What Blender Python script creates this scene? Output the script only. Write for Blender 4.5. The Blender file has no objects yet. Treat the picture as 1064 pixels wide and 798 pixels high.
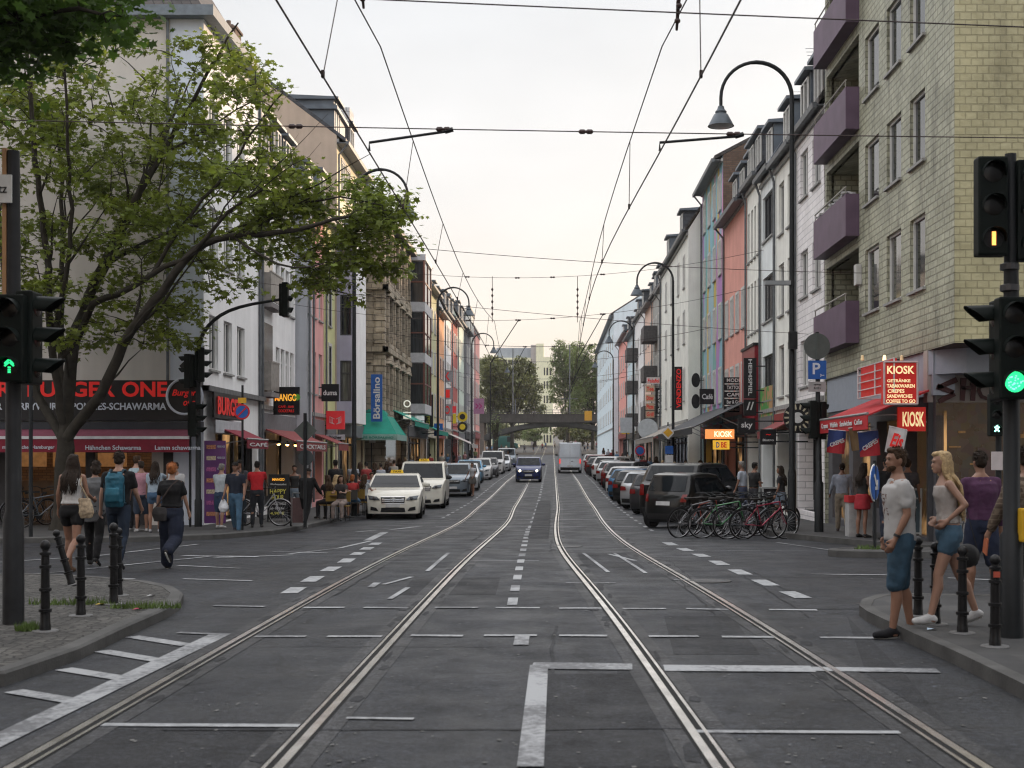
import bpy, bmesh, math, random
import numpy as np
from mathutils import Vector, Matrix, Euler
random.seed(7)
R = math.radians
PI = math.pi
C = bpy.context.scene.collection
scene = bpy.context.scene
F, CX, HY, CZ = 1330.0, 574.0, 476.0, 1.72
cam_d = bpy.data.cameras.new('camera')
cam = bpy.data.objects.new('camera', cam_d)
C.objects.link(cam)
cam.location = (0, 0, CZ)
cam.rotation_euler = (PI / 2, 0, 0)
cam_d.sensor_width = 36
cam_d.lens = 36 * F / 1064
cam_d.shift_x = (532 - CX) / 1064
cam_d.shift_y = (HY - 399) / 1064
cam_d.clip_end = 6000
cam_d.dof.use_dof = True
cam_d.dof.focus_distance = 27
cam_d.dof.aperture_fstop = 3.2
scene.camera = cam
SUN_EL, SUN_AZ = 11.0, 52.0          # azimuth measured from +X towards +Y
w = bpy.data.worlds.new('World')
scene.world = w
w.use_nodes = True
nt = w.node_tree
for n in list(nt.nodes):
 nt.nodes.remove(n)
def N(t, typ, **kw):
 n = t.nodes.new(typ)
 for k, v in kw.items():
  if k.startswith('i_'):
   n.inputs[k[2:]].default_value = v
  else:
   setattr(n, k, v)
 return n
sky = N(nt, 'ShaderNodeTexSky', sky_type='NISHITA', sun_disc=False)
sky.sun_elevation = R(SUN_EL)
sky.sun_rotation = R(90 - SUN_AZ)
sky.air_density = 1.0
sky.dust_density = 2.5
bg1 = N(nt, 'ShaderNodeBackground')
bg1.inputs['Strength'].default_value = 0.10
nt.links.new(sky.outputs[0], bg1.inputs['Color'])
geo = N(nt, 'ShaderNodeTexCoord')
sep = N(nt, 'ShaderNodeSeparateXYZ')
nt.links.new(geo.outputs['Generated'], sep.inputs[0])
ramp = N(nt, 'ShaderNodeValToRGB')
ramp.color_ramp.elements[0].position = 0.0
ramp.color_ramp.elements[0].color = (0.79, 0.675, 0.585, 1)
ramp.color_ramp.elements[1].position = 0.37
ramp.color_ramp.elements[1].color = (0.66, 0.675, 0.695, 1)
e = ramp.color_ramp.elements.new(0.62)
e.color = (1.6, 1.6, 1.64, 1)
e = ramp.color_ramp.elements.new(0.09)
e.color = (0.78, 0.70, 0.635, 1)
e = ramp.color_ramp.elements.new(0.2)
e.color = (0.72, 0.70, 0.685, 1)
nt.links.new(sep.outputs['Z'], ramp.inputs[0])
mp = N(nt, 'ShaderNodeMapping')
mp.inputs['Scale'].default_value = (1.3, 1.3, 3.6)
nt.links.new(geo.outputs['Generated'], mp.inputs[0])
ns = N(nt, 'ShaderNodeTexNoise')
ns.inputs['Scale'].default_value = 1.6
ns.inputs['Detail'].default_value = 7
ns.inputs['Roughness'].default_value = 0.55
nt.links.new(mp.outputs[0], ns.inputs['Vector'])
cr = N(nt, 'ShaderNodeMapRange')
cr.inputs['From Min'].default_value = 0.40
cr.inputs['From Max'].default_value = 0.72
cr.inputs['To Min'].default_value = 0.97
cr.inputs['To Max'].default_value = 1.15
nt.links.new(ns.outputs[0], cr.inputs['Value'])
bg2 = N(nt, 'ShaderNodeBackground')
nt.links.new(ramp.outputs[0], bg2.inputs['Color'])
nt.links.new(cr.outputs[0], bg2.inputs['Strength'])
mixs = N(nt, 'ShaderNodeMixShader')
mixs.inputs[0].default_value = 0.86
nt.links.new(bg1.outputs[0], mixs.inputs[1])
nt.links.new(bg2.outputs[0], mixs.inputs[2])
wo = N(nt, 'ShaderNodeOutputWorld')
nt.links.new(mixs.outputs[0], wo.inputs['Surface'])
sun_d = bpy.data.lights.new('sun', 'SUN')
sun_d.energy = 3.4
sun_d.angle = R(2.0)
sun_d.color = (1.0, 0.72, 0.48)
sun = bpy.data.objects.new('sun', sun_d)
C.objects.link(sun)
sd = Vector((math.cos(R(SUN_EL)) * math.cos(R(SUN_AZ)), math.cos(R(SUN_EL)) * math.sin(R(SUN_AZ)), math.sin(R(SUN_EL))))
sun.rotation_euler = sd.to_track_quat('Z', 'Y').to_euler()
sun.location = (30, 30, 40)
scene.view_settings.view_transform = 'Standard'
scene.view_settings.look = 'None'
scene.view_settings.exposure = 0.46
scene.view_settings.gamma = 1.0
scene.render.engine = 'CYCLES'
scene.cycles.use_denoising = True
scene.cycles.filter_width = 1.2
scene.cycles.max_bounces = 6
scene.cycles.diffuse_bounces = 3
scene.cycles.glossy_bounces = 3
scene.cycles.transparent_max_bounces = 6
scene.cycles.sample_clamp_indirect = 4.0
_PY = [-400, 0, 16, 22, 30, 36, 44, 58, 70, 83, 109, 150, 221, 330, 600, 3000]
_PZ = [0, 0, 0, -.03, -.15, -.23, -.27, -.24, -.06, .18, .42, 1.15, 2.4, 5.6, 12, 60]
_tY = np.arange(-60, 1001, 1.0)
_tZ = np.interp(_tY, _PY, _PZ)
_k = np.ones(9) / 9
_tZs = np.convolve(np.pad(_tZ, 4, mode='edge'), _k, mode='valid')
_tZs[:72] = 0
def gz(Y):
 return float(np.interp(Y, _tY, _tZs))
def P(px, py, Y):
 s = F / Y
 return Vector(((px - CX) / s, Y, CZ - (py - HY) / s))
def gp(px, py, off=0.0):
 """point on the ground seen at that pixel"""
 lo, hi = 2.0, 900.0
 for _ in range(50):
  m = (lo + hi) / 2
  y = HY + (CZ - gz(m) - off) * F / m
  if y > py: lo = m
  else: hi = m
 m = (lo + hi) / 2
 return Vector(((px - CX) * m / F, m, gz(m) + off))
def YL(px, X): return abs(X) * F / abs(CX - px)
_M = {}
def pm(name, col, rough=.6, metal=0., var=.12, scale=6., bump=0., bscale=40., spec=.28, emit=None, es=0., coat=0., alpha=1., trans=0., streak=0., swz=False):
 if name in _M: return _M[name]
 m = bpy.data.materials.new(name)
 m.use_nodes = True
 t = m.node_tree
 b = t.nodes['Principled BSDF']
 b.inputs['Roughness'].default_value = rough
 b.inputs['Metallic'].default_value = metal
 b.inputs['Specular IOR Level'].default_value = spec
 if coat: b.inputs['Coat Weight'].default_value = coat; b.inputs['Coat Roughness'].default_value = .06
 if trans: b.inputs['Transmission Weight'].default_value = trans
 tc = N(t, 'ShaderNodeTexCoord')
 nz = N(t, 'ShaderNodeTexNoise')
 nz.inputs['Scale'].default_value = scale
 nz.inputs['Detail'].default_value = 5
 vec = tc.outputs['Object']
 t.links.new(vec, nz.inputs['Vector'])
 mr = N(t, 'ShaderNodeMapRange')
 mr.inputs['From Min'].default_value = .3
 mr.inputs['From Max'].default_value = .7
 mr.inputs['To Min'].default_value = 1 - var
 mr.inputs['To Max'].default_value = 1 + var
 t.links.new(nz.outputs[0], mr.inputs['Value'])
 val = mr.outputs[0]
 if streak:
  mpp = N(t, 'ShaderNodeMapping'); mpp.inputs['Scale'].default_value = (2.2, 2.2, .16)
  t.links.new(tc.outputs['Object'], mpp.inputs[0])
  n2 = N(t, 'ShaderNodeTexNoise'); n2.inputs['Scale'].default_value = 1.6; n2.inputs['Detail'].default_value = 6
  t.links.new(mpp.outputs[0], n2.inputs['Vector'])
  m2 = N(t, 'ShaderNodeMapRange'); m2.inputs['From Min'].default_value = .35; m2.inputs['From Max'].default_value = .62
  m2.inputs['To Min'].default_value = 1 - streak; m2.inputs['To Max'].default_value = 1.0
  t.links.new(n2.outputs[0], m2.inputs['Value'])
  mu = N(t, 'ShaderNodeMath', operation='MULTIPLY')
  t.links.new(val, mu.inputs[0]); t.links.new(m2.outputs[0], mu.inputs[1]); val = mu.outputs[0]
 mx = N(t, 'ShaderNodeVectorMath', operation='SCALE')
 mx.inputs[0].default_value = col[:3]
 t.links.new(val, mx.inputs['Scale'])
 t.links.new(mx.outputs[0], b.inputs['Base Color'])
 if bump:
  n3 = N(t, 'ShaderNodeTexNoise'); n3.inputs['Scale'].default_value = bscale; n3.inputs['Detail'].default_value = 4
  t.links.new(vec, n3.inputs['Vector'])
  bp = N(t, 'ShaderNodeBump'); bp.inputs['Strength'].default_value = bump; bp.inputs['Distance'].default_value = .02
  t.links.new(n3.outputs[0], bp.inputs['Height']); t.links.new(bp.outputs[0], b.inputs['Normal'])
 if emit:
  b.inputs['Emission Color'].default_value = (*emit[:3], 1)
  b.inputs['Emission Strength'].default_value = es
 _M[name] = m
 return m
def brickmat(name, c1, c2, mortar, bw, bh, ms=.012, rough=.75, bump=.6, off=.5, plan=False, var=.25, streak=.0):
 """masonry, tiles or pavers laid in metres (walls: along the wall and up; plan: on the ground)"""
 if name in _M: return _M[name]
 m = bpy.data.materials.new(name); m.use_nodes = True
 t = m.node_tree; b = t.nodes['Principled BSDF']
 g = N(t, 'ShaderNodeNewGeometry')
 sp = N(t, 'ShaderNodeSeparateXYZ'); t.links.new(g.outputs['Position'], sp.inputs[0])
 cb = N(t, 'ShaderNodeCombineXYZ')
 if plan:
  t.links.new(sp.outputs['X'], cb.inputs['X']); t.links.new(sp.outputs['Y'], cb.inputs['Y'])
 else:
  ad = N(t, 'ShaderNodeMath', operation='ADD')
  t.links.new(sp.outputs['X'], ad.inputs[0]); t.links.new(sp.outputs['Y'], ad.inputs[1])
  t.links.new(ad.outputs[0], cb.inputs['X']); t.links.new(sp.outputs['Z'], cb.inputs['Y'])
 br = N(t, 'ShaderNodeTexBrick'); br.offset = off
 br.inputs['Scale'].default_value = 1.0
 br.inputs['Brick Width'].default_value = bw; br.inputs['Row Height'].default_value = bh
 br.inputs['Mortar Size'].default_value = ms; br.inputs['Mortar Smooth'].default_value = .3
 br.inputs['Color1'].default_value = (*c1, 1); br.inputs['Color2'].default_value = (*c2, 1); br.inputs['Mortar'].default_value = (*mortar, 1)
 t.links.new(cb.outputs[0], br.inputs['Vector'])
 nz = N(t, 'ShaderNodeTexNoise'); nz.inputs['Scale'].default_value = .9; nz.inputs['Detail'].default_value = 8; nz.inputs['Roughness'].default_value = .65
 t.links.new(g.outputs['Position'], nz.inputs['Vector'])
 mr = N(t, 'ShaderNodeMapRange'); mr.inputs['From Min'].default_value = .3; mr.inputs['From Max'].default_value = .7
 mr.inputs['To Min'].default_value = 1 - var; mr.inputs['To Max'].default_value = 1 + var
 t.links.new(nz.outputs[0], mr.inputs['Value'])
 val = mr.outputs[0]
 if streak:
  mpp = N(t, 'ShaderNodeMapping'); mpp.inputs['Scale'].default_value = (1.5, 1.5, .35)
  t.links.new(g.outputs['Position'], mpp.inputs[0])
  n2 = N(t, 'ShaderNodeTexNoise'); n2.inputs['Scale'].default_value = 1.3; n2.inputs['Detail'].default_value = 9; n2.inputs['Roughness'].default_value = .7
  t.links.new(mpp.outputs[0], n2.inputs['Vector'])
  m2 = N(t, 'ShaderNodeMapRange'); m2.inputs['From Min'].default_value = .52; m2.inputs['From Max'].default_value = .7
  m2.inputs['To Min'].default_value = 1.0; m2.inputs['To Max'].default_value = 1 - streak
  t.links.new(n2.outputs[0], m2.inputs['Value'])
  mu = N(t, 'ShaderNodeMath', operation='MULTIPLY')
  t.links.new(val, mu.inputs[0]); t.links.new(m2.outputs[0], mu.inputs[1]); val = mu.outputs[0]
 sc = N(t, 'ShaderNodeVectorMath', operation='SCALE')
 t.links.new(br.outputs['Color'], sc.inputs[0]); t.links.new(val, sc.inputs['Scale'])
 t.links.new(sc.outputs[0], b.inputs['Base Color'])
 b.inputs['Roughness'].default_value = rough; b.inputs['Specular IOR Level'].default_value = .3
 bp = N(t, 'ShaderNodeBump'); bp.inputs['Strength'].default_value = bump; bp.inputs['Distance'].default_value = .03
 inv = N(t, 'ShaderNodeMath', operation='SUBTRACT'); inv.inputs[0].default_value = 1
 t.links.new(br.outputs['Fac'], inv.inputs[1])
 n4 = N(t, 'ShaderNodeTexNoise'); n4.inputs['Scale'].default_value = 9
 t.links.new(g.outputs['Position'], n4.inputs['Vector'])
 ad2 = N(t, 'ShaderNodeMath', operation='MULTIPLY_ADD'); ad2.inputs[1].default_value = .5
 t.links.new(n4.outputs[0], ad2.inputs[0]); t.links.new(inv.outputs[0], ad2.inputs[2])
 t.links.new(ad2.outputs[0], bp.inputs['Height']); t.links.new(bp.outputs[0], b.inputs['Normal'])
 _M[name] = m
 return m
class MB:
 def __init__(s):
  s.v = []; s.f = []; s.m = []; s.mi = 0; s.M = Matrix.Identity(4)
 def add(s, vs, fs):
  o = len(s.v); M = s.M
  s.v += [tuple(M @ Vector(p)) for p in vs]
  s.f += [tuple(i + o for i in f) for f in fs]
  s.m += [s.mi] * len(fs)
  return s
 def box(s, x0, x1, y0, y1, z0, z1):
  return s.add([(x0, y0, z0), (x1, y0, z0), (x1, y1, z0), (x0, y1, z0), (x0, y0, z1), (x1, y0, z1), (x1, y1, z1), (x0, y1, z1)],
                     [(0, 3, 2, 1), (4, 5, 6, 7), (0, 1, 5, 4), (1, 2, 6, 5), (2, 3, 7, 6), (3, 0, 4, 7)])
 def cbox(s, c, sz, rz=0, rx=0, ry=0):
  k = s.M; s.M = k @ Matrix.Translation(c) @ Euler((rx, ry, rz)).to_matrix().to_4x4()
  a, b, d = sz[0] / 2, sz[1] / 2, sz[2] / 2
  s.box(-a, a, -b, b, -d, d); s.M = k
  return s
 def quad(s, a, b, c, d): return s.add([a, b, c, d], [(0, 1, 2, 3)])
 def poly(s, pts): return s.add(pts, [tuple(range(len(pts)))])
 def tube(s, pts, r, n=8, cap=True, closed=False):
  pts = [Vector(p) for p in pts]
  k = len(pts)
  rs = r if isinstance(r, (list, tuple)) else [r] * k
  vs = []; fs = []
  up = None
  for i, p in enumerate(pts):
   if closed: d = pts[(i + 1) % k] - pts[i - 1]
   else: d = pts[min(i + 1, k - 1)] - pts[max(i - 1, 0)]
   if d.length < 1e-9: d = Vector((0, 0, 1))
   d.normalize()
   if up is None:
    up = Vector((0, 0, 1)) if abs(d.z) < .9 else Vector((1, 0, 0))
   a = d.cross(up)
   if a.length < 1e-5: a = d.cross(Vector((0, 1, 0)))
   a.normalize(); up = a.cross(d).normalized()
   for j in range(n):
    t = 2 * PI * j / n
    vs.append(p + (a * math.cos(t) + up * math.sin(t)) * rs[i])
  m = k if closed else k - 1
  for i in range(m):
   i2 = (i + 1) % k
   for j in range(n):
    fs.append((i * n + j, i * n + (j + 1) % n, i2 * n + (j + 1) % n, i2 * n + j))
  if cap and not closed:
   fs.append(tuple(range(n))[::-1]); fs.append(tuple((k - 1) * n + j for j in range(n)))
  return s.add(vs, fs)
 def lathe(s, prof, n=16, c=(0, 0, 0), axis='Z'):
  vs = []; fs = []
  for r, z in prof:
   for j in range(n):
    t = 2 * PI * j / n
    x, y = r * math.cos(t), r * math.sin(t)
    if axis == 'Z': q = (x, y, z)
    elif axis == 'X': q = (z, x, y)
    else: q = (x, z, y)
    vs.append((q[0] + c[0], q[1] + c[1], q[2] + c[2]))
  k = len(prof)
  for i in range(k - 1):
   for j in range(n):
    fs.append((i * n + j, i * n + (j + 1) % n, (i + 1) * n + (j + 1) % n, (i + 1) * n + j))
  fs.append(tuple(range(n))); fs.append(tuple((k - 1) * n + j for j in range(n)))
  return s.add(vs, fs)
 def prism(s, poly, t0, t1, axis='Y'):
  """poly: 2D points; extruded along axis. 'Y': (x,z); 'X': (y,z); 'Z': (x,y)"""
  n = len(poly)
  def q(p, t):
   return (p[0], t, p[1]) if axis == 'Y' else ((t, p[0], p[1]) if axis == 'X' else (p[0], p[1], t))
  vs = [q(p, t0) for p in poly] + [q(p, t1) for p in poly]
  fs = [tuple(range(n)), tuple(range(2 * n - 1, n - 1, -1))] + [(i, (i + 1) % n, n + (i + 1) % n, n + i) for i in range(n)]
  return s.add(vs, fs)
 def sphere(s, c, r, n=12, m=8):
  rx, ry, rz = r if isinstance(r, (tuple, list)) else (r, r, r)
  prof = [(math.sin(PI * i / m), -math.cos(PI * i / m)) for i in range(m + 1)]
  k = s.M; s.M = k @ Matrix.Translation(c) @ Matrix.Diagonal((rx, ry, rz, 1))
  s.lathe([(max(a, 1e-4), b) for a, b in prof], n); s.M = k
  return s
 def mesh(s, name, mats):
  me = bpy.data.meshes.new(name)
  me.from_pydata(s.v, [], s.f)
  if not isinstance(mats, (list, tuple)): mats = [mats]
  for m in mats: me.materials.append(m)
  if len(mats) > 1: me.polygons.foreach_set('material_index', s.m)
  me.update()
  return me
 def build(s, name, mats, parent=None, smooth=0, bevel=0, **kw):
  me = s.mesh(name, mats)
  if bevel:
   bm = bmesh.new(); bm.from_mesh(me)
   bmesh.ops.remove_doubles(bm, verts=bm.verts, dist=1e-5)
   ed = [e for e in bm.edges if e.is_manifold and e.calc_face_angle(0) > R(35)]
   bmesh.ops.bevel(bm, geom=ed, offset=bevel, segments=2, profile=.6, affect='EDGES', clamp_overlap=True)
   bm.to_mesh(me); bm.free()
  if smooth:
   me.shade_smooth(); me.set_sharp_from_angle(angle=R(smooth))
  return link(name, me, parent, **kw)
def link(name, me, parent=None, **kw):
 o = bpy.data.objects.new(name, me)
 C.objects.link(o)
 if parent is not None: o.parent = parent
 for k, v in kw.items():
  if k == 'cat': o['category'] = v
  elif k == 'loc': o.location = v
  elif k == 'rot': o.rotation_euler = v
  elif v is not None: o[k] = v
 return o
def thing(name, label, cat, loc=(0, 0, 0), rz=0, group=None):
 o = bpy.data.objects.new(name, None)
 o.empty_display_size = .2
 C.objects.link(o)
 o.location = loc; o.rotation_euler = (0, 0, rz)
 o['label'] = label; o['category'] = cat
 if group: o['group'] = group
 return o
_kids = {}
def copy_tree(o, parent=None, first=True):
 c = o.copy(); C.objects.link(c)
 if parent is not None: c.parent = parent
 for ch in o.children: copy_tree(ch, c)
 return c
def put(o, loc=None, rz=None, label=None, scale=None, group=None):
 if loc is not None: o.location = loc
 if rz is not None: o.rotation_euler = (0, 0, rz)
 if label: o['label'] = label
 if group: o['group'] = group
 if scale: o.scale = (scale,) * 3 if not isinstance(scale, (tuple, list)) else scale
 return o
_ls = bpy.data.scenes.new('letter_shop')
def text_mesh(txt, h, w=None, bold=.0, depth=.006, spacing=1.0, shear=0.0):
 """lettering as a mesh in the local XZ plane facing -Y, centred; h = letter height, w = full width"""
 cu = bpy.data.curves.new('lettering', 'FONT')
 cu.body = txt; cu.align_x = 'CENTER'; cu.align_y = 'CENTER'
 cu.size = 1.0; cu.offset = bold; cu.extrude = .001; cu.space_character = spacing; cu.shear = shear
 cu.resolution_u = 3
 ob = bpy.data.objects.new('lettering', cu)
 _ls.collection.objects.link(ob)
 _ls.view_layers[0].update(); dg = _ls.view_layers[0].depsgraph
 me = bpy.data.meshes.new_from_object(ob.evaluated_get(dg))
 bpy.data.objects.remove(ob); bpy.data.curves.remove(cu)
 co = np.array([v.co[:] for v in me.vertices])
 if len(co) == 0: return me
 mn, mxx = co.min(0), co.max(0)
 c = (mn + mxx) / 2; sz = mxx - mn
 kz = h / max(sz[1], 1e-6); kx = (w / max(sz[0], 1e-6)) if w else kz
 for v in me.vertices:
  x, y, z = v.co
  v.co = ((x - c[0]) * kx, -(z - mn[2]) / max(sz[2], 1e-6) * depth, (y - c[1]) * kz)
 return me
def lettering(parent, txt, x, y, z, h, mat, w=None, bold=.0, rot=(0, 0, 0), depth=.006, spacing=1.0, shear=0, name='lettering'):
 me = text_mesh(txt, h, w, bold, depth, spacing, shear)
 me.materials.clear(); me.materials.append(mat)
 return link(name, me, parent, loc=(x, y, z), rot=rot)
def asphalt(name, base, patch=True, dark=.5, rough=.62):
 m = bpy.data.materials.new(name); m.use_nodes = True
 t = m.node_tree; b = t.nodes['Principled BSDF']
 g = N(t, 'ShaderNodeNewGeometry')
 def noise(sc, det, ro=.6, mscale=None):
  n = N(t, 'ShaderNodeTexNoise'); n.inputs['Scale'].default_value = sc; n.inputs['Detail'].default_value = det; n.inputs['Roughness'].default_value = ro
  if mscale:
   mm = N(t, 'ShaderNodeMapping'); mm.inputs['Scale'].default_value = mscale
   t.links.new(g.outputs['Position'], mm.inputs[0]); t.links.new(mm.outputs[0], n.inputs['Vector'])
  else: t.links.new(g.outputs['Position'], n.inputs['Vector'])
  return n.outputs[0]
 def rng(x, a, bb, c, d):
  r = N(t, 'ShaderNodeMapRange'); r.inputs['From Min'].default_value = a; r.inputs['From Max'].default_value = bb
  r.inputs['To Min'].default_value = c; r.inputs['To Max'].default_value = d; t.links.new(x, r.inputs['Value']); return r.outputs[0]
 def mul(a, c):
  k = N(t, 'ShaderNodeMath', operation='MULTIPLY'); t.links.new(a, k.inputs[0]); t.links.new(c, k.inputs[1]); return k.outputs[0]
 v = rng(noise(.35, 6), .3, .7, .72, 1.3)
 v = mul(v, rng(noise(34, 3, .8), .38, .62, .35, 1.7)); v = mul(v, rng(noise(15, 3, .7), .38, .62, .6, 1.4)); v = mul(v, rng(noise(.8, 7, .7, (1.6, .5, 1)), .35, .65, .72, 1.35)); v = mul(v, rng(noise(7, 4, .7), .35, .65, .8, 1.2))
 v = mul(v, rng(noise(1.1, 5, .6, (2.6, .25, 1)), .35, .68, .78, 1.18))      # tyre paths along the street
 spots = rng(noise(2.8, 3, .5), .62, .70, 1.0, .62)
 v = mul(v, spots)
 pale = rng(noise(9.5, 2, .5), .70, .73, 1.0, 2.6)
 v = mul(v, pale)
 vo = N(t, 'ShaderNodeTexVoronoi', feature='DISTANCE_TO_EDGE'); vo.inputs['Scale'].default_value = .45
 mm = N(t, 'ShaderNodeVectorMath', operation='ADD')
 nd = N(t, 'ShaderNodeTexNoise'); nd.inputs['Scale'].default_value = 1.8; nd.inputs['Detail'].default_value = 5
 t.links.new(g.outputs['Position'], nd.inputs['Vector'])
 t.links.new(g.outputs['Position'], mm.inputs[0]); t.links.new(nd.outputs['Color'], mm.inputs[1])
 t.links.new(mm.outputs[0], vo.inputs['Vector'])
 v = mul(v, rng(vo.outputs['Distance'], .003, .010, .3, 1.0))
 sc = N(t, 'ShaderNodeVectorMath', operation='SCALE'); sc.inputs[0].default_value = base
 t.links.new(v, sc.inputs['Scale']); t.links.new(sc.outputs[0], b.inputs['Base Color'])
 rr = rng(noise(1.4, 5), .3, .7, rough - .12, rough + .14)
 t.links.new(rr, b.inputs['Roughness']); b.inputs['Specular IOR Level'].default_value = .34
 bp = N(t, 'ShaderNodeBump'); bp.inputs['Strength'].default_value = .5; bp.inputs['Distance'].default_value = .012
 t.links.new(noise(75, 3, .7), bp.inputs['Height']); t.links.new(bp.outputs[0], b.inputs['Normal'])
 _M[name] = m
 return m
ASPH = asphalt('asphalt', (.0160, .0176, .0216))
ASPH2 = asphalt('asphalt_patch', (.0130, .0140, .0168), rough=.72)
ASPH3 = asphalt('track_fill', (.028, .0285, .031), rough=.6)
def paint_mat():
 m = bpy.data.materials.new('worn_road_paint'); m.use_nodes = True
 t = m.node_tree; b = t.nodes['Principled BSDF']
 g = N(t, 'ShaderNodeNewGeometry')
 n = N(t, 'ShaderNodeTexNoise'); n.inputs['Scale'].default_value = 14; n.inputs['Detail'].default_value = 8; n.inputs['Roughness'].default_value = .75
 t.links.new(g.outputs['Position'], n.inputs['Vector'])
 n2 = N(t, 'ShaderNodeTexNoise'); n2.inputs['Scale'].default_value = .9; n2.inputs['Detail'].default_value = 3
 t.links.new(g.outputs['Position'], n2.inputs['Vector'])
 a = N(t, 'ShaderNodeMath', operation='ADD'); t.links.new(n.outputs[0], a.inputs[0]); t.links.new(n2.outputs[0], a.inputs[1])
 r = N(t, 'ShaderNodeValToRGB')
 r.color_ramp.elements[0].position = .46; r.color_ramp.elements[0].color = (.30, .31, .32, 1)
 r.color_ramp.elements[1].position = .57; r.color_ramp.elements[1].color = (.09, .093, .1, 1)
 h = N(t, 'ShaderNodeMath', operation='MULTIPLY'); h.inputs[1].default_value = .5
 t.links.new(a.outputs[0], h.inputs[0]); t.links.new(h.outputs[0], r.inputs[0])
 t.links.new(r.outputs[0], b.inputs['Base Color']); b.inputs['Roughness'].default_value = .6
 _M['worn_road_paint'] = m
 return m
PAINT = paint_mat()
PAINT2 = pm('fresh_road_paint', (.28, .29, .30), .55, var=.4, scale=9)
KERB = pm('kerb_granite', (.07, .069, .067), .7, var=.3, scale=3, bump=.3)
STEEL = pm('rail_steel', (.85, .82, .78), .24, metal=.9, var=.25, scale=3)
RUST = pm('rail_side', (.10, .085, .075), .6, metal=.3, var=.3)
GROOVE = pm('rail_groove', (.012, .012, .012), .9)
PAVE = brickmat('pavement_slabs', (.044, .044, .045), (.062, .061, .06), (.05, .05, .05), .5, .5, .008, .8, .25, plan=True)
COBBLE = brickmat('small_cobbles', (.075, .072, .066), (.115, .11, .10), (.022, .021, .02), .11, .11, .016, .85, 1.0, plan=True, var=.35)
def cobble_mat():
 m = bpy.data.materials.new('cobbles'); m.use_nodes = True; t = m.node_tree; b = t.nodes['Principled BSDF']
 g = N(t, 'ShaderNodeNewGeometry'); v = N(t, 'ShaderNodeTexVoronoi'); v.inputs['Scale'].default_value = 9; v.inputs['Randomness'].default_value = .55; t.links.new(g.outputs['Position'], v.inputs['Vector'])
 d = N(t, 'ShaderNodeTexVoronoi', feature='DISTANCE_TO_EDGE'); d.inputs['Scale'].default_value = 9; d.inputs['Randomness'].default_value = .55; t.links.new(g.outputs['Position'], d.inputs['Vector'])
 r = N(t, 'ShaderNodeMapRange'); r.inputs['From Max'].default_value = .12; r.inputs['To Min'].default_value = .25; r.inputs['To Max'].default_value = 1; t.links.new(d.outputs['Distance'], r.inputs['Value'])
 s = N(t, 'ShaderNodeSeparateColor'); t.links.new(v.outputs['Color'], s.inputs[0]); q = N(t, 'ShaderNodeMapRange'); q.inputs['To Min'].default_value = .6; q.inputs['To Max'].default_value = 1.3; t.links.new(s.outputs[0], q.inputs['Value'])
 n = N(t, 'ShaderNodeTexNoise'); n.inputs['Scale'].default_value = 1.2; n.inputs['Detail'].default_value = 6; t.links.new(g.outputs['Position'], n.inputs['Vector']); w = N(t, 'ShaderNodeMapRange'); w.inputs['From Min'].default_value = .3; w.inputs['From Max'].default_value = .7; w.inputs['To Min'].default_value = .6; w.inputs['To Max'].default_value = 1.35; t.links.new(n.outputs[0], w.inputs['Value'])
 a = N(t, 'ShaderNodeMath', operation='MULTIPLY'); t.links.new(r.outputs[0], a.inputs[0]); t.links.new(q.outputs[0], a.inputs[1]); c = N(t, 'ShaderNodeMath', operation='MULTIPLY'); t.links.new(a.outputs[0], c.inputs[0]); t.links.new(w.outputs[0], c.inputs[1])
 x = N(t, 'ShaderNodeVectorMath', operation='SCALE'); x.inputs[0].default_value = (.055, .052, .047); t.links.new(c.outputs[0], x.inputs['Scale']); t.links.new(x.outputs[0], b.inputs['Base Color']); b.inputs['Roughness'].default_value = .8
 p = N(t, 'ShaderNodeBump'); p.inputs['Strength'].default_value = .9; p.inputs['Distance'].default_value = .02; t.links.new(r.outputs[0], p.inputs['Height']); t.links.new(p.outputs[0], b.inputs['Normal'])
 return m
COBBLE = cobble_mat()
def sheet(name, x0, x1, ys, off, mat, **kw):
 m = MB()
 for a, b in zip(ys[:-1], ys[1:]):
  m.quad((x0, a, gz(a) + off), (x1, a, gz(a) + off), (x1, b, gz(b) + off), (x0, b, gz(b) + off))
 return m.build(name, mat, kind='structure', **kw)
ys = [-60] + list(range(-50, 300, 2)) + list(range(300, 1000, 20))
g_m = MB()
xs = [-900, -200, -60, -30] + list(range(-20, 21, 4)) + [30, 60, 200, 900]
ysg = [-60, 0, 6, 10] + list(range(12, 300, 1)) + list(range(300, 1000, 20)) + [1500, 3000]
nx = len(xs)
g_m.add([(x, y, gz(y) if y < 999 else gz(999)) for y in ysg for x in xs],
  [(j * nx + i, j * nx + i + 1, (j + 1) * nx + i + 1, (j + 1) * nx + i) for j in range(len(ysg) - 1) for i in range(nx - 1)])
g_m.build('road', ASPH, kind='structure', label='worn dark asphalt street running away to the bridge')
def resamp(pts, step=.8):
 out = [Vector(pts[0][:2]).to_3d() if False else Vector((pts[0][0], pts[0][1]))]
 for a, b in zip(pts[:-1], pts[1:]):
  a = Vector((a[0], a[1])); b = Vector((b[0], b[1]))
  n = max(1, int((b - a).length / step))
  for i in range(1, n + 1): out.append(a.lerp(b, i / n))
 return out
_so = [0]
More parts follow.
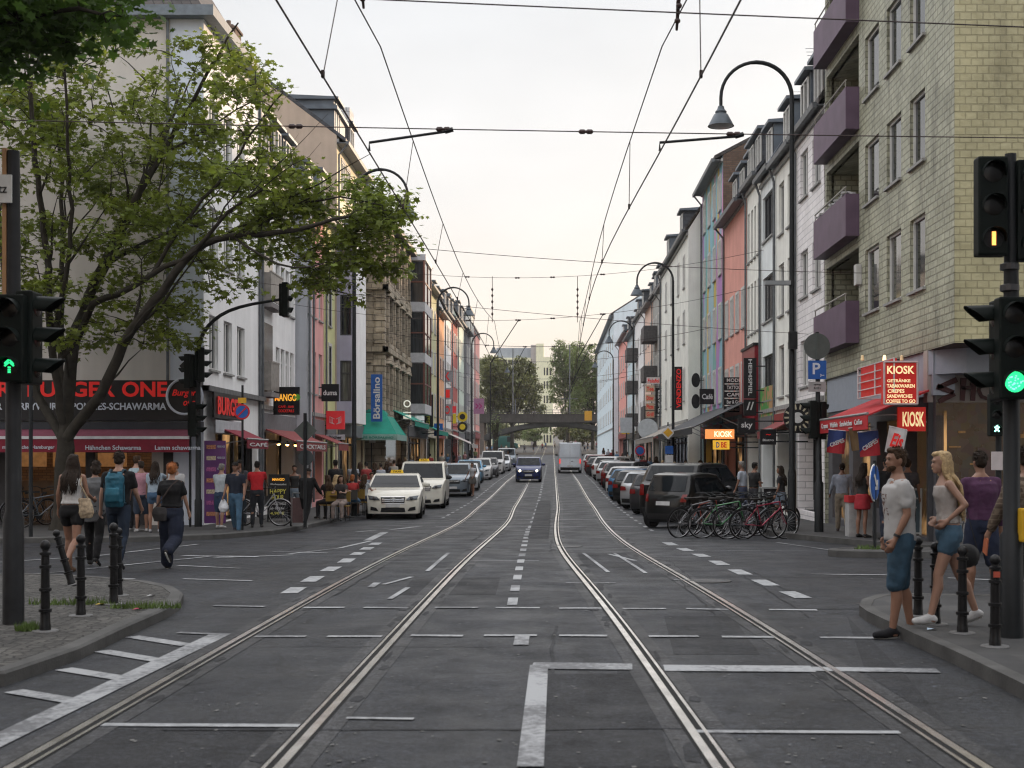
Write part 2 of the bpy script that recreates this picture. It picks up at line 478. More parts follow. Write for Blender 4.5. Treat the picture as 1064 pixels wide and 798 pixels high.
def strip_pts(m, pts, w0, w1, off, step=.8):
 """ribbon following pts between lateral offsets w0 and w1"""
 q = resamp(pts, step)
 L = []; Rr = []
 for i, p in enumerate(q):
  d = (q[min(i + 1, len(q) - 1)] - q[max(i - 1, 0)]).normalized()
  nrm = Vector((d.y, -d.x))
  a = p + nrm * w0; b = p + nrm * w1
  L.append((a.x, a.y, gz(a.y) + off)); Rr.append((b.x, b.y, gz(b.y) + off))
 n = len(q)
 m.add(L + Rr, [(i, n + i, n + i + 1, i + 1) for i in range(n - 1)])
def slab(name, poly, h, mat, kerb=None, kw=.15, step=1.0, **k):
 """raised pavement following the ground, with a kerb stone edge"""
 bm = bmesh.new()
 vs = [bm.verts.new((p[0], p[1], 0)) for p in poly]
 f = bm.faces.new(vs)
 bmesh.ops.triangulate(bm, faces=[f])
 ylo, yhi = min(p[1] for p in poly), max(p[1] for p in poly)
 y = math.floor(ylo) + 1
 while y < yhi:
  bmesh.ops.bisect_plane(bm, geom=bm.verts[:] + bm.edges[:] + bm.faces[:], plane_co=(0, y, 0), plane_no=(0, 1, 0))
  y += 1 if y < 120 else 6
 bmesh.ops.recalc_face_normals(bm, faces=bm.faces)
 for f in bm.faces:
  if f.normal.z < 0: f.normal_flip()
 ex = [e for e in bm.edges if e.is_boundary]
 r = bmesh.ops.extrude_edge_only(bm, edges=ex)
 low = [v for v in r['geom'] if isinstance(v, bmesh.types.BMVert)]
 for v in bm.verts: v.co.z = gz(v.co.y) + h
 for v in low: v.co.z = gz(v.co.y) - .1
 me = bpy.data.meshes.new(name); bm.to_mesh(me); bm.free(); me.materials.append(mat)
 return link(name, me, None, kind='structure', **k)
def kerb_line(pts, h=.12, wd=.15, closed=False):
 m = MB()
 q = resamp(pts, .6)
 rows = []
 for i, p in enumerate(q):
  d = (q[min(i + 1, len(q) - 1)] - q[max(i - 1, 0)]).normalized(); nr = Vector((d.y, -d.x))
  a, b = p + nr * wd * .5, p - nr * wd * .5
  z = gz(p.y)
  rows.append([(a.x, a.y, z - .05), (a.x, a.y, z + h - .015), (a.x - nr.x * .02, a.y - nr.y * .02, z + h + .006), (b.x, b.y, z + h + .006), (b.x, b.y, z - .05)])
 vs = [v for r in rows for v in r]; n = 5
 m.add(vs, [(i * n + j, (i + 1) * n + j, (i + 1) * n + j + 1, i * n + j + 1) for i in range(len(rows) - 1) for j in range(4)])
 m.build('kerb', KERB, kind='structure')
def GP(*l): return [gp(a, b) for a, b in l]
isl = GP((-60, 745), (0, 712), (75, 685), (125, 661), (165, 643), (180, 634), (184, 626), (175, 619), (150, 613), (100, 608), (50, 605), (-60, 602))
isl[0].x = -8; isl[-1].x = -14; isl.append(Vector((-14, isl[0].y - 3, 0)))
slab('pavement', [(p.x, p.y) for p in isl], .11, COBBLE, label='cobbled corner pavement with the bollards')
kerb_line([(p.x, p.y) for p in isl[:-1]], .11)
ri = GP((1120, 752), (1064, 722), (1000, 690), (960, 672), (928, 656), (908, 646), (900, 640), (903, 633), (918, 628), (945, 627), (1120, 630))
slab('pavement', [(p.x, p.y) for p in ri] + [(12, ri[-1].y), (12, -12), (4.6, -12), (4.3, 2), (3.9, 6)], .11, PAVE, label='paved corner where the couple steps off the kerb')
kerb_line([(4.6, -12), (4.3, 2), (3.9, 6)] + [(p.x, p.y) for p in ri], .11)
XLK, XRK = -6.75, 5.35
left = [(-60, 27.6), (-12, 27.6), (-9.2, 28.0), (-7.8, 29.2), (-6.95, 31.5), (XLK, 35), (XLK, 60), (XLK, 100), (XLK, 150), (XLK, 205), (-60, 205)]
slab('pavement', left, .12, PAVE, label='left street pavement in front of the shops')
kerb_line(left[:-1])
right = [(60, 22.2), (11, 22.2), (8.2, 23.2), (6.8, 25.2), (6.0, 27.8), (5.35, 30.2), (XRK, 34), (XRK, 60), (XRK, 110), (XRK, 205), (60, 205)]
slab('pavement', right, .12, PAVE, label='right street pavement in front of the shops')
kerb_line(right[:-1])
c = gp(925, 578)
el = [(c.x + 1.05 * math.cos(t), c.y + .55 * math.sin(t) * (1 + .2 * math.cos(t))) for t in np.linspace(0, 2 * PI, 17)[:-1]]
slab('traffic_island', el, .13, PAVE, label='small kerbed traffic island in the side street mouth')
kerb_line(el + [el[0]], .13)
ISL = c
RL = [[(20, 797), (100, 750), (172, 710), (240, 669), (300, 634), (350, 605), (400, 580), (450, 557), (485, 541), (511.6, 520), (536.4, 493.5)],
      [(285, 797), (320, 760), (380, 695), (415, 657), (450, 622), (480, 590), (510, 560), (529, 541), (543, 520), (554.5, 500)],
      [(734, 797), (717, 760), (687, 710), (662, 670), (642, 640), (617, 612), (592, 587), (580, 565), (578, 540), (578.2, 520), (576.6, 475.4)],
      [(1008, 797), (967, 760), (912, 725), (852, 690), (802, 655), (747, 622), (697, 595), (652, 570), (625, 542), (611, 520), (597, 496)]]
def railX(px_pts):
 g = [gp(*p) for p in px_pts]
 a = sorted([(p.y, p.x) for p in g])
 return np.array(a)
yy = np.arange(-6, 330, 1.0)
tracks = []
for a, b in ((0, 1), (2, 3)):
 A, B = railX(RL[a]), railX(RL[b])
 xc = []
 for y in yy:
  yc = min(max(y, 7.3), 62)
  xa = np.interp(yc, A[:, 0], A[:, 1]); xb = np.interp(yc, B[:, 0], B[:, 1])
  xc.append((xa + xb) / 2)
 tracks.append(np.array(xc))
far_x = (-2.25, .95)
for k in range(2):
 xc = tracks[k]
 s0 = np.interp(8.5, yy, xc) - np.interp(7.5, yy, xc)
 base = np.interp(8, yy, xc)
 sl = (np.interp(11, yy, xc) - np.interp(8, yy, xc)) / 3
 for i, y in enumerate(yy):
  if y < 8: xc[i] = base + sl * (y - 8)
  if y > 38:
   t = min(1, (y - 38) / 14); t = t * t * (3 - 2 * t)
   xc[i] = xc[i] * (1 - t) + far_x[k] * t
 for _ in range(30):
  xc[1:-1] = (xc[:-2] + 2 * xc[1:-1] + xc[2:]) / 4
 tracks[k] = xc
def trackX(k, y): return float(np.interp(y, yy, tracks[k]))
tb, gj = MB(), MB()
fy = np.arange(-6, 329, .5)
for k in range(2):
 cen = [(trackX(k, y), y) for y in fy]
 for sgn in (-1, 1):
  o = sgn * .7175
  strip_pts(tb, cen, o - .20, o + .20, .004); rj = random.Random(int(k * 2 + sgn + 5))
  for y in np.arange(5, 60, .45):
   if rj.random() < .4: xx = trackX(k, y) + o + rj.choice((-1, 1)) * rj.uniform(.10, .17); wj = rj.uniform(.02, .07); lj = rj.uniform(.15, .6); gj.poly([(xx - wj, y, gz(y) + .007), (xx + wj * .4, y - .06, gz(y) + .007), (xx + wj, y + lj * .5, gz(y) + .007), (xx + wj * .3, y + lj, gz(y) + .007), (xx - wj * .6, y + lj * .8, gz(y) + .007)])
  rm = MB(); rm.mi = 0
  a = o - .012 * sgn
  h0, h1 = (o, o + sgn * .055)
  g0, g1 = (o - sgn * .042, o)
  l0, l1 = (o - sgn * .066, o - sgn * .042)
  rm.mi = 0; strip_pts(rm, cen, min(h0, h1), max(h0, h1), .012)
  strip_pts(rm, cen, min(l0, l1), max(l0, l1), .011)
  rm.mi = 1; strip_pts(rm, cen, min(g0, g1), max(g0, g1), .0085)
  strip_pts(rm, cen, min(h1, h1 + sgn * .02), max(h1, h1 + sgn * .02), .0085)
  strip_pts(rm, cen, min(l0 - sgn * .014, l0), max(l0 - sgn * .014, l0), .0085)
  rm.build('tram_rail', [STEEL, GROOVE], None, label=f"grooved steel rail, {['outer','inner'][(sgn>0)==(k==0)]} one of the {['oncoming','departing'][k]} tram track",
                 cat='tram rail', group='grooved tram rails in the street')
tb.build('road_patch', ASPH3, kind='structure', label='paler concrete fill beside the tram rails')
rj = random.Random(77)
for i in range(26):      # tar seams and cracks
 x0, y0 = rj.uniform(-6, 5), rj.uniform(6, 30); al = rj.random() < .6; L_ = rj.uniform(1.5, 7); q = []
 for j in range(14):
  f = j / 13 * L_; w_ = rj.uniform(-.03, .03); q.append((x0 + (w_ if al else f) + (trackX(0, y0 + f) - trackX(0, y0) if al else 0), y0 + (f if al else w_)))
 hw_ = rj.uniform(.006, .018); strip_pts(gj, q, -hw_, hw_, .0062 + i * .00003, .3)
gj.build('road_patch', ASPH2, kind='structure', label='dark crumbled spots beside the rails')
pt = MB()
for (a, b, c_, d) in [((640, 690), (690, 700), (720, 760), (650, 760)), ((105, 757), (330, 757), (250, 797), (20, 797)), ((690, 640), (760, 640), (790, 680), (700, 680)),
                     ((880, 640), (940, 700), (990, 760), (900, 700)), ((570, 700), (668, 700), (700, 797), (560, 797)), ((430, 600), (520, 600), (515, 618), (415, 618)),
                     ((600, 575), (650, 575), (670, 590), (606, 590)), ((560, 520), (572, 520), (570, 560), (548, 560))]:
 pt.poly([tuple(gp(x, y, .0012 + .0003 * len(pt.f))) for x, y in (a, b, c_, d)])
pt.build('road_patch', ASPH2, kind='structure', label='darker rectangular asphalt repairs')
sp_ = MB()
for i in range(900):     # pale chips, gum and stones
 y = 5.5 + 26 * rj.random() ** 1.6; x = rj.uniform(-.36, .36) * y; r_ = rj.uniform(.006, .022)
 sp_.poly([(x + r_ * math.cos(a) * rj.uniform(.6, 1), y + r_ * math.sin(a) * rj.uniform(.6, 1.2), gz(y) + .0077 + rj.uniform(0, .0004)) for a in np.linspace(0, 2 * PI, 6)[:-1]])
sp_.build('road_grit', pm('pale_grit', (.13, .13, .125), .8, var=.6, scale=2), kind='stuff', label='scattered pale grit and gum spots on the asphalt')
mh = MB()
for px, py in ((590, 568), (738, 604)):
 q = gp(px, py)
 mh.lathe([(.30, .003), (.30, .012), (.25, .014), (.24, .008), (.01, .009)], 20, (q.x, q.y, gz(q.y)))
mh.build('manhole_cover', pm('cast_iron', (.06, .06, .06), .5, .6, bump=.4), kind='structure')
mk, mk2 = MB(), MB()
def line_px(a, b, w, off=.004, m=None):
 A, B = gp(*a), gp(*b)
 _so[0] += 1; strip_pts(m or mk, [(A.x, A.y), (B.x, B.y)], -w / 2, w / 2, off + .004 + .0003 * (_so[0] % 12), .7)
for a, b, w in [((-60, 798), (230, 659), .2), ((137, 662), (195, 671), .16), ((105, 677), (165, 687), .16), ((66, 696), (129, 706), .16), ((14, 719), (85, 731), .16),
    ((185, 658), (232, 660), .1), ((660, 583), (632, 576), .08)]:
 line_px(a, b, w)
for row in ([(222, 630, 275, 631), (315, 632, 358, 632), (378, 632, 424, 632.5), (452, 632, 497, 632), (515, 632, 561, 632), (581, 632.5, 626, 632.5), (647, 633, 692, 633), (713, 633, 757, 634), (799, 634, 849, 634.5)],
   [(265, 662, 318, 662), (340, 662, 397, 662), (427, 661, 481, 661.5), (503, 661, 558, 661), (581, 661, 631, 661.5), (674, 662, 726, 662), (750, 662.5, 804, 663), (852, 663, 915, 663.5)]):
 for x0, y0, x1, y1 in row: line_px((x0, y0), (x1, y1), .115)
line_px((100, 754), (311, 755), .09, m=mk2)
line_px((720, 761), (935, 762), .08); line_px((360, 747), (430, 748), .06)
line_px((553, 692.5), (657, 693.5), .32); line_px((690, 695), (845, 696), .3); line_px((845, 696), (975, 698), .2)
A, B = gp(560, 692), gp(551, 798)
strip_pts(mk, [(A.x, A.y), (B.x, B.y)], -.075, .075, .0095)
q = gp(542, 666); strip_pts(mk, [(q.x, q.y - .3), (q.x, q.y + .3)], -.07, .07, .0095)
A, B = gp(532, 629), gp(549, 548)
n = 13
for i in range(n):
 t = i / n; p = A.lerp(B, t); p2 = A.lerp(B, t + .48 / n)
 strip_pts(mk, [(p.x, p.y), (p2.x, p2.y)], -.06, .06, .0085)
for i in range(34):
 y = 32 + i * 3.2; strip_pts(mk, [(-.62, y), (-.62, y + 1.5)], -.06, .06, .0085)
def blocks(pts, m=mk2, w=.11, frac=.5):
 for (x0, y0), (x1, y1) in zip(pts[:-1], pts[1:]):
  a, b = gp(x0, y0), gp(x1, y1); c_ = a.lerp(b, frac)
  strip_pts(m, [(a.x, a.y), (c_.x, c_.y)], -w, w, .0085)
blocks([(300, 617), (320, 605), (339, 594), (357, 585), (369, 577), (379, 571.5), (388, 566.5), (396, 562)])
blocks([(835, 622), (802, 609), (775, 597.5), (752, 587.5), (733, 579), (716, 573), (700, 567), (686, 561)])
for i in range(50):
 y = 33.5 + i * 2.1
 strip_pts(mk, [(2.62, y), (2.62, y + .9)], -.05, .05, .0085)
 if i > 3: strip_pts(mk, [(-3.62, y), (-3.62, y + 1.0)], -.05, .05, .0085)
for a, b, w in [((-20, 586), (100, 578), .1), ((100, 578), (205, 566), .1), ((-20, 601), (60, 595), .1), ((60, 595), (225, 578), .1), ((190, 578), (268, 579), .22), ((222, 580), (305, 577), .12),
    ((300, 576), (352, 570), .1), ((284, 573.5), (340, 575), .1), ((352, 570), (385, 562.5), .1), ((185, 588), (250, 591), .08), ((60, 601), (140, 602), .08), ((190, 602), (262, 604), .08),
    ((385, 611), (392, 606), .1), ((398, 608), (428, 600), .07), ((405, 623), (424, 611), .07), ((444, 594), (466, 575), .07), ((405, 551), (437, 547), .18), ((370, 553), (392, 551), .12), ((382, 562), (400, 553), .2)]:
 line_px(a, b, w)
for a, b, w in [((843, 597), (935, 598), .1), ((985, 601), (1080, 605), .1), ((787, 572), (840, 573), .06), ((807, 564), (876, 574), .07), ((606, 575), (632, 595), .06), ((638, 575), (671, 596), .06),
    ((700, 572), (790, 573), .05), ((400, 584), (560, 583), .05), ((588, 606), (640, 606), .05), ((700, 603), (760, 604), .05)]:
 line_px(a, b, w)
for y in (36, 41, 47, 55): mk.quad((-3.3, y, gz(y) + .009), (2.4, y, gz(y) + .009), (2.4, y + .07, gz(y) + .009), (-3.3, y + .07, gz(y) + .009))
mk.build('road_markings', PAINT, kind='structure', label='worn white road paint lines')
mk2.build('road_markings', PAINT2, kind='structure', label='brighter white dashes of the lane edges')
def tufts(name, spots, n, label):
 m = MB(); rr = random.Random(3)
 for (x, y, z, rx, ry) in spots:
  for _ in range(n):
   a = rr.uniform(0, 2 * PI); q = rr.random() ** .5
   cx, cy = x + rx * q * math.cos(a), y + ry * q * math.sin(a)
   h = rr.uniform(.03, .10); l = rr.uniform(-.04, .04); k = rr.uniform(-.04, .04)
   m.add([(cx - .006, cy, z), (cx + .006, cy, z), (cx + l, cy + k, z + h)], [(0, 1, 2)])
 m.build(name, pm('grass_blades', (.09, .14, .035), .7, var=.4), kind='stuff', label=label, cat='grass')
b1, b2, b3 = gp(75, 628, .11), gp(150, 632, .11), gp(30, 655, .11)
tufts('grass', [(b1.x, b1.y, .11, .5, .12), (b2.x, b2.y, .11, .4, .1), (b3.x, b3.y, .11, .12, .1), (ISL.x - .2, ISL.y, gz(ISL.y) + .13, .45, .2)], 260, 'short grass tufts between kerb and bollards')
FRAME_W = pm('window_frame_white', (.62, .62, .60), .45, var=.08)
FRAME_D = pm('window_frame_dark', (.05, .05, .055), .45)
FRAME_R = pm('window_frame_brown', (.16, .06, .045), .5)
SILL = pm('window_sill', (.30, .30, .29), .7, var=.25)
TILE = brickmat('roof_tiles', (.06, .055, .055), (.085, .075, .07), (.03, .03, .03), .25, .16, .015, .7, .7)
SLATE = brickmat('roof_slate', (.05, .055, .065), (.07, .075, .085), (.03, .03, .035), .3, .2, .01, .55, .5)
ZINC = pm('zinc_sheet', (.12, .14, .165), .45, metal=.4, var=.2, scale=2)
GUTTER = pm('gutter_metal', (.13, .14, .15), .5, metal=.4, var=.2)
DARKSHOP = pm('shopfront_dark', (.012, .012, .014), .5, var=.3)
METAL_D = pm('dark_painted_metal', (.012, .014, .016), .5, var=.2, bump=.05)
SOFFIT = pm('soffit_dark', (.06, .06, .06), .8)
def glassmat():
 m = bpy.data.materials.new('window_glass'); m.use_nodes = True
 t = m.node_tree; b = t.nodes['Principled BSDF']
 oi = N(t, 'ShaderNodeObjectInfo')
 r = N(t, 'ShaderNodeValToRGB'); r.color_ramp.interpolation = 'CONSTANT'
 cols = [(0, (.02, .024, .028)), (.34, (.10, .10, .095)), (.5, (.035, .04, .045)), (.68, (.20, .195, .185)), (.8, (.014, .016, .02))]
 r.color_ramp.elements[0].color = (*cols[0][1], 1)
 r.color_ramp.elements[1].position = cols[1][0]; r.color_ramp.elements[1].color = (*cols[1][1], 1)
 for p, c_ in cols[2:]:
  e = r.color_ramp.elements.new(p); e.color = (*c_, 1)
 t.links.new(oi.outputs['Random'], r.inputs[0])
 tc = N(t, 'ShaderNodeTexCoord'); mm = N(t, 'ShaderNodeMapping'); mm.inputs['Scale'].default_value = (9, 9, .6)
 t.links.new(tc.outputs['Object'], mm.inputs[0])
 nz = N(t, 'ShaderNodeTexNoise'); nz.inputs['Scale'].default_value = 1.4; t.links.new(mm.outputs[0], nz.inputs['Vector'])
 mr = N(t, 'ShaderNodeMapRange'); mr.inputs['From Min'].default_value = .3; mr.inputs['From Max'].default_value = .7; mr.inputs['To Min'].default_value = .45; mr.inputs['To Max'].default_value = 1.3
 t.links.new(nz.outputs[0], mr.inputs['Value'])
 sc = N(t, 'ShaderNodeVectorMath', operation='SCALE'); t.links.new(r.outputs[0], sc.inputs[0]); t.links.new(mr.outputs[0], sc.inputs['Scale'])
 t.links.new(sc.outputs[0], b.inputs['Base Color'])
 b.inputs['Roughness'].default_value = .06; b.inputs['Specular IOR Level'].default_value = .6
 n2 = N(t, 'ShaderNodeTexNoise'); n2.inputs['Scale'].default_value = 1.1
 t.links.new(tc.outputs['Object'], n2.inputs['Vector'])
 bp = N(t, 'ShaderNodeBump'); bp.inputs['Strength'].default_value = .06; bp.inputs['Distance'].default_value = .05
 t.links.new(n2.outputs[0], bp.inputs['Height']); t.links.new(bp.outputs[0], b.inputs['Normal'])
 return m
GLASS = glassmat()
def shopglass(name, col, es, glow):
 """shop interior seen behind glass: shelves, goods and lamps, lit from inside"""
 m = bpy.data.materials.new(name); m.use_nodes = True
 t = m.node_tree; b = t.nodes['Principled BSDF']
 g = N(t, 'ShaderNodeNewGeometry')
 vo = N(t, 'ShaderNodeTexVoronoi'); vo.inputs['Scale'].default_value = 5.5; vo.distance = 'CHEBYCHEV'; hs_ = N(t, 'ShaderNodeHueSaturation'); hs_.inputs['Saturation'].default_value = .6; t.links.new(vo.outputs['Color'], hs_.inputs['Color'])
 t.links.new(g.outputs['Position'], vo.inputs['Vector'])
 sc = N(t, 'ShaderNodeMixRGB', blend_type='MULTIPLY'); sc.inputs[0].default_value = 1
 sc.inputs[2].default_value = (col[0] * 1.1, col[1] * 1.1, col[2] * 1.1, 1)
 t.links.new(hs_.outputs[0], sc.inputs[1])
 t.links.new(sc.outputs[0], b.inputs['Base Color'])
 nz = N(t, 'ShaderNodeTexNoise'); nz.inputs['Scale'].default_value = .8; nz.inputs['Detail'].default_value = 5
 t.links.new(g.outputs['Position'], nz.inputs['Vector'])
 mr = N(t, 'ShaderNodeMapRange'); mr.inputs['From Min'].default_value = .5; mr.inputs['From Max'].default_value = .72; mr.inputs['To Min'].default_value = .02; mr.inputs['To Max'].default_value = es
 t.links.new(nz.outputs[0], mr.inputs['Value'])
 b.inputs['Emission Color'].default_value = (*glow, 1)
 t.links.new(mr.outputs[0], b.inputs['Emission Strength'])
 b.inputs['Roughness'].default_value = .08; b.inputs['Specular IOR Level'].default_value = .45
 return m
SHOPG = [shopglass('shop_window_dim', (.025, .025, .028), .03, (1, .62, .3)), shopglass('shop_window_warm', (.09, .07, .05), .45, (1, .55, .22)),
         shopglass('shop_window_cool', (.06, .07, .08), .12, (.8, .85, 1))]
def wall_grid(mb, org, U, V, W, H, holes, rd=.16, nrm=None):
 """wall plane org+u*U+v*V with rectangular openings and reveals going in along -nrm"""
 org, U, V = Vector(org), Vector(U), Vector(V)
 nrm = nrm or U.cross(V); nrm = Vector(nrm)
 us = sorted({0, W, *[h[0] for h in holes], *[h[1] for h in holes]})
 vs = sorted({0, H, *[h[2] for h in holes], *[h[3] for h in holes]})
 us = [u for u in us if 0 <= u <= W]; vs = [v for v in vs if 0 <= v <= H]
 q = lambda u, v, d=0: tuple(org + U * u + V * v - nrm * d)
 for a, b in zip(us[:-1], us[1:]):
  c0 = None
  for c_, d in zip(vs[:-1], vs[1:]):
   um, vm = (a + b) / 2, (c_ + d) / 2
   inside = any(h[0] < um < h[1] and h[2] < vm < h[3] for h in holes)
   if not inside: mb.quad(q(a, c_), q(b, c_), q(b, d), q(a, d))
 for (a, b, c_, d) in [h[:4] for h in holes]:
  mb.quad(q(a, c_), q(a, c_, rd), q(a, d, rd), q(a, d)); mb.quad(q(b, c_), q(b, d), q(b, d, rd), q(b, c_, rd))
  mb.quad(q(a, d), q(a, d, rd), q(b, d, rd), q(b, d)); mb.quad(q(a, c_), q(b, c_), q(b, c_, rd), q(a, c_, rd))
_wc = {}
def window(parent, loc, rz, w, h, style='double', frame=None, sill=True, name='window', rd=.14):
 """window facing local +X at loc (outer wall face, bottom centre); frame mesh with a pane child"""
 frame = frame or FRAME_W
 key = (round(w, 2), round(h, 2), style, frame.name, sill, rd)
 if key not in _wc:
  m = MB(); t = .06; x0, x1 = -rd, -rd + .06
  hw = w / 2
  m.box(x0, x1, -hw, -hw + t, 0, h); m.box(x0, x1, hw - t, hw, 0, h)
  m.box(x0, x1, -hw + t, hw - t, 0, t); m.box(x0, x1, -hw + t, hw - t, h - t, h)
  if style in ('double', 'cross'): m.box(x0 + .004, x1 + .012, -.035, .035, t, h - t)
  if style in ('cross', 'transom'): m.box(x0 + .004, x1 + .008, -hw + t, hw - t, h * .68, h * .68 + .05)
  if style == 'triple':
   for k in (-1, 1): m.box(x0 + .004, x1 + .012, k * w / 6 - .03, k * w / 6 + .03, t, h - t)
  if sill:
   m.mi = 1; m.box(-rd + .07, .07, -hw - .05, hw + .05, -.06, -.002)
  p = MB(); p.quad((x0 + .02, -hw + t * .5, t * .5), (x0 + .02, hw - t * .5, t * .5), (x0 + .02, hw - t * .5, h - t * .5), (x0 + .02, -hw + t * .5, h - t * .5))
  _wc[key] = (m.mesh('window', [frame, SILL]), p.mesh('pane', GLASS))
 a, b = _wc[key]
 o = link(name, a, parent, loc=loc, rot=(0, 0, rz))
 link('pane', b, o)
 return o
def house(name, label, side, X0, y0, y1, H, wall, ncol=2, sill0=4.3, storey=2.9, nfl=None, ww=1.0, wh=1.5, style='double', frame=None,
          depth=11, roof='gable', ridge=3.0, roofmat=None, dormers=0, dormer_sz=(1.3, 1.5), shop=1, shopcol=None, bands=None, wins=None, cornice=True,
          gablewall=None, cat='house', shutters=None, group=None, plinth=None, shop_h=2.75, chimney=1, quoins=False):
 """row house; local +X looks onto the street, local Y runs along it"""
 W = y1 - y0
 zb = gz((y0 + y1) / 2) + .12
 if side == 'L': t = thing(name, label, cat, (X0, y0, zb), 0, group)
 else: t = thing(name, label, cat, (X0, y1, zb), PI, group)
 nfl = nfl if nfl is not None else int((H - sill0 + .6) // storey)
 holes = []
 wl = []
 if wins is None:
  for f in range(nfl):
   for c_ in range(ncol):
    u = W * (c_ + .5) / ncol
    wl.append((u, sill0 + f * storey, ww, wh))
 else:
  for (u, v, a, b) in wins: wl.append((u if side == 'L' else W - u, v, a, b))
 for (u, v, a, b) in wl: holes.append((u - a / 2, u + a / 2, v, v + b))
 sm = .35
 if shop: holes.append((sm, W - sm, .25, shop_h))
 off = 1.2
 m = MB()
 hs = [(a, b, c_ + off, d + off) for a, b, c_, d in holes]
 rdw = .14 if y0 < 50 else .05
 wall_grid(m, (0, 0, -off), (0, 1, 0), (0, 0, 1), W, H + off, hs, rdw)
 if shop:   # deepen the shop recess
  m.quad((-.14, sm, shop_h), (-.6, sm, shop_h), (-.6, W - sm, shop_h), (-.14, W - sm, shop_h))
  for yv in (sm, W - sm): m.quad((-.14, yv, .25), (-.6, yv, .25), (-.6, yv, shop_h), (-.14, yv, shop_h))
 m.mi = 1
 gy = [(0, -off), (-depth, -off), (-depth, H)]
 if roof == 'gable': gy.append((-depth / 2, H + ridge))
 elif roof == 'mansard': gy += [(-depth + 1, H + ridge * .7), (-depth / 2, H + ridge), (-1.1, H + ridge * .72)]
 gy.append((0, H))
 for yv in (0, W): m.poly([(x, yv, z) for x, z in gy])
 m.quad((-depth, 0, -off), (-depth, W, -off), (-depth, W, H), (-depth, 0, H))
 if roof == 'flat': m.quad((0, 0, H), (0, W, H), (-depth, W, H), (-depth, 0, H))
 m.build('wall', [wall, gablewall or wall], t)
 rm = roofmat or TILE
 r = MB()
 e = .38
 if roof == 'gable':
  sl = ridge / (depth / 2)
  for s_ in (1, -1):
   xa = (e if s_ > 0 else -depth - e); xb = -depth / 2
   za = H - e * sl + .02
   r.prism([(xa, za), (xb, H + ridge + .02), (xb, H + ridge + .2), (xa, za + .16)], .01, W - .01, 'Y')
  ro = r.build('roof', rm, t)
 elif roof == 'mansard':
  for pts in ([(e * .4, H + .02), (-1.1, H + ridge * .72 + .02), (-1.1, H + ridge * .72 + .16), (e * .4, H + .2)],
     [(-1.1, H + ridge * .72 + .03), (-depth / 2, H + ridge + .02), (-depth / 2, H + ridge + .16), (-1.1, H + ridge * .72 + .17)],
     [(-depth + 1, H + ridge * .7 + .03), (-depth / 2, H + ridge + .03), (-depth / 2, H + ridge + .17), (-depth + 1, H + ridge * .7 + .17)]):
   r.prism(pts, .01, W - .01, 'Y')
  ro = r.build('roof', rm, t)
 else:
  r.box(-.35, .06, -.0, W, H, H + .35); r.box(-depth, -.35, 0, W, H + .002, H + .1)
  ro = r.build('roof', GUTTER, t)
 g = MB()
 if roof != 'flat':
  zg = H - e * (ridge / (depth / 2) if roof == 'gable' else 0)
  xg = e if roof == 'gable' else .2
  g.prism([(xg, zg - .1), (xg + .12, zg - .1), (xg + .14, zg + .05), (xg, zg + .05)], 0.01, W - .01, 'Y')
  g.box(.01, xg, .02, W - .02, zg - .04, zg - .0)
  pu = .12
  g.tube([(xg + .02, pu, zg - .1), (.08, pu, zg - .5), (.08, pu, .2)], .045, 6)
 else:
  g.tube([(.08, .12, H), (.08, .12, .2)], .045, 6)
 g.build('gutter', GUTTER, t)
 if chimney and roof != 'flat':
  c_ = MB(); cy = W * (.15 if side == 'L' else .8)
  c_.box(-depth / 2 - .35, -depth / 2 + .35, cy - .5, cy + .5, H + ridge - .6, H + ridge + 1.1)
  c_.box(-depth / 2 - .42, -depth / 2 + .42, cy - .57, cy + .57, H + ridge + 1.1, H + ridge + 1.2)
  for k in (-.25, .25): c_.tube([(-depth / 2, cy + k, H + ridge + 1.2), (-depth / 2, cy + k, H + ridge + 1.5)], .1, 8)
  c_.build('chimney', pm('chimney_brick', (.13, .09, .07), .85, var=.3), ro)
 for k in range(dormers):
  dw, dh = dormer_sz
  u = W * (k + .5) / dormers
  sl = ridge / (depth / 2) if roof == 'gable' else ridge * .72 / 1.1
  xf = -.35 if roof == 'gable' else -.1
  zf = H + (-xf) * sl * (1 if roof == 'gable' else .1) + .1
  back = min((dh + .3) / max(sl, .3), 3.2) if roof == 'gable' else 1.4
  d = MB()
  d.box(xf - back, xf, u - dw / 2, u + dw / 2, zf, zf + dh)
  d.mi = 1
  d.prism([(xf - back - .1, zf + dh + .001), (xf + .22, zf + dh + .001), (xf + .22, zf + dh + .1), (xf - back - .1, zf + dh + .22)], u - dw / 2 - .15, u + dw / 2 + .15, 'Y')
  do = d.build('dormer', [SLATE if k % 2 else ZINC, ZINC], ro)
  window(do, (xf + .16, u, zf + .18), 0, dw - .25, dh - .3, 'double', sill=False)
 for (u, v, a, b) in wl:
  window(t, (0, u, v), 0, a, b, style, frame, rd=rdw)
 if cornice:
  cm = MB()
  zc = [3.45] + ([H - .28] if cornice != 'low' else [])
  for z in zc: cm.box(.002, .09, 0, W, z, z + .14)
  if y0 > 48:
   cm.mi = 1
   for (u, v, a, b) in wl:
    for (p0, p1, q0, q1) in ((u - a / 2 - .1, u - a / 2, v, v + b), (u + a / 2, u + a / 2 + .1, v, v + b), (u - a / 2 - .1, u + a / 2 + .1, v + b, v + b + .12)): cm.box(.002, .035, p0, p1, q0, q1)
  cm.build('cornice', [bands or SILL, pm('surround_pale', (.55, .54, .52), .7)], t)
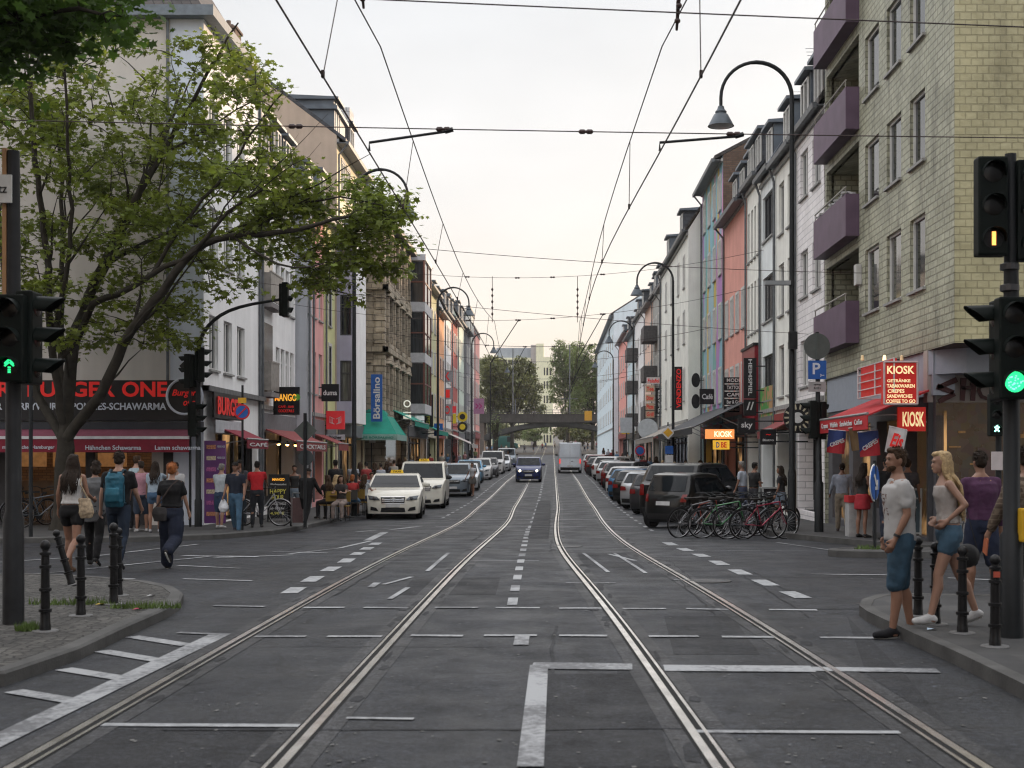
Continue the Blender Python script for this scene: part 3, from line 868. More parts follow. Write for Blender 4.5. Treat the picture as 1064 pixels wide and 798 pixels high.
 if shop:
  sf = MB()
  sc = shopcol or DARKSHOP
  sf.box(-.58, -.46, sm, W - sm, .12, .55)
  n = max(2, int(W / 1.9)); 
  for i in range(n + 1):
   u = sm + (W - 2 * sm) * i / n
   sf.box(-.57, -.44, max(sm, u - .05), min(W - sm, u + .05), .55, shop_h)
  sf.box(-.57, -.45, sm, W - sm, shop_h - .35, shop_h - .25)
  so = sf.build('shopfront', sc, t)
  p = MB(); p.quad((-.52, sm, .5), (-.52, W - sm, .5), (-.52, W - sm, shop_h), (-.52, sm, shop_h))
  p.build('pane', SHOPG[int(shop) % 3 if shop is not True else 0], so)
  fb = MB(); fb.box(.002, .10, sm - .1, W - sm + .1, shop_h + .02, shop_h + .58)
  fb.build('fascia', [DARKSHOP, pm('fascia_grey', (.16, .16, .17), .6), pm('fascia_red', (.24, .03, .03), .5), pm('fascia_cream', (.38, .35, .28), .6)][hash(label) % 1 + (len(label) % 4)], t)
 return t
def stucco(n, c, var=.07, streak=.09): return pm('stucco_' + n, tuple(min(.84, x * 1.5 * (1 + (x - sum(c) / 3) * .5)) for x in c), .85, var=var, scale=1.2, bump=.12, bscale=70, streak=streak)
GY = 34.5
XL = -9.4
sL = F / GY
def l1():
 zb = gz(GY) + .12
 t = thing('corner_house', 'grey and white corner apartment house above the burger restaurant', 'apartment house', (XL, GY, zb))
 H = 13.55 - zb
 Wy = 6.6
 gw = stucco('gable_grey', (.40, .38, .36), .06, .06)
 ww_ = stucco('facade_white', (.56, .56, .57), .05, .08)
 st = stucco('corner_blue', (.44, .47, .52), .04, .1)
 m = MB()
 hol = [(2.2 - .45 + k * 1.45 - .4, 2.2 - .45 + k * 1.45 + .55, v + 1, v + 1 + 1.45) for k in range(3) for v in (4.25, 7.2, 10.15)] 
 hol = [(.55 + k * 1.55, .55 + k * 1.55 + .95, v + 1, v + 2.5) for k in range(3) for v in (4.25, 7.25, 10.2)]
 m.mi = 1
 wall_grid(m, (0, 0, -1), (0, 1, 0), (0, 0, 1), Wy, H + 1, hol + [(1.2, 6.2, 1.0, 3.5)], .15)
 m.mi = 0
 gh = [(10.5 + .6, 10.5 + 2.4, v + 1, v + 2.5) for v in (4.25, 7.25, 10.2)] + [(15.0, 19.0, v + 1, v + 3.3) for v in (3.95, 6.95, 9.9)] + [(.5, 24.5, 1.0, 3.45)]
 wall_grid(m, (-.9, 0, -1), (-1, 0, 0), (0, 0, 1), 24, H + 1, [(a, min(b, 23.9), c_, d) for a, b, c_, d in gh], .15, nrm=(0, -1, 0))
 m.mi = 2
 wall_grid(m, (0, 0, -1), (-1, 0, 0), (0, 0, 1), .9, H + 1, [], .15, nrm=(0, -1, 0))
 m.mi = 0
 m.quad((0, Wy, -1), (-25, Wy, -1), (-25, Wy, H), (0, Wy, H))
 m.quad((-24.9, 0, -1), (-24.9, Wy, -1), (-24.9, Wy, H), (-24.9, 0, H))
 for v in (3.95, 6.95, 9.9):
  m.box(-19.9, -15.9, .16, 1.3, v, v + 2.3)
 m.build('wall', [gw, ww_, st], t)
 r = MB()
 r.box(-25, .35, -.35, Wy, H, H + .28)
 ro = r.build('eaves', pm('eaves_blue_grey', (.17, .20, .23), .6, var=.15), t)
 r = MB()
 a = [(0, -.1), (.1, Wy), (-25, Wy), (-25, -.1)]; b = [(-1.6, 1.5), (-1.6, Wy), (-25, Wy), (-25, 1.5)]
 vs = [(x, y, H + .28) for x, y in a] + [(x, y, H + 3.0) for x, y in b]
 r.add(vs, [(0, 1, 5, 4), (1, 2, 6, 5), (2, 3, 7, 6), (3, 0, 4, 7), (4, 5, 6, 7)])
 ro = r.build('roof', TILE, t)
 for u in ():
  d = MB(); d.box(-2.0, -.2, u - .6, u + .6, H + .3, H + 1.9); d.box(-2.1, 0, u - .75, u + .75, H + 1.9, H + 2.0)
  do = d.build('dormer', ZINC, ro); window(do, (-.04, u, H + .5), 0, .9, 1.2, 'double', sill=False)
 for (a0, b0, c0, d0) in hol: window(t, (0, (a0 + b0) / 2, c0 - 1), 0, b0 - a0, 1.5, 'double')
 for v in (4.25, 7.25, 10.2): window(t, (-.9 - 12.0, 0, v), -PI / 2, 1.8, 1.5, 'triple')
 for v in (3.95, 6.95, 9.9):
  b_ = MB()
  b_.box(-19.95, -15.85, -.9, .0, v - .15, v); b_.box(-19.95, -15.85, -.9, -.85, v, v + .95)
  b_.build('balcony', pm('balcony_white', (.5, .5, .5), .7), t)
 g = MB(); g.tube([(.05, Wy - .15, H), (.05, Wy - .15, 0)], .05, 6); g.tube([(-.95, -.08, H), (-.95, -.08, 3.6)], .04, 6); g.build('gutter', GUTTER, t)
 cb = MB(); cb.box(-24, .22, -.22, -.002, 3.62, 3.76); cb.box(.002, .2, -.22, Wy, 3.62, 3.76); cb.build('canopy_slab', pm('concrete_dark', (.14, .14, .14), .85, var=.25), t)
 i = MB()
 for (x0, x1) in ((-24.4, -.95),):
  i.mi = 0; i.quad((x0, 4.0, 0), (x1, 4.0, 0), (x1, 4.0, 2.6), (x0, 4.0, 2.6))
  i.mi = 1; i.quad((x0, .16, 2.45), (x1, .16, 2.45), (x1, 4.0, 2.45), (x0, 4.0, 2.45)); i.quad((x0, .0, .02), (x1, .0, .02), (x1, 4, .02), (x0, 4, .02))
  i.mi = 2; i.box(-9.5, -3.2, 2.2, 2.9, 0, 1.15); i.box(-20, -12, 2.2, 2.9, 0, 1.15)
 i.mi = 3
 for x in (-2.2, -3.6, -6.4, -8.2, -11.5, -14, -17): i.box(x - .28, x + .28, 2.0, 2.1, 2.28, 2.4)
 i.mi = 4
 for x in (-3.9, -5.1, -6.3, -7.5, -13.5, -15): i.box(x - .5, x + .5, 3.93, 3.99, 1.55, 2.15)
 i.build('shop_interior', [brickmat('interior_brick', (.22, .12, .07), (.30, .18, .10), (.10, .07, .05), .24, .08, .008), pm('interior_dark', (.08, .06, .05), .6),
                              pm('counter_wood', (.20, .11, .05), .5), pm('ceiling_lamp', (1, .7, .35), .5, emit=(1, .62, .28), es=7),
                              pm('menu_board_lit', (.16, .09, .045), .5, emit=(1, .45, .15), es=.10, var=.6, scale=5)], t)
 pf = MB()
 for x in (-.95, -3.05, -5.4, -8.0, -9.9, -12.2, -15, -18): pf.box(x - .13, x + .13, -.02, .18, 0, 2.5)
 for (a, b) in ((-3.0, -1.0), (-12.0, -8.1)):
  pf.box(a, b, .02, .10, .0, .45); pf.box(a, b, .02, .10, 1.95, 2.02)
 for yv in (1.2, 2.6, 4.0, 6.2): pf.box(-.35, -.2, yv, yv + .12, 0, 2.5)
 pf.build('shopfront', pm('shop_pillar_dark', (.03, .028, .03), .5), t)
 pg = MB()
 for (a, b) in ((-12.0, -8.1),): pg.quad((a, .07, .45), (b, .07, .45), (b, .07, 2.5), (a, .07, 2.5))
 pg.build('shop_window', SHOPG[1], t)
 pg = MB(); pg.quad((-.3, 1.2, .1), (-.3, 4.0, .1), (-.3, 4.0, 2.5), (-.3, 1.2, 2.5)); pg.quad((-.6, 4.0, .1), (-.6, 6.2, .1), (-.6, 6.2, 2.5), (-.6, 4.0, 2.5))
 pg.build('shop_window', SHOPG[1], t)
 dr = MB(); dr.box(-.75, -.55, 4.4, 5.4, .1, 2.2); dr.build('door', pm('door_cream', (.42, .38, .28), .5), t)
 return t, zb
L1, zb1 = l1()
BLACKP = pm('sign_black', (.012, .012, .014), .4, var=.1)
REDL = pm('letter_red', (.55, .02, .02), .5, var=.06, emit=(1, .03, .02), es=.12)
WHITEL = pm('letter_white', (.55, .60, .68), .5, var=.05)
def sx(px): return (px - CX) / sL
def sz(py): return CZ - (py - HY) / sL
def signboard(name, label, cat, x0, x1, y, z0, z1, th, mat, group=None, frame=None):
 """flat board facing -Y with its centre as origin"""
 cx, cz = (x0 + x1) / 2, (z0 + z1) / 2
 t = thing(name, label, cat, (cx, y, cz), 0, group)
 m = MB(); w, h = x1 - x0, z1 - z0
 m.box(-w / 2, w / 2, 0, th, -h / 2, h / 2); m.build('board', mat, t)
 if frame:
  f = MB(); e = .05
  f.box(-w / 2 - e, w / 2 + e, -.02, th + .01, h / 2, h / 2 + e); f.box(-w / 2 - e, w / 2 + e, -.02, th + .01, -h / 2 - e, -h / 2)
  f.box(-w / 2 - e, -w / 2, -.02, th + .01, -h / 2, h / 2); f.box(w / 2, w / 2 + e, -.02, th + .01, -h / 2, h / 2)
  f.build('frame', frame, t)
 return t
yb = GY - .42
kk = yb / GY
def zx(px): return (px - CX) * yb / F
def zz(py): return CZ - (py - HY) * yb / F
bx0, bx1 = -25.0, zx(208)
sb = signboard('shop_sign', 'long black restaurant sign reading BURGER ONE in red', 'shop sign', bx0, bx1, yb, zz(437), zz(395), .3, BLACKP)
ccx = (bx0 + bx1) / 2; ccz = (zz(437) + zz(395)) / 2
def onb(txt, p0, p1, y0, y1, mat, bold=.0, **k):
 lettering(sb, txt, (zx(p0) + zx(p1)) / 2 - ccx, -.02, (zz(y0) + zz(y1)) / 2 - ccz, zz(y0) - zz(y1), mat, w=zx(p1) - zx(p0), bold=bold, **k)
onb('BURGER', 29, 120, 396.5, 412.5, REDL, .03)
onb('ONE', 127, 174, 396.5, 412.5, REDL, .03)
onb('BURGER', -78, 13, 396.5, 412.5, REDL, .03)
onb('BURGER  CURRYWURST  POMMES-SCHAWARMA', -32, 173, 418.5, 426, WHITEL, .022)
m = MB()
rr = [(.47 * math.cos(a), .47 * math.sin(a)) for a in np.linspace(0, 2 * PI, 33)]
m.tube([(x, 0, z) for x, z in rr[:-1]], .035, 6, closed=True)
link('ring', m.mesh('ring', WHITEL), sb, loc=(zx(192) - ccx, -.02, zz(412) - ccz))
lettering(sb, 'Burger', zx(192) - ccx, -.03, zz(409) - ccz, .22, REDL, w=.66, bold=.015, shear=.3)
lettering(sb, 'one', zx(197) - ccx, -.03, zz(419) - ccz, .13, REDL, w=.32, bold=.015, shear=.3)
m = MB(); m.box(bx0 - ccx, bx1 - ccx + .02, .05, .29, zz(446) - ccz, zz(438) - ccz); m.build('base_panel', pm('sign_base', (.03, .035, .045), .4), sb)
def perp_sign(name, label, cat, xw, y, z0, z1, proj, mat, side, th=.12, group=None, brackets=True):
 """sign projecting from a street wall, flat to the street's length, so it faces walkers"""
 x0, x1 = (xw + .12, xw + .12 + proj) if side == 'L' else (xw - .12 - proj, xw - .12)
 t = signboard(name, label, cat, x0, x1, y, z0, z1, th, mat, group)
 if brackets:
  m = MB(); w = (x1 - x0) / 2; h = (z1 - z0)
  e = -1 if side == 'L' else 1
  for zf in (.28, -.28): m.cbox((e * (w + .09), th / 2, h * zf), (.22, .05, .05))
  m.build('bracket', METAL_D, t)
 return t
cs = thing('shop_sign', 'small corner fascia with red letters over white strip beside the round burger sign', 'shop sign', (XL, GY, zb1))
m = MB(); m.box(.2, .26, .1, 3.3, 2.9, 3.6); m.build('board', BLACKP, cs)
m = MB(); m.box(.262, .28, .2, 3.2, 2.5, 2.85); m.build('strip', pm('sign_white_strip', (.45, .47, .5), .5), cs)
lettering(cs, 'BURGER', .29, 1.7, 3.25, .5, REDL, w=2.7, bold=.03, rot=(0, 0, PI / 2))
aw = thing('awning', 'long dark red awning with white lettering above the burger restaurant front', 'awning', (XL, GY, zb1))
RED_AW = pm('awning_dark_red', (.20, .018, .035), .8, var=.12)
m = MB(); m.prism([(-.24, 2.62), (-1.0, 2.30), (-1.0, 2.27), (-.24, 2.58)], -15.5, -.1, 'X'); m.build('cover', pm('awning_pinkish', (.20, .06, .09), .8), aw)
m = MB(); m.prism([(-1.02, 2.30), (-1.05, 2.30), (-1.05, 1.96), (-1.02, 1.96)], -15.5, -.1, 'X'); m.build('valance', RED_AW, aw)
m = MB(); m.prism([(-1.00, 2.38), (-1.07, 2.38), (-1.07, 2.305), (-1.00, 2.305)], -15.5, -.1, 'X'); m.build('front_bar', pm('awning_bar_white', (.6, .6, .62), .4), aw)
for px, txt in ((118, 'Hähnchen Schawarma'), (185, 'Lamm schawarma'), (30, 'mexikanischer Hamburger'), (-40, 'Falafel Pommes'),):
 lettering(aw, txt, sx(px) * .97 - XL, -1.06, 2.08, .12, WHITEL, bold=.015)
m = MB()
for x in np.arange(-15, 0, 2.9): m.tube([(x, -.2, 2.5), (x, -1.0, 2.3)], .02, 5)
m.build('arm', METAL_D, aw)
ps = signboard('menu_poster', 'tall purple menu poster standing beside the restaurant corner', 'poster', zx(214), zx(236), GY - .6, gz(GY) + .2, zz(458), .06, pm('poster_purple', (.13, .045, .17), .4, var=.2, scale=3))
ph = zz(458) - gz(GY) - .2
for i in range(7):
 z = ph / 2 - .16 - i * ph / 7.4
 m = MB(); m.box(-.22, .03, -.006, -.002, z - .06, z + .05); m.build('picture', pm('poster_food_%d' % (i % 3), [(.45, .2, .12), (.5, .42, .3), (.35, .1, .25)][i % 3], .5, var=.5, scale=30), ps)
 lettering(ps, 'MENU %d,50' % (4 + i), .17, -.004, z, .07, WHITEL, w=.2)
W_ = stucco
T_PINK = W_('pink', (.46, .26, .25)); T_YEL = W_('yellow_green', (.42, .42, .24)); T_PUR = W_('mauve_grey', (.26, .25, .32)); T_WHT = W_('white', (.58, .58, .58))
T_CRM = W_('cream', (.55, .50, .38)); T_GRY = W_('grey', (.30, .31, .33)); T_OLV = W_('olive', (.36, .36, .24)); T_ORG = W_('peach', (.52, .30, .18)); T_RED = W_('brick_red', (.28, .09, .08))
T_BEI = W_('beige_gable', (.33, .27, .22), .1); T_PGR = W_('pale_green', (.42, .47, .42)); T_DRK = W_('dark', (.16, .16, .17)); T_SAL = W_('salmon', (.44, .235, .20)); T_PBL = W_('pale_blue', (.45, .52, .58))
T_CRE = W_('offwhite', (.60, .58, .53))
STONE = brickmat('weathered_stone', (.29, .25, .19), (.40, .34, .26), (.16, .14, .11), .62, .31, .02, .85, .8, var=.45, streak=.4)
house('town_house', 'white house with balconies and strip windows behind the cocktail bar sign', 'L', XL, 41.1, 46.8, 11.6, T_WHT, roof='mansard', ridge=2.6, dormers=3, roofmat=SLATE,
      wins=[(2.7 + k * .8, v, .62, 1.55) for k in range(4) for v in (4.1, 6.95)] + [(2.9 + k * 1.2, 9.6, .8, 1.3) for k in range(3)], style='transom', shop=1)
bal = bpy.context.scene.objects
for v in (4.0, 6.9):
 o = [x for x in C.objects if x.name == 'town_house'][0]
 yb1 = 1.3 if v < 5 else 1.9; b_ = MB(); b_.box(.01, .36, .1, yb1, v - .16, v); 
 b_.build('balcony', pm('balcony_concrete', (.2, .19, .19), .8), o)
 b_ = MB(); b_.box(.31, .35, .1, yb1, v + .05, v + .95); b_.box(.05, .31, .1, .14, v + .05, v + .95); b_.box(.29, .37, .1, yb1, v + .95, v + 1.0)
 b_.build('railing', pm('balcony_panel', (.24, .22, .2), .4, var=.2), o)
 b_ = MB(); b_.box(-.1, .004, .3, 1.9, v + .02, v + 2.3); b_.build('door', SHOPG[0], o)
house('town_house', 'narrow grey-blue house standing proud of its neighbours left of the pink one', 'L', -9.0, 46.9, 47.9, 11.9, T_GRY, ncol=1, ww=.55, roof='flat', shop=0, cornice=False)
house('town_house', 'narrow salmon pink house left of the yellow-green one', 'L', -9.05, 48.0, 50.6, 11.3, T_PINK, ncol=2, ww=.75, wh=1.6, roof='gable', dormers=1, shop=1)
house('town_house', 'narrow yellow-green house between the pink and mauve ones', 'L', -9.05, 50.7, 53.3, 11.6, T_YEL, ncol=1, ww=.6, wh=2.1, style='transom', frame=FRAME_D, roof='gable', dormers=1, shop=2)
ch = house('apartment_house', 'tall cream house with mauve bay and big beige gable above lower roofs', 'L', -9.0, 53.4, 61.4, 15.3, T_CRM, wins=[(5.2 + k * 1.25, v, .8, 1.5) for k in range(2) for v in (4.4, 7.3, 10.2, 13.0)] + [(1.6, 13.0, .8, 1.5), (3, 13.0, .8, 1.5)],
           roof='gable', ridge=3.6, depth=9.5, roofmat=SLATE, dormers=2, gablewall=T_BEI, shop=1)
b_ = MB(); b_.mi = 0; 
wall_grid(b_, (.0, 0.001, 3.3), (1, 0, 0), (0, 0, 1), .75, 8.4, [(.14, .62, .9 + k * 2.75, 2.6 + k * 2.75) for k in range(3)], .1, nrm=(0, -1, 0))
b_.mi = 1; b_.quad((.75, 0, 3.3), (.75, 3.2, 3.3), (.75, 3.2, 11.7), (.75, 0, 11.7)); b_.quad((.0, 3.2, 3.3), (.75, 3.2, 3.3), (.75, 3.2, 11.7), (0, 3.2, 11.7))
b_.quad((0, 0, 3.3), (.75, 0, 3.3), (.75, 3.2, 3.3), (0, 3.2, 3.3)); b_.box(-.0, .85, -.08, 3.3, 11.7, 11.9)
bo = b_.build('bay', [T_PUR, T_WHT], ch)
for k in range(3): window(bo, (.38, 0, 4.2 + k * 2.75), -PI / 2, .48, 1.7, 'transom', FRAME_D, sill=False, rd=.1)
b_ = MB(); b_.box(-2.3, -.3, 1.2, 4.0, 15.0, 16.7); b_.box(-2.45, -.15, 1.05, 4.15, 16.7, 16.85); b_.build('roof_house', ZINC, ch)
b_ = MB(); b_.box(-1.1, -.35, 5.6, 6.8, 14.9, 18.0); b_.build('chimney', brickmat('white_tiles_chimney', (.5, .5, .5), (.56, .56, .56), (.2, .2, .2), .3, .3), ch)
X7 = -8.2
t7 = thing('stone_house', 'weathered brown stone corner house with carved surrounds above the green awning', 'town house', (X7, 62.0, gz(62) + .12))
m = MB(); H7 = 13.4
fw = [(.9 + k * 2.6, .9 + k * 2.6 + 1.2, v + 1, v + 3) for k in range(4) for v in (4.2, 7.5, 10.5)]
wall_grid(m, (0, 0, -1), (0, 1, 0), (0, 0, 1), 10.4, H7 + 1, fw + [(.6, 9.8, 1.1, 3.9)], .22)
gwn = [(1.0 + k * 2.2, 2.1 + k * 2.2, v + 1, v + 3) for k in range(2) for v in (4.2, 7.5, 10.5)]
wall_grid(m, (0, 0, -1), (-1, 0, 0), (0, 0, 1), 10, H7 + 1, gwn, .22, nrm=(0, -1, 0))
m.quad((0, 10.4, -1), (-10, 10.4, -1), (-10, 10.4, H7), (0, 10.4, H7)); m.quad((-10, 0, -1), (-10, 10.4, -1), (-10, 10.4, H7), (-10, 0, H7))
m.build('wall', STONE, t7)
r = MB(); r.add([(.5, -.5, H7), (.5, 10.4, H7), (-10, 10.4, H7), (-10, -.5, H7), (-1.4, 1.4, H7 + 2.6), (-1.4, 10.4, H7 + 2.6), (-10, 10.4, H7 + 2.6), (-10, 1.4, H7 + 2.6)], [(0, 1, 5, 4), (1, 2, 6, 5), (2, 3, 7, 6), (3, 0, 4, 7), (4, 5, 6, 7)])
r.box(-10, .55, -.55, 10.4, H7 - .25, H7 - .002); r.build('roof', SLATE, t7)
m = MB()
for v in (3.75, 7.05, 10.05): m.box(.003, .26, -.26, 10.4, v - .12, v + .12); m.box(-10, .26, -.26, -.003, v - .12, v + .12)
for v in (4.2, 7.5, 10.5):
 for k in range(4):
  u = 1.5 + k * 2.6
  m.box(.003, .2, u - .85, u - .62, v - .1, v + 2.2); m.box(.003, .2, u + .62, u + .85, v - .1, v + 2.2)
  m.prism([(u - 1.0, v + 2.2), (u + 1.0, v + 2.2), (u, v + 2.65)], .003, .28, 'X'); m.box(.003, .24, u - .95, u + .95, v - .3, v - .102)
 for k in range(2):
  u = -(1.55 + k * 2.2)
  m.box(u - .82, u - .6, -.2, -.003, v - .1, v + 2.2); m.box(u + .6, u + .82, -.2, -.003, v - .1, v + 2.2); m.prism([(u - .98, v + 2.2), (u + .98, v + 2.2), (u, v + 2.6)], -.28, -.003, 'Y')
for i in range(24):
 z = .2 + i * .55; e = .1 if i % 2 else .0
 m.box(-.35 - e, .09, -.09, .3 + e, z, z + .5)
m.build('stone_trim', STONE, t7)
for (a, b, c_, d) in fw: window(t7, (0, (a + b) / 2, c_ - 1), 0, b - a, 2.0, 'cross', FRAME_R, rd=.2)
for (a, b, c_, d) in gwn: window(t7, (-(a + b) / 2, 0, c_ - 1), -PI / 2, b - a, 2.0, 'cross', FRAME_R, rd=.2)
m = MB(); m.quad((-.3, .6, .1), (-.3, 9.8, .1), (-.3, 9.8, 2.9), (-.3, .6, 2.9)); m.build('shop_window', SHOPG[0], t7)
h8 = house('town_house', 'house with stacked brown-framed glass bays and a roof terrace', 'L', -8.25, 72.5, 84.2, 12.9, T_WHT, ncol=4, roof='flat', shop=1, ww=.9)
b_ = MB(); pn = MB(); fr = MB()
for k in range(3):
 v = 4.6 + k * 2.9
 b_.box(.02, 1.0, .3, 4.2, v - .55, v); 
 pn.quad((.1, .32, v), (.95, .32, v), (.95, .32, v + 2.3), (.1, .32, v + 2.3)); pn.quad((.96, .4, v), (.96, 4.1, v), (.96, 4.1, v + 2.3), (.96, .4, v + 2.3))
 for (x, y) in ((.06, .3), (.94, .3), (.94, 2.2), (.94, 4.15)): fr.box(x - .05, x + .06, y - .03, y + .06, v, v + 2.35)
 fr.box(.06, .98, .29, .36, v + 1.1, v + 1.18); fr.box(.93, .99, .3, 4.2, v + 1.1, v + 1.18)
b_.box(.02, 1.05, .25, 4.25, 4.6 + 2 * 2.9 + 2.36, 4.6 + 2 * 2.9 + 2.7)
bo = b_.build('bay', pm('bay_pale', (.5, .5, .52), .5), h8); fr.build('frame', FRAME_R, bo); pn.build('pane', GLASS, bo)
m = MB()
for y in np.arange(.1, 11.6, .35): m.box(-.3, -.27, y, y + .03, 12.9, 14.0)
m.box(-.32, -.25, 0, 11.7, 14.0, 14.05); m.box(-5, -2, 2, 9, 13.0, 15.4); m.build('railing', GUTTER, h8)
LROW = [('olive green house beyond the glass bays', 84.3, 91.6, T_OLV, 13.0, 'gable', 2.5, 3, 'double', None), ('peach orange house with tall roof beyond the olive one', 91.7, 98, T_ORG, 12.2, 'gable', 4.5, 3, 'double', FRAME_R),
  ('ornate white house with shop cube signs', 98.1, 105, T_WHT, 12.6, 'mansard', 3.2, 3, 'cross', None), ('dark red house beyond the ornate white one', 105.1, 112, T_RED, 12.9, 'gable', 3.6, 3, 'double', None),
  ('pale green house near the far end of the left row', 112.1, 120, T_PGR, 13.3, 'mansard', 3.2, 3, 'double', None), ('grey house beyond the pale green one', 120.1, 127, T_DRK, 13.2, 'gable', 3.2, 3, 'double', None),
  ('tall cream house with flat top next to the last pink one', 127.1, 134, T_CRE, 15.6, 'flat', 1, 3, 'double', None), ('last pink house at the end of the left row', 134.1, 144, W_('rose', (.55, .30, .27)), 14.2, 'flat', 1, 4, 'double', None)]
for i, (lb, a, b, mt, H, rf, rg, nc, sty, fr) in enumerate(LROW):
 house('town_house', lb, 'L', -8.3 if a < 120 else -8.2, a, b, H, mt, ncol=nc, roof=rf, ridge=rg, dormers=2 if rf != 'flat' else 0, style=sty, frame=fr, shop=(i % 3) + 3, roofmat=SLATE if i % 2 else TILE)
XR = 7.6
GT = brickmat('glazed_wall_tiles', (.39, .36, .215), (.43, .40, .245), (.325, .30, .18), .22, .145, .012, .4, 1.0, off=.5, var=.22, streak=.3)
GTF = brickmat('glazed_wall_tiles_street', (.33, .33, .24), (.41, .41, .31), (.225, .225, .165), .30, .145, .018, .45, 1.0, off=.5, var=.25, streak=.55)
GREY_F = pm('fascia_bluegrey', (.30, .33, .38), .6, var=.06)
BEI_F = pm('fascia_beige', (.36, .32, .29), .6, var=.06)
def rgreen():
 y0, y1 = 24.2, 35.7
 zb = gz(29) + .12
 t = thing('corner_house', 'olive tiled corner apartment block with purple balconies above the kiosk', 'apartment house', (XR, y1, zb), PI)   # local +x = street side (-X), local y = toward us
 Wd = y1 - y0
 U = lambda Y: y1 - Y
 zo = 3.9 - zb     # soffit
 H = 15.2
 m = MB()
 cols = [(31.1, 29.8), (29.1, 27.9), (27.2, 26.1)]
 rows = [(5.22, 6.75), (7.84, 9.3), (10.4, 11.9), (13.0, 14.4)]
 hol = [(U(a), U(b), v0 - zb - zo, v1 - zb - zo) for a, b in cols for v0, v1 in rows]
 lg = (U(35.5), U(31.75))
 lrows = [(4.6, 6.95), (7.25, 9.6), (9.9, 12.25), (12.55, 14.9)]
 holl = [(lg[0], lg[1], v0 - zb - zo, v1 - zb - zo) for v0, v1 in lrows]
 m.mi = 1
 wall_grid(m, (0, 0, zo), (0, 1, 0), (0, 0, 1), Wd, H - zo, hol + holl, .14)
 for v0, v1 in lrows:
  a, b = lg; z0, z1 = v0 - zb, v1 - zb
  m.mi = 1
  m.quad((-.22, a, z0), (-1.5, a, z0), (-1.5, a, z1), (-.22, a, z1)); m.quad((-.22, b, z0), (-1.5, b, z0), (-1.5, b, z1), (-.22, b, z1)); m.quad((-1.5, a, z0), (-1.5, b, z0), (-1.5, b, z1), (-1.5, a, z1))
  m.quad((-.22, a, z1), (-1.5, a, z1), (-1.5, b, z1), (-.22, b, z1)); m.quad((-.22, a, z0), (-1.5, a, z0), (-1.5, b, z0), (-.22, b, z0))
 m.mi = 0
 wall_grid(m, (-.002, Wd, zo), (-1, 0, 0), (0, 0, 1), 25, H - zo, [(9 + i * 4, 11 + i * 4, v0 - zb - zo, v1 - zb - zo) for i in range(3) for v0, v1 in rows], .2, nrm=(0, 1, 0))
 m.mi = 2
 m.quad((0, 0, zo), (0, Wd, zo), (-25, Wd, zo), (-25, 0, zo)); m.mi = 1
 m.quad((-25, 0, zo), (-25, Wd, zo), (-25, Wd, H), (-25, 0, H)); m.quad((0, 0, -1), (-25, 0, -1), (-25, 0, H), (0, 0, H)); m.quad((0, 0, H), (0, Wd, H), (-25, Wd, H), (-25, 0, H))
 m.build('wall', [GT, GTF, SOFFIT], t)
 r = MB(); r.box(-25.3, .3, -.02, Wd + .3, H, H + .3); r.build('roof', GUTTER, t)
 for a, b in cols:
  for v0, v1 in rows:
   o = window(t, (0, U((a + b) / 2), v0 - zb), 0, a - b, v1 - v0, 'single', FRAME_W, sill=True, rd=.13)
 for i in range(3):
  for v0, v1 in rows: window(t, (-10 - i * 4, Wd, v0 - zb), PI / 2, 2, v1 - v0, 'double', rd=.18)
 PURP = pm('balcony_purple', (.115, .075, .115), .55, var=.15, scale=2)
 for i, (v0, v1) in enumerate(lrows):
  b_ = MB(); a, b = lg; z = v0 - zb
  b_.box(-.1, .34, a - .1, b + .05, z - .02, z + 1.02)
  bo = b_.build('balcony', PURP, t)
  rl = MB(); rl.tube([(.32, a, z + 1.2), (.32, b, z + 1.2)], .022, 6)
  for y in (a + .05, (a + b) / 2, b - .05): rl.tube([(.32, y, z + 1.0), (.32, y, z + 1.2)], .015, 5)
  rl.build('railing', pm('rail_pale', (.35, .34, .3), .5), bo)
  if i == 1:
   fl = MB(); rnd = random.Random(2)
   for q in range(60): fl.cbox((.2 + rnd.uniform(-.1, .12), a + rnd.uniform(.1, b - a - .1), z + 1.06 + rnd.uniform(0, .06)), (.09, .12, .05), rz=rnd.uniform(0, 3), rx=rnd.uniform(-.5, .5))
   fl.build('stones', pm('pale_shells', (.4, .4, .4), .6, var=.4), bo)
  window(bo, (-1.5 + .16, (a + b) / 2, z + .1), 0, 1.6, 2.1, 'double', sill=False)
 d = MB(); d.box(.01, .14, U(31.68), U(31.42), 6.0, 6.5); d.build('wall_box', pm('box_white', (.5, .5, .48), .5), t)
 g = MB()
 g.mi = 0; g.box(-.5, -.06, .0, U(25.75), 3.0, zo - .003)       # grey band under the soffit, street side
 g.mi = 1
 hs = [(U(35.2), U(33.2), .1 + 1, 2.7 + 1), (U(32.8), U(31.0), .1 + 1, 2.6 + 1), (U(30.4), U(28.2), .55 + 1, 2.6 + 1), (U(27.9), U(26.0), .1 + 1, 2.6 + 1)]
 wall_grid(g, (-.1, 0, -1), (0, 1, 0), (0, 0, 1), U(25.7), 4.0, hs, .3)
 g.build('ground_floor_wall', [GREY_F, pm('wall_darkgrey', (.10, .10, .11), .6)], t)
 p = MB(); p.quad((-.35, .3, .05), (-.35, U(25.8), .05), (-.35, U(25.8), 2.7), (-.35, .3, 2.7)); p.build('shop_window', SHOPG[1], t)
 yy_ = U(25.9)
 g = MB()
 g.mi = 0; g.box(-25, .02, yy_ - .25, yy_ + .02, 2.86, zo - .004)
 g.mi = 2; g.prism([(0.0, yy_ + .03), (-25, yy_ + .03), (-25, yy_ + 1.3), (-4.4, yy_ + 1.3), (-1.8, yy_ + 1.15), (-.55, yy_ + .7)], 3.42, zo - .006, 'Z')
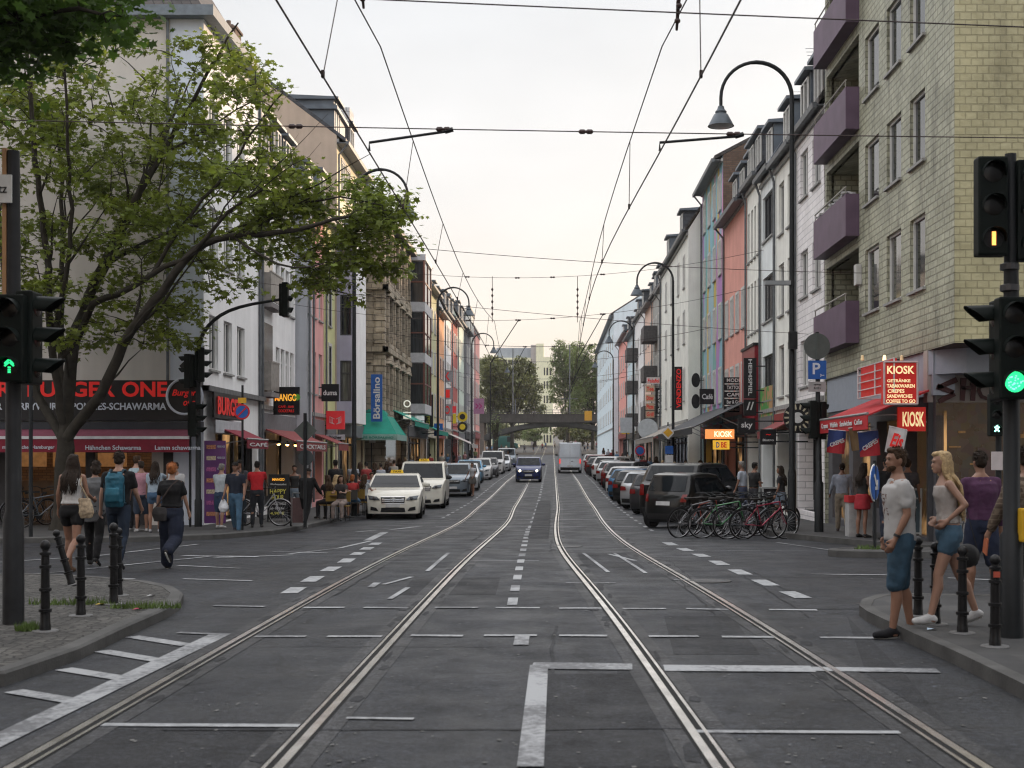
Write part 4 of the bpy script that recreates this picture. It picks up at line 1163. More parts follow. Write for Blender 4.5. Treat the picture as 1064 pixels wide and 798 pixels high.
 g.mi = 1; g.box(-25, -.05, yy_ - .2, yy_ + .0, -.2, .95)
 g.mi = 3; g.box(-.09, 0, yy_ - .1, yy_ + .03, .0, 2.86); g.box(-4.6, -4.45, yy_ - .1, yy_ + .02, .95, 2.86); g.box(-9.6, -9.45, yy_ - .1, yy_ + .02, .95, 2.86)
 g.build('corner_shopfront', [BEI_F, brickmat('low_wall_tiles', (.2, .2, .2), (.24, .24, .24), (.12, .12, .12), .3, .2), GREY_F, FRAME_D], t)
 p = MB(); p.quad((-.05, yy_ - .1, .95), (-25, yy_ - .1, .95), (-25, yy_ - .1, 2.86), (-.05, yy_ - .1, 2.86)); p.build('shop_window', SHOPG[0], t)
 it = MB()
 rnd = random.Random(5)
 for i in range(26):
  x = rnd.uniform(-7, -.3); z = rnd.uniform(1.3, 2.3); it.box(x, x + rnd.uniform(.08, .25), yy_ - .07, yy_ - .05 + .0007 * i, z, z + rnd.uniform(.02, .09))
 it.build('display_glints', pm('goods_warm_glow', (.12, .07, .03), .5, emit=(1, .5, .15), es=.06, var=.7, scale=12), t)  # faint glow put into the display pieces in place of warm glass reflections
 return t, zb
RG, zbr = rgreen()
W_TILE = brickmat('white_facade_tiles', (.80, .77, .77), (.86, .83, .83), (.5, .48, .49), .5, .2, .012, .6, .7, var=.1)
house('town_house', 'white tiled house with dormers next to the purple balconies', 'R', XR, 35.8, 39.8, 11.75, W_TILE, wins=[(u, v, 1.15, 1.4) for u in (1.05, 2.85) for v in (4.0, 6.7, 9.7)], ww=1.1, roof='mansard', ridge=2.7, dormers=2, shop=3)
house('town_house', 'narrow cream house with recessed windows behind the tall lamp post', 'R', XR, 39.9, 43.6, 11.75, T_CRE, wins=[(u, v, .95, 1.7) for u in (1.0, 2.6) for v in (3.9, 6.6, 9.3)], style='single', roof='mansard', ridge=2.6, dormers=1, shop=2)
house('town_house', 'white house with wide blue-grey windows left of the cream one', 'R', XR, 43.7, 46.6, 11.9, W_('cool_white', (.54, .57, .62)), wins=[(1.45, v, 2.1, 1.6) for v in (3.9, 6.7, 9.6)], style='triple', frame=FRAME_D, roof='mansard', ridge=2.7, dormers=1, roofmat=ZINC, shop=3)
house('town_house', 'grey-white house with slim vertical windows beside the salmon one', 'R', XR, 46.7, 50.0, 12.3, T_CRE, wins=[(.5 + k * .78, v, .42, 1.9) for k in range(4) for v in (6.6, 9.4)], style='single', frame=FRAME_D, roof='mansard', ridge=2.2, dormers=2, roofmat=SLATE, shop=2)
m = MB(); m.box(0, .2, .1, 3.1, 2.9, 5.9); rp = [x for x in C.objects if x.name == 'town_house.%03d' % 7]
tr = thing('red_cladding', 'dark red two-storey shop panel on the slim-windowed house', 'shop panel', (XR - .22, 46.75, gz(48) + 3.0))
m = MB(); m.box(0, .2, 0, 3.1, 0, 3.1); m.build('panel', pm('panel_red', (.22, .012, .02), .4), tr); m = MB(); m.box(-.05, .22, -.05, 3.15, 3.1, 3.2); m.build('cap', METAL_D, tr)
house('town_house', 'salmon pink house with three narrow windows per floor', 'R', XR, 50.1, 56.5, 12.2, T_SAL, ncol=4, sill0=4.1, storey=2.95, ww=.8, wh=1.5, roof='gable', ridge=2.6, dormers=3, roofmat=SLATE, shop=1)
BRK = brickmat('brown_brick', (.12, .075, .055), (.17, .11, .08), (.09, .08, .07), .26, .085, .01, .85, .6, var=.35)
def mural():
 m = bpy.data.materials.new('painted_facade'); m.use_nodes = True
 t = m.node_tree; b = t.nodes['Principled BSDF']
 g = N(t, 'ShaderNodeNewGeometry'); mp_ = N(t, 'ShaderNodeMapping'); mp_.inputs['Scale'].default_value = (1, 1.5, .22)
 t.links.new(g.outputs['Position'], mp_.inputs[0])
 vo = N(t, 'ShaderNodeTexVoronoi'); vo.inputs['Scale'].default_value = .9; t.links.new(mp_.outputs[0], vo.inputs['Vector'])
 s = N(t, 'ShaderNodeSeparateColor'); t.links.new(vo.outputs['Color'], s.inputs[0])
 r = N(t, 'ShaderNodeValToRGB'); r.color_ramp.interpolation = 'CONSTANT'
 cs_ = [(0, (.22, .42, .50)), (.2, (.40, .20, .45)), (.38, (.50, .38, .10)), (.52, (.30, .45, .52)), (.7, (.50, .25, .40)), (.85, (.18, .38, .36))]
 r.color_ramp.elements[0].color = (*cs_[0][1], 1); r.color_ramp.elements[1].position = .2; r.color_ramp.elements[1].color = (*cs_[1][1], 1)
 for p_, c_ in cs_[2:]:
  e = r.color_ramp.elements.new(p_); e.color = (*c_, 1)
 t.links.new(s.outputs[0], r.inputs[0]); t.links.new(r.outputs[0], b.inputs['Base Color']); b.inputs['Roughness'].default_value = .8
 return m
house('town_house', 'tall house painted in blue, violet and yellow with a brown brick gable', 'R', XR, 57.0, 64.9, 15.3, mural(), ncol=4, roof='gable', ridge=2.6, depth=10, gablewall=BRK, shop=1, ww=.8, wh=1.5)
house('town_house', 'cream house standing forward of the painted one', 'R', 6.9, 65.0, 81.0, 13.2, T_CRE, wins=[(u, v, .8, 1.6) for u in (2, 5, 9, 12.5) for v in (4.6, 7.6, 10.5)], roof='mansard', ridge=2.4, dormers=2, gablewall=T_CRE, shop=2, depth=10)
RROW = [('beige house with dark crowded roof beyond the cream one', 81.2, 90, T_BEI, 13.2, 'gable', 3.6, 3, 'cross', FRAME_R), ('grey ornate house with heavy balconies', 90.1, 97, W_('greystone', (.25, .25, .24)), 13.4, 'mansard', 3.2, 3, 'cross', None),
  ('white and peach house in the middle of the right row', 97.1, 105, W_('peachwhite', (.52, .40, .34)), 13.4, 'gable', 3.2, 3, 'double', None), ('white house with dark balconies far up the right row', 105.1, 118, T_WHT, 13.6, 'mansard', 3, 4, 'double', None),
  ('pale blue house far up the right row', 118.1, 130, T_PBL, 13.0, 'gable', 3.4, 4, 'double', None), ('far salmon pink house on the right', 130.1, 146, W_('farpink', (.55, .27, .24)), 13.6, 'gable', 2.0, 4, 'double', None),
  ('last pale blue-white house before the bridge on the right', 150, 205, W_('farblue', (.46, .52, .56)), 17.0, 'gable', 3.5, 10, 'double', None)]
for i, (lb, a, b, mt, H, rf, rg, nc, sty, fr) in enumerate(RROW):
 o = house('town_house', lb, 'R', 7.6 if i < 6 else 7.2, a, b, H, mt, ncol=nc, roof=rf, ridge=rg, dormers=2 if i < 6 else 0, style=sty, frame=fr, shop=(i % 3) + 3 if i < 6 else 0, roofmat=SLATE if i % 2 else TILE)
 if i in (1, 3):
  for v in (4.2, 7.1, 10):
   b_ = MB(); b_.box(.01, 1.0, 1.5, 4.5, v - .2, v + .9); b_.build('balcony', pm('balcony_dark', (.08, .075, .075), .7, var=.3), o)
house('apartment_house', 'rendered corner house beside the viewer on the left of the junction', 'L', -11.5, -42, 9, 16, T_BEI, ncol=14, shop=1, roof='flat')  # added out of view to hold sky light off the foreground
house('apartment_house', 'pale corner house beside the viewer on the right of the junction', 'R', 10.0, -42, 8, 17, T_GRY, ncol=14, shop=1, roof='flat')  # second unseen block, put in to darken the near street
rnd = random.Random(11)
for (x, y, z, lb) in ((9.2, 44, 13.6, 'thin roof antenna above the wide-windowed white house'), (10.3, 52, 14.4, 'thin roof antenna behind the salmon house'), (-10, 79, 14.5, 'tall roof antenna above the glass bay house'), (9.8, 93, 16, 'roof antenna on the grey ornate house')):
 m = MB(); m.tube([(0, 0, 0), (0, 0, 2.4)], .02, 5)
 for k in range(5): m.tube([(-.5 + k * .03, 0, 2.2 - k * .12), (.5 - k * .03, 0, 2.2 - k * .12)], .009, 4)
 m.build('roof_antenna', GUTTER, None, label=lb, cat='antenna', loc=(x, y, z))
BY = 221
zg = gz(BY)
br = thing('railway_bridge', 'dark steel railway bridge arching over the far end of the street', 'bridge', (0, BY, zg))
DS = pm('bridge_steel', (.055, .055, .055), .6, var=.3, scale=1); CON = pm('bridge_concrete', (.055, .05, .047), .85, var=.2, scale=.6, streak=.3)
def bz(py): return CZ - (py - HY) * BY / F - zg
m = MB(); m.box(-40, 45, 0, 9, bz(438.5), bz(430)); m.build('deck', CON, br)
m = MB(); m.box(-40, 45, -.4, -.002, bz(439), bz(434.5)); m.build('edge_beam', CON, br)
m = MB()
x0, x1 = (500 - CX) * BY / F, (655 - CX) * BY / F
for yv in (.3, 4, 8):
 up = []; lo = []
 for i in range(25):
  t_ = i / 24; x = x0 + (x1 - x0) * t_; a = 1 - (2 * t_ - 1) ** 2
  lo.append((x, bz(459) + (bz(442.5) - bz(459)) * a)); up.append((x, bz(453) + (bz(438) - bz(453)) * a))
 m.prism(lo + up[::-1], yv, yv + .35, 'Y')
m.build('arch', DS, br)
m = MB()
for i in range(1, 24):
 t_ = i / 24; x = x0 + (x1 - x0) * t_; a = 1 - (2 * t_ - 1) ** 2
 m.box(x - .08, x + .08, .3, .5, bz(453) + (bz(438) - bz(453)) * a, bz(437.2))
m.build('strut', DS, br)
m = MB(); m.box(x0 - 30, x0 + .5, 0, 9, -1, bz(437.1)); m.box(x1 - .5, x1 + 30, 0, 9, -1, bz(437.1)); m.build('abutment', brickmat('abutment_brick', (.11, .09, .08), (.14, .11, .095), (.06, .06, .055), .5, .2), br)
m = MB()
for x in np.arange(-38, 44, 1.0): m.box(x - .03, x + .03, -.2, -.15, bz(431), bz(426))
for z in (bz(426), bz(428.5)): m.box(-38, 44, -.22, -.14, z - .04, z + .04)
m.build('railing', DS, br)
for px, top in ((533, 362), (592, 358), (535.5, 415), (652, 370)):
 X = (px - CX) * (BY + 5) / F
 m = MB(); m.tube([(0, 0, 0), (0, 0, (HY - top) * (BY + 5) / F + CZ - zg - bz(431))], .12, 6); m.cbox((0.0, 0, 3), (3.0, .1, .1))
 m.build('railway_mast', GUTTER, None, label=['catenary mast above the left tree', 'catenary mast rising before the green trees', 'short signal mast on the left abutment', 'catenary mast beside the pale house'][[533, 592, 535.5, 652].index(px)], cat='mast', loc=(X, BY + 5, zg + bz(431)), group='masts on the railway bridge')
FY = 300
def fx(px): return (px - CX) * FY / F
def fz(py): return CZ - (py - HY) * FY / F
fb = thing('office_building', 'cream office block with a tower behind the railway bridge', 'building', (0, FY, gz(FY)))
zz0 = gz(FY)
m = MB()
hol = [(fx(563.5) - fx(557) + (fx(573.5) - fx(563.5)) * k / 3 + .2, fx(563.5) - fx(557) + (fx(573.5) - fx(563.5)) * (k + 1) / 3 - .1, fz(y + 8) - zz0, fz(y) - zz0) for k in range(3) for y in (382, 396, 411, 440, 452)]
wall_grid(m, (fx(557), 0, 0), (1, 0, 0), (0, 0, 1), fx(574.5) - fx(557), fz(371) - zz0, hol, .3, nrm=(0, -1, 0))
m.box(fx(557), fx(565), .01, 12, 0, fz(357) - zz0); m.box(fx(565), fx(574.4), 1, 12, 0, fz(371.2) - zz0)
m.box(fx(495), fx(553), 2, 14, 0, fz(371) - zz0)
m.mi = 1; m.box(fx(515), fx(552), 4, 12, fz(371) - zz0, fz(360) - zz0)
m.mi = 2; m.box(fx(551.5), fx(557), 1, 10, 0, fz(358) - zz0)
m.build('wall', [W_('office_cream', (.62, .54, .42)), W_('office_roof', (.2, .22, .25)), W_('office_side', (.3, .28, .28))], fb)
for (a, b, c_, d) in hol: window(fb, (fx(557) + (a + b) / 2, 0, c_), -PI / 2, b - a, d - c_, 'double', FRAME_D, sill=False, rd=.25)
for px in range(500, 548, 6):
 window(fb, (fx(px), 2, fz(378) - zz0), -PI / 2, 1.0, 1.1, 'double', FRAME_D, sill=False, rd=-.05)
def barkmat():
 return pm('bark', (.028, .024, .018), .9, var=.35, scale=5, bump=.8, bscale=18)
BARK = barkmat()
def leafmat(name, col, tr=.35):
 m = bpy.data.materials.new(name); m.use_nodes = True
 t = m.node_tree; b = t.nodes['Principled BSDF']
 g = N(t, 'ShaderNodeNewGeometry')
 r = N(t, 'ShaderNodeMapRange'); r.inputs['To Min'].default_value = .6; r.inputs['To Max'].default_value = 1.5
 t.links.new(g.outputs['Random Per Island'], r.inputs['Value'])
 n = N(t, 'ShaderNodeTexNoise'); n.inputs['Scale'].default_value = .8; t.links.new(g.outputs['Position'], n.inputs['Vector'])
 mx = N(t, 'ShaderNodeMixRGB'); mx.inputs[1].default_value = (*col, 1); mx.inputs[2].default_value = (col[0] * 1.5, col[1] * 1.12, col[2] * .6, 1)
 t.links.new(n.outputs[0], mx.inputs[0])
 s = N(t, 'ShaderNodeVectorMath', operation='SCALE'); t.links.new(mx.outputs[0], s.inputs[0]); t.links.new(r.outputs[0], s.inputs['Scale'])
 t.links.new(s.outputs[0], b.inputs['Base Color']); b.inputs['Roughness'].default_value = .5
 tl = N(t, 'ShaderNodeBsdfTranslucent'); t.links.new(s.outputs[0], tl.inputs['Color'])
 ms = N(t, 'ShaderNodeMixShader'); ms.inputs[0].default_value = tr
 t.links.new(b.outputs[0], ms.inputs[1]); t.links.new(tl.outputs[0], ms.inputs[2])
 t.links.new(ms.outputs[0], t.nodes['Material Output'].inputs['Surface'])
 return m
LEAF = leafmat('maple_leaves', (.12, .18, .032), .5)
LEAFD = leafmat('dark_leaves', (.055, .12, .025), .5)
LEAFF = leafmat('far_leaves', (.10, .13, .05), .4)
LEAFG = leafmat('far_green_leaves', (.12, .19, .075), .45)
_leaf = [(0, 0), (.18, .25), (.52, .12), (.40, .45), (.62, .72), (.22, .68), (0, 1.05), (-.22, .68), (-.62, .72), (-.40, .45), (-.52, .12), (-.18, .25)]
def leaves_mesh(name, centres, per, spread, size, mat, rr, simple=False):
 shp = np.array([(0, 0), (.45, .35), (.3, .9), (-.3, .9), (-.45, .35)] if simple else _leaf)
 k = len(shp)
 n = len(centres) * per
 c = np.repeat(np.array(centres), per, axis=0)
 rg = np.random.RandomState(rr)
 c = c + rg.normal(0, 1, (n, 3)) * np.array([spread, spread, spread * .55])
 a = rg.uniform(0, 2 * PI, n); tilt = rg.normal(0, .75, n); sz = size * rg.uniform(.6, 1.25, n)
 u = np.stack([np.cos(a), np.sin(a), np.zeros(n)], 1)
 v = np.stack([-np.sin(a) * np.cos(tilt), np.cos(a) * np.cos(tilt), np.sin(tilt) - .35], 1)
 pts = c[:, None, :] + (u[:, None, :] * shp[None, :, 0:1] + v[:, None, :] * shp[None, :, 1:2]) * sz[:, None, None]
 me = bpy.data.meshes.new(name)
 V = pts.reshape(-1, 3)
 me.vertices.add(len(V)); me.vertices.foreach_set('co', V.ravel())
 me.loops.add(n * k); me.loops.foreach_set('vertex_index', np.arange(n * k))
 me.polygons.add(n); me.polygons.foreach_set('loop_start', np.arange(0, n * k, k)); me.polygons.foreach_set('loop_total', np.full(n, k))
 me.materials.append(mat); me.update(); me.validate()
 return me
def smooth_poly(pts, step=.35, jit=0, rr=None):
 pts = [Vector(p) for p in pts]; out = [pts[0]]
 for i in range(len(pts) - 1):
  p0 = pts[max(i - 1, 0)]; p1 = pts[i]; p2 = pts[i + 1]; p3 = pts[min(i + 2, len(pts) - 1)]
  n = max(2, int((p2 - p1).length / step))
  for j in range(1, n + 1):
   t = j / n
   q = .5 * ((2 * p1) + (p2 - p0) * t + (2 * p0 - 5 * p1 + 4 * p2 - p3) * t * t + (-p0 + 3 * p1 - 3 * p2 + p3) * t ** 3)
   if jit and j < n: q = q + Vector((rr.uniform(-jit, jit), rr.uniform(-jit, jit), rr.uniform(-jit, jit)))
   out.append(q)
 return out
def big_tree():
 rr = random.Random(21)
 Y = 31.5; s = F / Y; base = Vector(((64 - CX) / s, Y, gz(Y) + .12))
 def L(px, py, dy): return Vector(((px - CX) / s, Y + dy, CZ - (py - HY) / s)) - base
 t = thing('maple_tree', 'big spreading maple tree with forked trunk before the burger restaurant', 'tree', base)
 limbs = [  # (points, r0, r1)
  ([L(64, 555, 0), L(66, 520, 0), L(67, 480, 0), L(68, 455, 0)], .27, .22),
  ([L(68, 462, 0), L(79, 444, -.1), L(112, 412, -.5), L(142, 361, -1), L(166, 334, -1.3), L(189, 311, -1.5), L(216, 280, -1.8), L(237, 267, -2), L(267, 263, -2.4), L(330, 262, -3), L(385, 252, -3.4)], .17, .035),
  ([L(68, 458, 0), L(69, 400, .2), L(71, 361, .3), L(85, 304, .5), L(98, 270, .8), L(124, 200, 1.2), L(148, 130, 1.6), L(165, 62, 2)], .20, .03),
  ([L(71, 361, .3), L(101, 317, -.3), L(135, 311, -.9), L(176, 294, -1.4), L(225, 275, -2), L(262, 240, -2.4), L(300, 222, -2.8)], .11, .025),
  ([L(68, 462, 0), L(50, 440, .4), L(25, 409, .8), L(5, 350, 1), L(-20, 270, 1.3), L(-30, 190, 1.6)], .15, .03),
  ([L(66, 450, 0), L(58, 415, .6), L(46, 380, 1), L(42, 300, 1.4), L(34, 210, 1.9), L(22, 110, 2.4)], .11, .03),
  ([L(66, 440, 0), L(62, 361, -.5), L(65, 267, -1), L(60, 180, -1.4), L(57, 90, -1.6), L(62, 40, -1.8)], .12, .03),
  ([L(85, 304, .5), L(120, 235, .2), L(160, 175, 0), L(200, 120, -.4), L(235, 70, -.8), L(258, 38, -1)], .12, .02),
  ([L(176, 294, -1.4), L(215, 235, -1.4), L(255, 190, -1.6), L(285, 150, -1.8), L(312, 120, -2)], .06, .015),
  ([L(98, 270, .8), L(140, 235, 1.6), L(195, 210, 2.4), L(240, 175, 3)], .07, .02),
  ([L(267, 263, -2.4), L(300, 285, -3), L(335, 300, -3.5), L(370, 298, -4)], .04, .012),
  ([L(267, 263, -2.4), L(320, 235, -2.2), L(370, 225, -2.4), L(412, 235, -2.6)], .045, .012),
  ([L(64, 361, -.5), L(95, 250, -1.4), L(105, 160, -2.2), L(110, 80, -2.8)], .08, .02),
  ([L(142, 361, -1), L(170, 345, -2), L(195, 330, -2.6)], .03, .01),
 ]
 tr = MB()
 nodes = []   # position, radius
 for pts, r0, r1 in limbs:
  q = smooth_poly(pts, .4, .035, rr)
  n = len(q)
  r0 *= .85; r1 *= .85; rs = [r0 * (1 - i / (n - 1)) ** .8 + r1 * (i / (n - 1)) for i in range(n)]
  tr.tube(q, rs, 9)
  for p, r in zip(q[2:], rs[2:]): nodes.append((p, r))
 base_nodes = list(nodes)
 for _ in range(46):
  p, r = rr.choice(base_nodes)
  if r < .03 or p.z < 2.6: continue
  out = Vector((p.x * .25 + rr.uniform(-.6, .9), rr.uniform(-.5, .5), rr.uniform(.7, 1.3))).normalized()
  q = [p]; l_ = rr.uniform(1.6, 3.6)
  for i in range(1, 6): q.append(q[-1] + (out + Vector((rr.uniform(-.25, .25), rr.uniform(-.2, .2), rr.uniform(-.1, .2)))).normalized() * l_ / 5)
  r1_ = min(.05, r * .55); tr.tube(q, [r1_ * (1 - i / 6) for i in range(6)], 6); nodes += [(v, r1_ * .4) for v in q[1:]]
 tr.tube([L(64, 556, 0), L(64.5, 545, 0), L(66, 530, 0)], [.38, .27, .24], 12)
 regs = [(95, 110, 95, 85, 190, 3.6), (30, 180, 60, 110, 90, 3.4), (150, 190, 85, 90, 150, 3.2), (215, 100, 45, 60, 66, 2.4), (225, 225, 60, 55, 80, 2.4), (60, 280, 70, 60, 60, 2.6), (135, 250, 60, 30, 40, 2.6),
   (290, 200, 50, 28, 55, 1.8), (365, 232, 62, 30, 120, 1.5), (360, 285, 45, 26, 70, 1.4), (300, 255, 40, 25, 40, 1.6), (150, 300, 50, 22, 34, 2.2), (178, 335, 34, 22, 34, 1.6), (20, 90, 50, 60, 60, 3),
   (275, 130, 32, 40, 26, 1.8), (25, 330, 45, 40, 34, 2), (250, 60, 22, 35, 18, 1.4), (240, 300, 26, 18, 14, 1.4), (405, 265, 22, 30, 34, 1), (95, 340, 40, 22, 20, 2)]
 clumps = []
 for (px, py, rx, ry, n, dd) in regs:
  for _ in range(int(n * .42)):
   a = rr.uniform(0, 2 * PI); q = rr.random() ** .5
   c0 = L(px + rx * q * math.cos(a), py + ry * q * math.sin(a), rr.uniform(-dd, dd) * (1 - .4 * q) - (1.8 if px > 250 else 0))
   for _k in range(rr.choice((2, 3, 4, 5))): clumps.append(c0 + Vector((rr.gauss(0, .24), rr.gauss(0, .24), rr.gauss(0, .13))))
 NP = np.array([p[:] for p, r in nodes]); 
 clumps.sort(key=lambda c: float(np.min(np.linalg.norm(NP - np.array(c[:]), axis=1))))
 twigs = MB()
 allp = [p[:] for p, r in nodes]
 for c in clumps:
  A = np.array(allp)
  d = A - np.array(c[:])
  dist = np.linalg.norm(d, axis=1) + np.maximum(d[:, 2], 0) * .9     # prefer nodes below the leaf
  i = int(np.argmin(dist)); p = Vector(allp[i])
  L_ = (c - p).length
  if L_ > .12:
   mid = p.lerp(c, .5) + Vector((rr.uniform(-.1, .1), rr.uniform(-.1, .1), rr.uniform(.0, .14))) * min(L_, 1.5)
   r0 = min(.03, .009 + .010 * L_)
   twigs.tube([p, mid, c], [r0, r0 * .7, .004], 4, cap=False)
   allp.append(mid[:])
  allp.append(c[:])
 tr.build('trunk', BARK, t, smooth=50)
 twigs.build('twigs', BARK, t)
 me = leaves_mesh('crown', [c[:] for c in clumps], 16, .135, .13, LEAF, 5)
 link('crown', me, t)
 print('clumps', len(clumps))
big_tree()
def overhang_tree():
 rr = random.Random(4)
 Y = 12.0; s = F / Y
 base = Vector((-8.0, Y + 1, .11))
 t = thing('street_tree', 'dark-leaved tree whose branches hang into the top corner over the street sign pole', 'tree', base)
 def L(px, py, dy): return Vector(((px - CX) / s, Y + dy, CZ - (py - HY) / s)) - base
 tr = MB()
 tr.tube(smooth_poly([(0, 0, -.1), (.05, 0, 1.5), (.2, 0, 3.2), (.5, 0, 5)], .5), .2, 10)
 br_ = [([(.2, 0, 3.4), L(-120, 120, 0), L(-40, 40, 0), L(60, 20, -.2), L(120, 30, -.4)], .09, .015), ([(.4, 0, 4.4), L(-80, -40, .3), L(20, -30, .4), L(110, -10, .4)], .08, .015),
           ([(.2, 0, 3.8), L(-90, 60, -.7), L(0, 60, -1), L(50, 55, -1.2)], .06, .01)]
 nodes = []
 for pts, a, b in br_:
  q = smooth_poly(pts, .3, .02, rr); n = len(q)
  tr.tube(q, [a * (1 - i / (n - 1)) + b for i in range(n)], 7); nodes += q
 tr.build('trunk', BARK, t, smooth=50)
 cl = []
 for (px, py, rx, ry, n, dd) in [(10, 0, 52, 28, 66, .8), (72, 2, 26, 15, 20, .6), (40, 24, 30, 18, 22, .6), (-6, 32, 30, 20, 26, .6), (-80, 0, 90, 90, 110, 1.2), (118, 24, 14, 10, 8, .3), (140, -44, 40, 12, 14, .5)]:
  for _ in range(n):
   a = rr.uniform(0, 2 * PI); q = rr.random() ** .5
   cl.append(L(px + rx * q * math.cos(a), py + ry * q * math.sin(a), rr.uniform(-dd, dd)))
 tw = MB()
 for c in cl:
  p = min(nodes, key=lambda n_: (n_ - c).length)
  if (p - c).length > .1: tw.tube([p, p.lerp(c, .5) + Vector((0, 0, .04)), c], [.009, .007, .003], 4, cap=False)
  nodes.append(c)
 tw.build('twigs', BARK, t)
 link('crown', leaves_mesh('crown', [c[:] for c in cl], 17, .19, .10, LEAFD, 9), t)
overhang_tree()
def far_tree(name, label, px, Y, rpx, top, bot, mat, seed, group=None, n=520, trunk=True):
 rr = random.Random(seed); s = F / Y
 X = (px - CX) / s; zb = gz(Y)
 t = thing(name, label, 'tree', (X, Y, zb), 0, group)
 zt, zl = CZ - (top - HY) / s - zb, CZ - (bot - HY) / s - zb
 r = rpx / s; cz = (zt + zl) / 2; rz_ = (zt - zl) / 2
 tr = MB(); tr.tube([(0, 0, -.5), (0, 0, zl), (.2, 0, cz)], [.4, .32, .1], 8)
 lob = [(rr.uniform(-.65, .65) * r, rr.uniform(-.5, .5) * r, cz + rr.uniform(-.6, .72) * rz_, rr.uniform(.28, .48)) for _ in range(22)]
 cl = []
 for k in range(n):
  x, y, z, f = rr.choice(lob)
  v = Vector((rr.gauss(0, 1), rr.gauss(0, 1), rr.gauss(0, 1))).normalized() * rr.uniform(.75, 1.02)
  cl.append((x + v.x * f * r, y + v.y * f * r, z + v.z * f * rz_))
 for x, y, z, f in lob: tr.tube([(0, 0, zl * .9), (x * .5, y * .5, (z + zl) / 2), (x, y, z)], [.16, .1, .04], 5, cap=False)
 tr.build('trunk', BARK, t)
 link('crown', leaves_mesh('crown', cl, 22, r * .07, r * .06, mat, seed, simple=True), t)
G_ = 'trees beyond the railway bridge'
far_tree('broadleaf_tree', 'rounded brownish-green tree left behind the bridge before the cream tower', 532, 238, 34, 370, 441, LEAFF, 1, G_, 1300)
far_tree('broadleaf_tree', 'smaller dark tree at the left end of the bridge beside the pink house', 508, 236, 18, 378, 441, LEAFF, 2, G_, 600)
far_tree('broadleaf_tree', 'tall green tree right of the cream tower', 590, 262, 24, 356, 447, LEAFG, 3, G_, 1200)
far_tree('broadleaf_tree', 'tall green tree filling the gap before the pale house', 616, 255, 26, 358, 447, LEAFG, 4, G_, 1200)
far_tree('broadleaf_tree', 'green tree partly hidden behind the pale house on the right', 640, 262, 26, 364, 447, LEAFG, 5, G_, 700)
far_tree('street_tree', 'small bright green tree at the left end of the row under the bridge', 515, 165, 7, 428, 462, LEAFG, 6, None, 160)
far_tree('broadleaf_tree', 'low tree under the cream tower seen through the bridge arch', 556, 285, 16, 441, 459, LEAFG, 7, G_, 300)
far_tree('broadleaf_tree', 'dark tree beyond the arch, right of centre', 606, 290, 30, 436, 459, LEAFF, 8, G_, 500)
far_tree('broadleaf_tree', 'dark low tree beyond the arch at its left end', 530, 295, 22, 438, 459, LEAFF, 9, G_, 400)
hm_ = bpy.data.materials.new('air'); hm_.use_nodes = True; t_ = hm_.node_tree
for n_ in list(t_.nodes): t_.nodes.remove(n_)
pv = N(t_, 'ShaderNodeVolumePrincipled'); pv.inputs['Color'].default_value = (.95, .93, .92, 1); pv.inputs['Density'].default_value = .00022; pv.inputs['Anisotropy'].default_value = .3
o_ = N(t_, 'ShaderNodeOutputMaterial'); t_.links.new(pv.outputs[0], o_.inputs['Volume'])
MB().box(-120, 120, -70, 420, -2, 60).build('haze', hm_, None, kind='stuff', label='thin evening haze softening the far end of the street')
WIRE = pm('copper_wire_dark', (.035, .022, .02), .5, metal=.3)
INS = pm('insulator_brown', (.05, .03, .028), .4)
def wire(name, label, pts, r=.011, group=None, kids=None, cat='overhead wire', root=None):
 o = MB().tube(pts, r, 5).build(name, WIRE, root, label=None if root else label, cat=None if root else cat, group=group) if root else None
 if o is None:
  m = MB().tube(pts, r, 5)
  o = m.build(name, WIRE, None, label=label, group=group); o['category'] = cat
 return o
def sag(a, b, s, n=12):
 a, b = Vector(a), Vector(b)
 return [a.lerp(b, i / n) - Vector((0, 0, 4 * s * (i / n) * (1 - i / n))) for i in range(n + 1)]
SP = [-6, 15.6, 46, 78, 112, 150, 190]        # span positions
for k in range(2):
 nm = ['oncoming', 'departing'][k]
 cw = []
 for y in np.arange(2, 215, 2.0): cw.append((trackX(k, y) * (1 if y > 12 else 1), y, gz(y) + 5.45))
 o = wire('contact_wire', f'lower contact wire over the {nm} tram track', cw, .0095, 'tram contact and carrier wires')
 mz = lambda y: gz(y) + 6.9 - 0.75 * math.sin(PI * max(0, min(1, (y - max([p for p in SP if p <= y])) / (min([p for p in SP if p > y]) - max([p for p in SP if p <= y])))))
 mw = [(trackX(k, y) + .08, y, mz(y)) for y in np.arange(2, 186, 2.0)]
 o2 = wire('carrier_wire', f'sagging carrier wire over the {nm} tram track', mw, .0085, 'tram contact and carrier wires')
 d = MB()
 for y in (9, 12.5, 19, 24, 29, 34, 40, 51, 58, 65, 72, 84, 92, 100, 120, 135):
  d.tube([(trackX(k, y), y, gz(y) + 5.45), (trackX(k, y + .6) + .08, y + .6, mz(y + .6))], .006, 4)
  d.cbox((trackX(k, y), y, gz(y) + 5.47), (.03, .05, .07))
 d.build('dropper', WIRE, o2)
